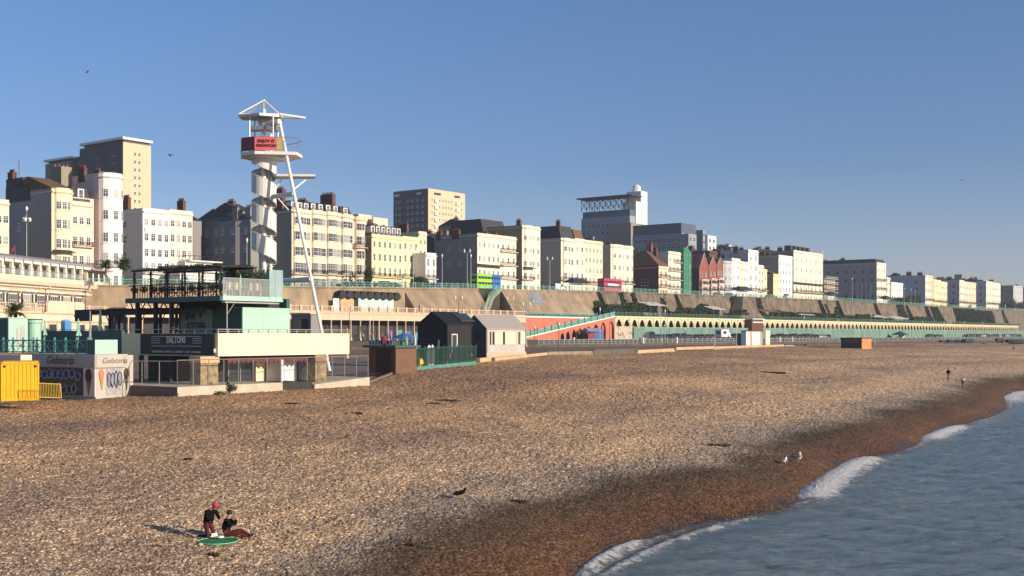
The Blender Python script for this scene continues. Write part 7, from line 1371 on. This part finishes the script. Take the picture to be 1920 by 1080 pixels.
def person(label,loc,rz,pose,top=JKT,legs=TRR,hair=HAIRM,hat=None,scale=1.0,hands=True,group=None,sub=2):
    J=dict(pose); J.pop('face'); r=thing('person',label,'person',loc,rz,group)
    V=lambda a:Vector(a)
    ed=[('pelvis','belly'),('belly','chest'),('chest','neck'),('neck','head0'),('head0','head1')]
    rad=dict(pelvis=(.15,.13),belly=(.17,.15),chest=(.19,.15),neck=.058,head0=(.075,.085),head1=(.085,.095))
    for s in 'lr':
        ed+=[('chest','sh'+s),('sh'+s,'el'+s),('el'+s,'wr'+s),('wr'+s,'pa'+s),('pelvis','hi'+s),('hi'+s,'kn'+s),('kn'+s,'an'+s),('an'+s,'to'+s)]
        rad.update({'sh'+s:.088,'el'+s:.062,'wr'+s:.034,'pa'+s:(.036,.02),'hi'+s:.095,'kn'+s:.068,'an'+s:.045,'to'+s:.038})
        J['pa'+s]=tuple(V(J['wr'+s])+(V(J['wr'+s])-V(J['el'+s])).normalized()*.07)
        if hands:
            d=(V(J['wr'+s])-V(J['el'+s])).normalized(); sd_=d.cross(Vector((0,0,1))).normalized() if abs(d.z)<.9 else Vector((0,1,0)); dn=d.cross(sd_).normalized()
            for i,(of,ln) in enumerate(((-.030,.060),(-.010,.070),(.010,.066),(.030,.052))):
                a='f%d%s'%(i,s); b='g%d%s'%(i,s); J[a]=tuple(V(J['pa'+s])+sd_*of+d*ln*.55); J[b]=tuple(V(J['pa'+s])+sd_*of+d*ln*.9+dn*ln*.45); ed+=[('pa'+s,a),(a,b)]; rad[a]=.010; rad[b]=.008
            a='t'+s; J[a]=tuple(V(J['wr'+s])+sd_*-.05+d*.05); ed.append(('wr'+s,a)); rad[a]=.011
    for k in list(J): J[k]=tuple(Vector(J[k])*scale)
    rad={k:(v*scale if isinstance(v,(int,float)) else (v[0]*scale,v[1]*scale)) for k,v in rad.items()}
    VJ={k:Vector(v) for k,v in J.items()}
    def seg(p,a,b): ab=VJ[b]-VJ[a]; t=max(0,min(1,(p-VJ[a]).dot(ab)/max(ab.length_squared,1e-9))); return (p-(VJ[a]+ab*t)).length
    def fm(p):
        p=Vector(p); best=min(ed,key=lambda e:seg(p,*e)); b=best[1]
        if best in (('neck','head0'),('head0','head1')): return 2
        if b[:2] in('pa',) or b[0] in 'fgt' and b not in('to',): 
            if b.startswith('to'): return 3
            return 2
        if b.startswith('to'): return 3
        if b[:2] in ('hi','kn','an'): return 1
        if b=='belly' and seg(p,'pelvis','belly')<9 and (p-VJ['pelvis']).length<(p-VJ['belly']).length: return 1
        return 0
    me=skin_mesh('body',J,ed,rad,'pelvis',[top,legs,SKIN,SHOE],fm,sub); o=bpy.data.objects.new('body',me); COL.objects.link(o); o.parent=r
    h0,h1=VJ['head0'],VJ['head1']; up=(h1-h0).normalized(); c=(h0+h1)/2+up*.045*scale; fwd=Vector(pose['face']).normalized(); fwd=(fwd-up*fwd.dot(up)).normalized(); side=up.cross(fwd)
    q=MB(); n=12; vs=[];rings=[]
    for j in range(7):
        th=math.pi*.5*(j/6)*1.25; 
        for i in range(n):
            a=2*math.pi*i/n; d=fwd*math.cos(a)*math.sin(th)+side*math.sin(a)*math.sin(th)+up*math.cos(th); p=c-fwd*.018*scale+Vector(d)*.112*scale*(1 if not(d.dot(fwd)>.25 and th>1.0) else .80); vs.append(p)
    q.add(vs,[(j*n+i,j*n+(i+1)%n,(j+1)*n+(i+1)%n,(j+1)*n+i) for j in range(6) for i in range(n)]); q.build('hat' if hat else 'hair',hat or hair,r,smooth=True)
    q=MB(); fc=c-up*.035*scale+fwd*.088*scale; q.hexa([fc+side*.014-up*.02,fc-side*.014-up*.02,fc-side*.008+up*.02,fc+side*.008+up*.02],[fc+side*.009-up*.022+fwd*.026,fc-side*.009-up*.022+fwd*.026,fc-side*.004+up*.015+fwd*.008,fc+side*.004+up*.015+fwd*.008]); q.build('nose',SKIN,r)
    q=MB()
    for s_ in (-1,1): e_=fc+side*s_*.032*scale+up*.022*scale-fwd*.002; q.hexa([e_-side*.012-up*.006,e_+side*.012-up*.006,e_+side*.012+up*.006,e_-side*.012+up*.006],[e_-side*.01-up*.004+fwd*.008,e_+side*.01-up*.004+fwd*.008,e_+side*.01+up*.004+fwd*.008,e_-side*.01+up*.004+fwd*.008])
    m_=fc-up*.05*scale-fwd*.006; q.hexa([m_-side*.022-up*.004,m_+side*.022-up*.004,m_+side*.022+up*.004,m_-side*.022+up*.004],[m_-side*.02-up*.003+fwd*.01,m_+side*.02-up*.003+fwd*.01,m_+side*.02+up*.003+fwd*.01,m_-side*.02+up*.003+fwd*.01]); q.build('eyes_and_mouth',HAIRM,r)
    return r
# figures face +x
kneel=dict(pelvis=(0,0,.50),belly=(.03,0,.68),chest=(.14,0,.88),neck=(.24,0,1.03),head0=(.32,0,1.09),head1=(.40,0,1.14),shl=(.16,.20,.95),shr=(.16,-.20,.95),ell=(.28,.26,.70),elr=(.28,-.26,.70),wrl=(.48,.12,.66),wrr=(.46,-.10,.70),hil=(.02,.10,.46),hir=(.02,-.10,.46),knl=(.20,.14,.09),knr=(.20,-.14,.09),anl=(-.24,.13,.08),anr=(-.24,-.13,.08),tol=(-.38,.13,.04),tor=(-.38,-.13,.04),face=(.8,0,-.5))
sit=dict(pelvis=(0,0,.15),belly=(-.01,0,.32),chest=(.04,0,.54),neck=(.08,0,.68),head0=(.11,0,.76),head1=(.13,0,.84),shl=(.04,.19,.60),shr=(.04,-.19,.60),ell=(.24,.20,.42),elr=(.26,-.18,.44),wrl=(.34,.06,.62),wrr=(.36,-.04,.64),hil=(.06,.10,.13),hir=(.06,-.10,.13),knl=(.47,.12,.26),knr=(.46,-.14,.20),anl=(.86,.10,.07),anr=(.84,-.14,.07),tol=(.93,.10,.17),tor=(.91,-.16,.17),face=(1,0,-.1))
walk=dict(pelvis=(0,0,.92),belly=(0,0,1.08),chest=(.02,0,1.32),neck=(.03,0,1.47),head0=(.05,0,1.57),head1=(.06,0,1.66),shl=(.02,.19,1.38),shr=(.02,-.19,1.38),ell=(-.10,.24,1.12),elr=(.10,-.24,1.12),wrl=(-.02,.22,.88),wrr=(.24,-.20,.92),hil=(0,.09,.88),hir=(0,-.09,.88),knl=(.18,.10,.50),knr=(-.05,-.10,.48),anl=(.22,.10,.08),anr=(-.30,-.10,.12),tol=(.36,.10,.03),tor=(-.18,-.10,.03),face=(1,0,0))
stand=dict(walk,knl=(.03,.11,.49),knr=(.02,-.11,.49),anl=(0,.12,.08),anr=(0,-.12,.08),tol=(.14,.13,.03),tor=(.14,-.13,.03),ell=(.02,.26,1.12),elr=(.05,-.26,1.12),wrl=(.12,.22,.90),wrr=(.16,-.20,.94))
stoop=dict(walk,pelvis=(0,0,.86),belly=(.08,0,1.0),chest=(.26,0,1.16),neck=(.38,0,1.24),head0=(.46,0,1.28),head1=(.54,0,1.32),shl=(.28,.19,1.2),shr=(.28,-.19,1.2),ell=(.34,.22,.92),elr=(.36,-.22,.92),wrl=(.44,.12,.70),wrr=(.46,-.12,.70),face=(.7,0,-.6))
pk=on_beach(389,1012); person('person kneeling on a green mat in a red hat and black jacket, head bowed',pk+Vector((-.02,.12,.03)),R(-35),kneel,hat=HAT,top=JKT,legs=TRR,scale=.97)
ps=on_beach(420,1010); person('person sitting with legs stretched out in black coat and red trousers, drinking',ps+Vector((.05,.12,0)),R(-8),sit,top=JKT,legs=mat('rust_trousers',(0.11,0.022,0.015),.85,.2,5))
q=thing('picnic_mat','round bright green patterned mat on the shingle under the two picnickers','mat',on_beach(409,1016),R(8))
MAT_G=mat('green_mat',(0.02,0.30,0.09),.7,.4,9,col2=(0.01,0.10,0.05)); m_=MB(); n=22; m_.hexa([(.66*math.cos(6.283*i/n),.66*math.sin(6.283*i/n),.0) for i in range(n)],[(.66*math.cos(6.283*i/n),.66*math.sin(6.283*i/n),.035) for i in range(n)]); m_.build('cloth',MAT_G,q)
m_=MB(); [m_.tube((.66*math.cos(6.283*i/n),.66*math.sin(6.283*i/n),.035),(.66*math.cos(6.283*(i+1)/n),.66*math.sin(6.283*(i+1)/n),.035),.012,4) for i in range(n)]; m_.build('trim',mat('mint_trim',(0.35,0.6,0.45),.7,0),q)
pw=on_beach(401,1010,30)+Vector((.05,-.12,.08)); m_=MB(); m_.hexa([(-.12,-.08,0),(.12,-.08,0),(.12,.08,0),(-.12,.08,0)],[(-.09,-.05,.12),(.08,-.06,.15),(.10,.05,.10),(-.08,.06,.13)]); m_.build('paper_bag',WPAINT,None,pw,R(20),label='crumpled white paper bag on the green mat by the kneeling person',cat='paper bag')
pw=on_beach(408,1013,30)+Vector((.1,-.02,.08)); m_=MB(); m_.lathe([(.10,0),(.13,.03),(.12,.07),(.03,.08)],n=10); m_.build('food_box',mat('foil',(0.6,0.62,0.62),.3,.3,20),None,pw,0,label='pale foil food box in the middle of the green mat',cat='food box')
pw=on_beach(376,1024); m_=MB(); m_.lathe([(.05,0),(.09,.04),(.05,.09)],n=8); m_.build('peach_stone',mat('peach_stone',(0.62,0.40,0.26),.7,.1),None,pw,0,label='small peach-coloured stone left of the green mat',cat='stone')
pw=ps+Vector((.62,.30,.05)); m_=MB(); m_.hexa([(-.18,-.1,0),(.18,-.1,0),(.18,.1,0),(-.18,.1,0)],[(-.14,-.08,.2),(.15,-.08,.24),(.15,.08,.2),(-.14,.08,.22)]); m_.build('cloth_bag',mat('pale_bag',(0.55,0.42,0.36),.8,.2),None,pw,0,label='pale pinkish bag behind the feet of the sitting person',cat='bag')
person('person in dark clothes walking on the far beach with hands at the sides',on_beach(1778,713),R(200),walk,legs=SHOE,hands=False,sub=1)
person('person in a pale coat stooping near the waterline at the right',on_beach(1805,728),R(60),stoop,top=mat('pale_coat',(0.50,0.40,0.33),.8,.1),legs=mat('brown_trousers',(0.10,0.07,0.06),.8,0),hands=False,scale=.98,sub=1)
p1=on_beach(1901,657,100,600); person('person in black lying back on the shingle at the far right edge',p1,R(180),sit,legs=mat('pale_trousers',(0.5,0.46,0.42),.8,0),hands=False,sub=1,scale=1.2)
# small dark mooring: pigeon-like bird, gulls, driftwood
def bird(label,loc,rz,body_m,wing_m,sc=1.0,flying=False,name='gull',cat='gull',group=None):
    r=thing(name,label,cat,loc,rz,group); J={}; 
    b=[(-.22,0,.15),(-.10,0,.17),(.04,0,.20),(.13,0,.25),(.17,0,.32),(.20,0,.335)]
    me=skin_mesh('body',{str(i):tuple(Vector(p)*sc) for i,p in enumerate(b)},[(str(i),str(i+1)) for i in range(5)],{str(i):w_*sc for i,w_ in enumerate((.02,.06,.075,.05,.042,.03))},'2',[body_m],lambda p:0,2); o=bpy.data.objects.new('body',me); COL.objects.link(o); o.parent=r
    q=MB(); q.tube(Vector((.22,0,.335))*sc,Vector((.29,0,.32))*sc,.014*sc,5,0,.004*sc); q.build('beak',mat('beak_yellow',(0.5,0.3,0.05),.6,0),r)
    if flying:
        for s_ in (-1,1): q=MB(); q.add([Vector(p)*sc for p in ((.08,s_*.04,.22),(.14,s_*.32,.34),(.02,s_*.68,.30),(-.04,s_*.34,.30),(-.08,s_*.04,.2))],[(0,1,2,3,4)]); q.add([Vector(p)*sc for p in ((.08,s_*.04,.20),(.14,s_*.32,.325),(.02,s_*.68,.295),(-.04,s_*.34,.285),(-.08,s_*.04,.18))],[(4,3,2,1,0)]); q.build('wing',wing_m,r)
    else:
        for s_ in (-1,1):
            q=MB(); q.hexa([Vector(p)*sc for p in ((.06,s_*.065,.26),(.06,s_*.075,.17),(-.26,s_*.02,.16),(-.1,s_*.06,.24))],[Vector(p)*sc for p in ((.06,s_*.085,.25),(.06,s_*.09,.18),(-.28,s_*.03,.165),(-.1,s_*.08,.23))]); q.build('wing',wing_m,r)
            q=MB(); q.tube(Vector((.02,s_*.03,.14))*sc,Vector((.02,s_*.03,0))*sc,.008*sc,4); q.build('leg',mat('beak_yellow',(0,0,0)),r)
    return r
GW_=mat('gull_white',(0.78,0.77,0.75),.7,0); GG_=mat('gull_grey',(0.35,0.37,0.40),.7,.1)
for px,py,rz_,lb in ((1472,871,60,'white gull standing leftmost of three by the waterline'),(1496,868,-40,'white gull bending in the middle of three by the waterline'),(1500,861,80,'white gull standing farthest back of three by the waterline')):
    bird(lb,on_beach(px,py),R(rz_),GW_,GG_,1.25,group='gulls at the waterline')
bird('dark crow standing on the shingle casting a long shadow',on_beach(863,936),R(20),JKT,JKT,1.35,name='crow',cat='crow')
bird('small white bird alone in the middle of the beach',on_beach(998,764),R(110),GW_,GG_,1.0)
for px,py,Y,rz_,lb in ((163,139,150,30,'gull flying high at the left above the tower block'),(320,295,150,-20,'gull flying between the tower block and the spiral tower'),(1803,340,220,10,'gull flying in the empty sky at the right')):
    bird(lb,at(px,py,Y),R(rz_),JKG,JKG,1.1,flying=True,group='gulls in the air')
pl_=on_beach(1449,700,60,500); q=thing('driftwood','long dark driftwood plank lying on the upper shingle','driftwood',pl_,R(-25)); m_=MB(); m_.hexa([(-1.6,-.12,-.05),(1.6,-.1,-.05),(1.7,.12,-.05),(-1.5,.14,-.05)],[(-1.6,-.10,.22),(1.6,-.08,.14),(1.65,.1,.16),(-1.5,.1,.22)]); m_.build('plank',DARKW,q)
rnd=random.Random(12)
for i,(px,py,s_,lb) in enumerate(((352,862,.16,'dark lump of seaweed above the picnickers'),(1050/1.92,758,.5,'dark seaweed streak below the white ramp'),(1285/1.92,776,.35,'dark weed patch in the middle of the upper beach'),(838,752,.8,'largest dark weed heap below the green fence'),(812,758,.5,'dark weed heap left of the largest one'),(770,1044/1.02,.12,'small dark weed lump at the bottom'),(400,1043,.14,'dark weed lump below the green mat'),(970,942,.35,'dark weed patch on the wet line'),(1345,836,.7,'dark weed streak near the tide line'),(700,714,.4,'weed clump by the terrace end'))):
    p=on_beach(px,py); m_=MB(); leaves(m_,[(0,0,.03,s_*1.4,s_*.5,.05+.05*s_)],int(120+200*s_),.07,rnd); m_.build('seaweed',mat('seaweed',(0.05,0.03,0.02),.9,.3,3),None,p,R(rnd.uniform(-20,20)),label=lb,cat='seaweed',group='seaweed on the shingle')
# people in the distance
cl=[mat('coat_%s'%n,c,.8,.1) for n,c in (('navy',(0.03,0.04,0.10)),('white',(0.6,0.58,0.55)),('maroon',(0.22,0.03,0.04)),('olive',(0.12,0.11,0.05)),('sky',(0.2,0.32,0.5)))]
P0=None
for i,(px,py,Y,lb,m__) in enumerate(((666,641,215,'person in navy by the purple shopfront of the colonnade',0),(680,641,220,'person in white before the colonnade columns',1),(696,641,220,'person in maroon beside the person in white before the colonnade',2),(716,641,225,'person in olive among the colonnade columns',3),(727,641,230,'person in pale blue before the colonnade, nearest the thick bollard',4),(748,641,225,'person in white behind the blue umbrella',1),(769,641,235,'person in navy left of the black hut, before the colonnade',0),(786,583,258,'person in maroon leaning at the stone balustrade above the black hut',2),(1200,641,333,'person in navy at the foot of the graffitied wall',0),(1163,641,330,'person in white near the end of the ramp',1),(1483,637,420,'person in navy standing behind the parked cars',0),(1697,641,545,'person in white at the small kiosk',1),(1738,641,560,'person in navy right of the small kiosk',0),(1672,641,540,'person in olive left of the small kiosk',3))):
    z=LOW if py>600 else 5.2; zz=ROAD-.3 if (py>600 and px<800) else z; zz=ROAD if px in(1483,) else zz
    x=at(px,py,Y); person(lb,(x.x,x.y,(HY-py)/F*Y if 600<py and px<800 else zz),R(random.uniform(0,360)),stand,top=cl[m__],legs=SHOE,hands=False,sub=1,group='people on the promenade',hair=HAIRM)
# parasols, tables and chairs around the colonnade terrace (crowded seating)
WCH=chair_proto(WPAINT); first=True
for i,(px,Y,lb) in enumerate(((1210,352,'leftmost'),(1216,353,'second'),(1222,354,'third'),(1229,356,'fourth'),(1236,357,'rightmost'))):
    c=WCH if first else dup(WCH,(0,0,0)); first=False; x=S0.fx(px,3.4); c.location=S0.w(x,3.4,5.7); c.rotation_euler=(0,0,R(40*i)); c.scale=(1.5,)*3; c['label']=lb+' white chair under the white canvas awning on the deck'; c['group']='white chairs on the near deck'
# ================= set every empty at the base of its thing =================
bpy.context.view_layer.update()
for o in list(COL.objects):
    if o.type=='EMPTY' and o.parent is None and o.children:
        zs_=[]
        for c in o.children:
            if c.type=='MESH' and len(c.data.vertices):
                zs_.append(min((c.matrix_local@Vector(b)).z for b in c.bound_box))
        if zs_:
            d=min(zs_)
            if abs(d)>.3 and abs(o.scale.z-1)<.01:
                o.location.z+=d
                for c in o.children: c.location.z-=d
# ================= haze =================
hb=MB(); hb.box(-500,1060,-30,1340,-14,105)
hm=bpy.data.materials.new('haze'); hm.use_nodes=True; n=hm.node_tree.nodes; n.clear(); pv_=n.new('ShaderNodeVolumePrincipled'); pv_.inputs['Density'].default_value=0.00018; pv_.inputs['Color'].default_value=(0.80,0.86,0.95,1); pv_.inputs['Anisotropy'].default_value=0.2; ou=n.new('ShaderNodeOutputMaterial'); hm.node_tree.links.new(pv_.outputs[0],ou.inputs['Volume'])
ho_=hb.build('haze',hm,kind='stuff')
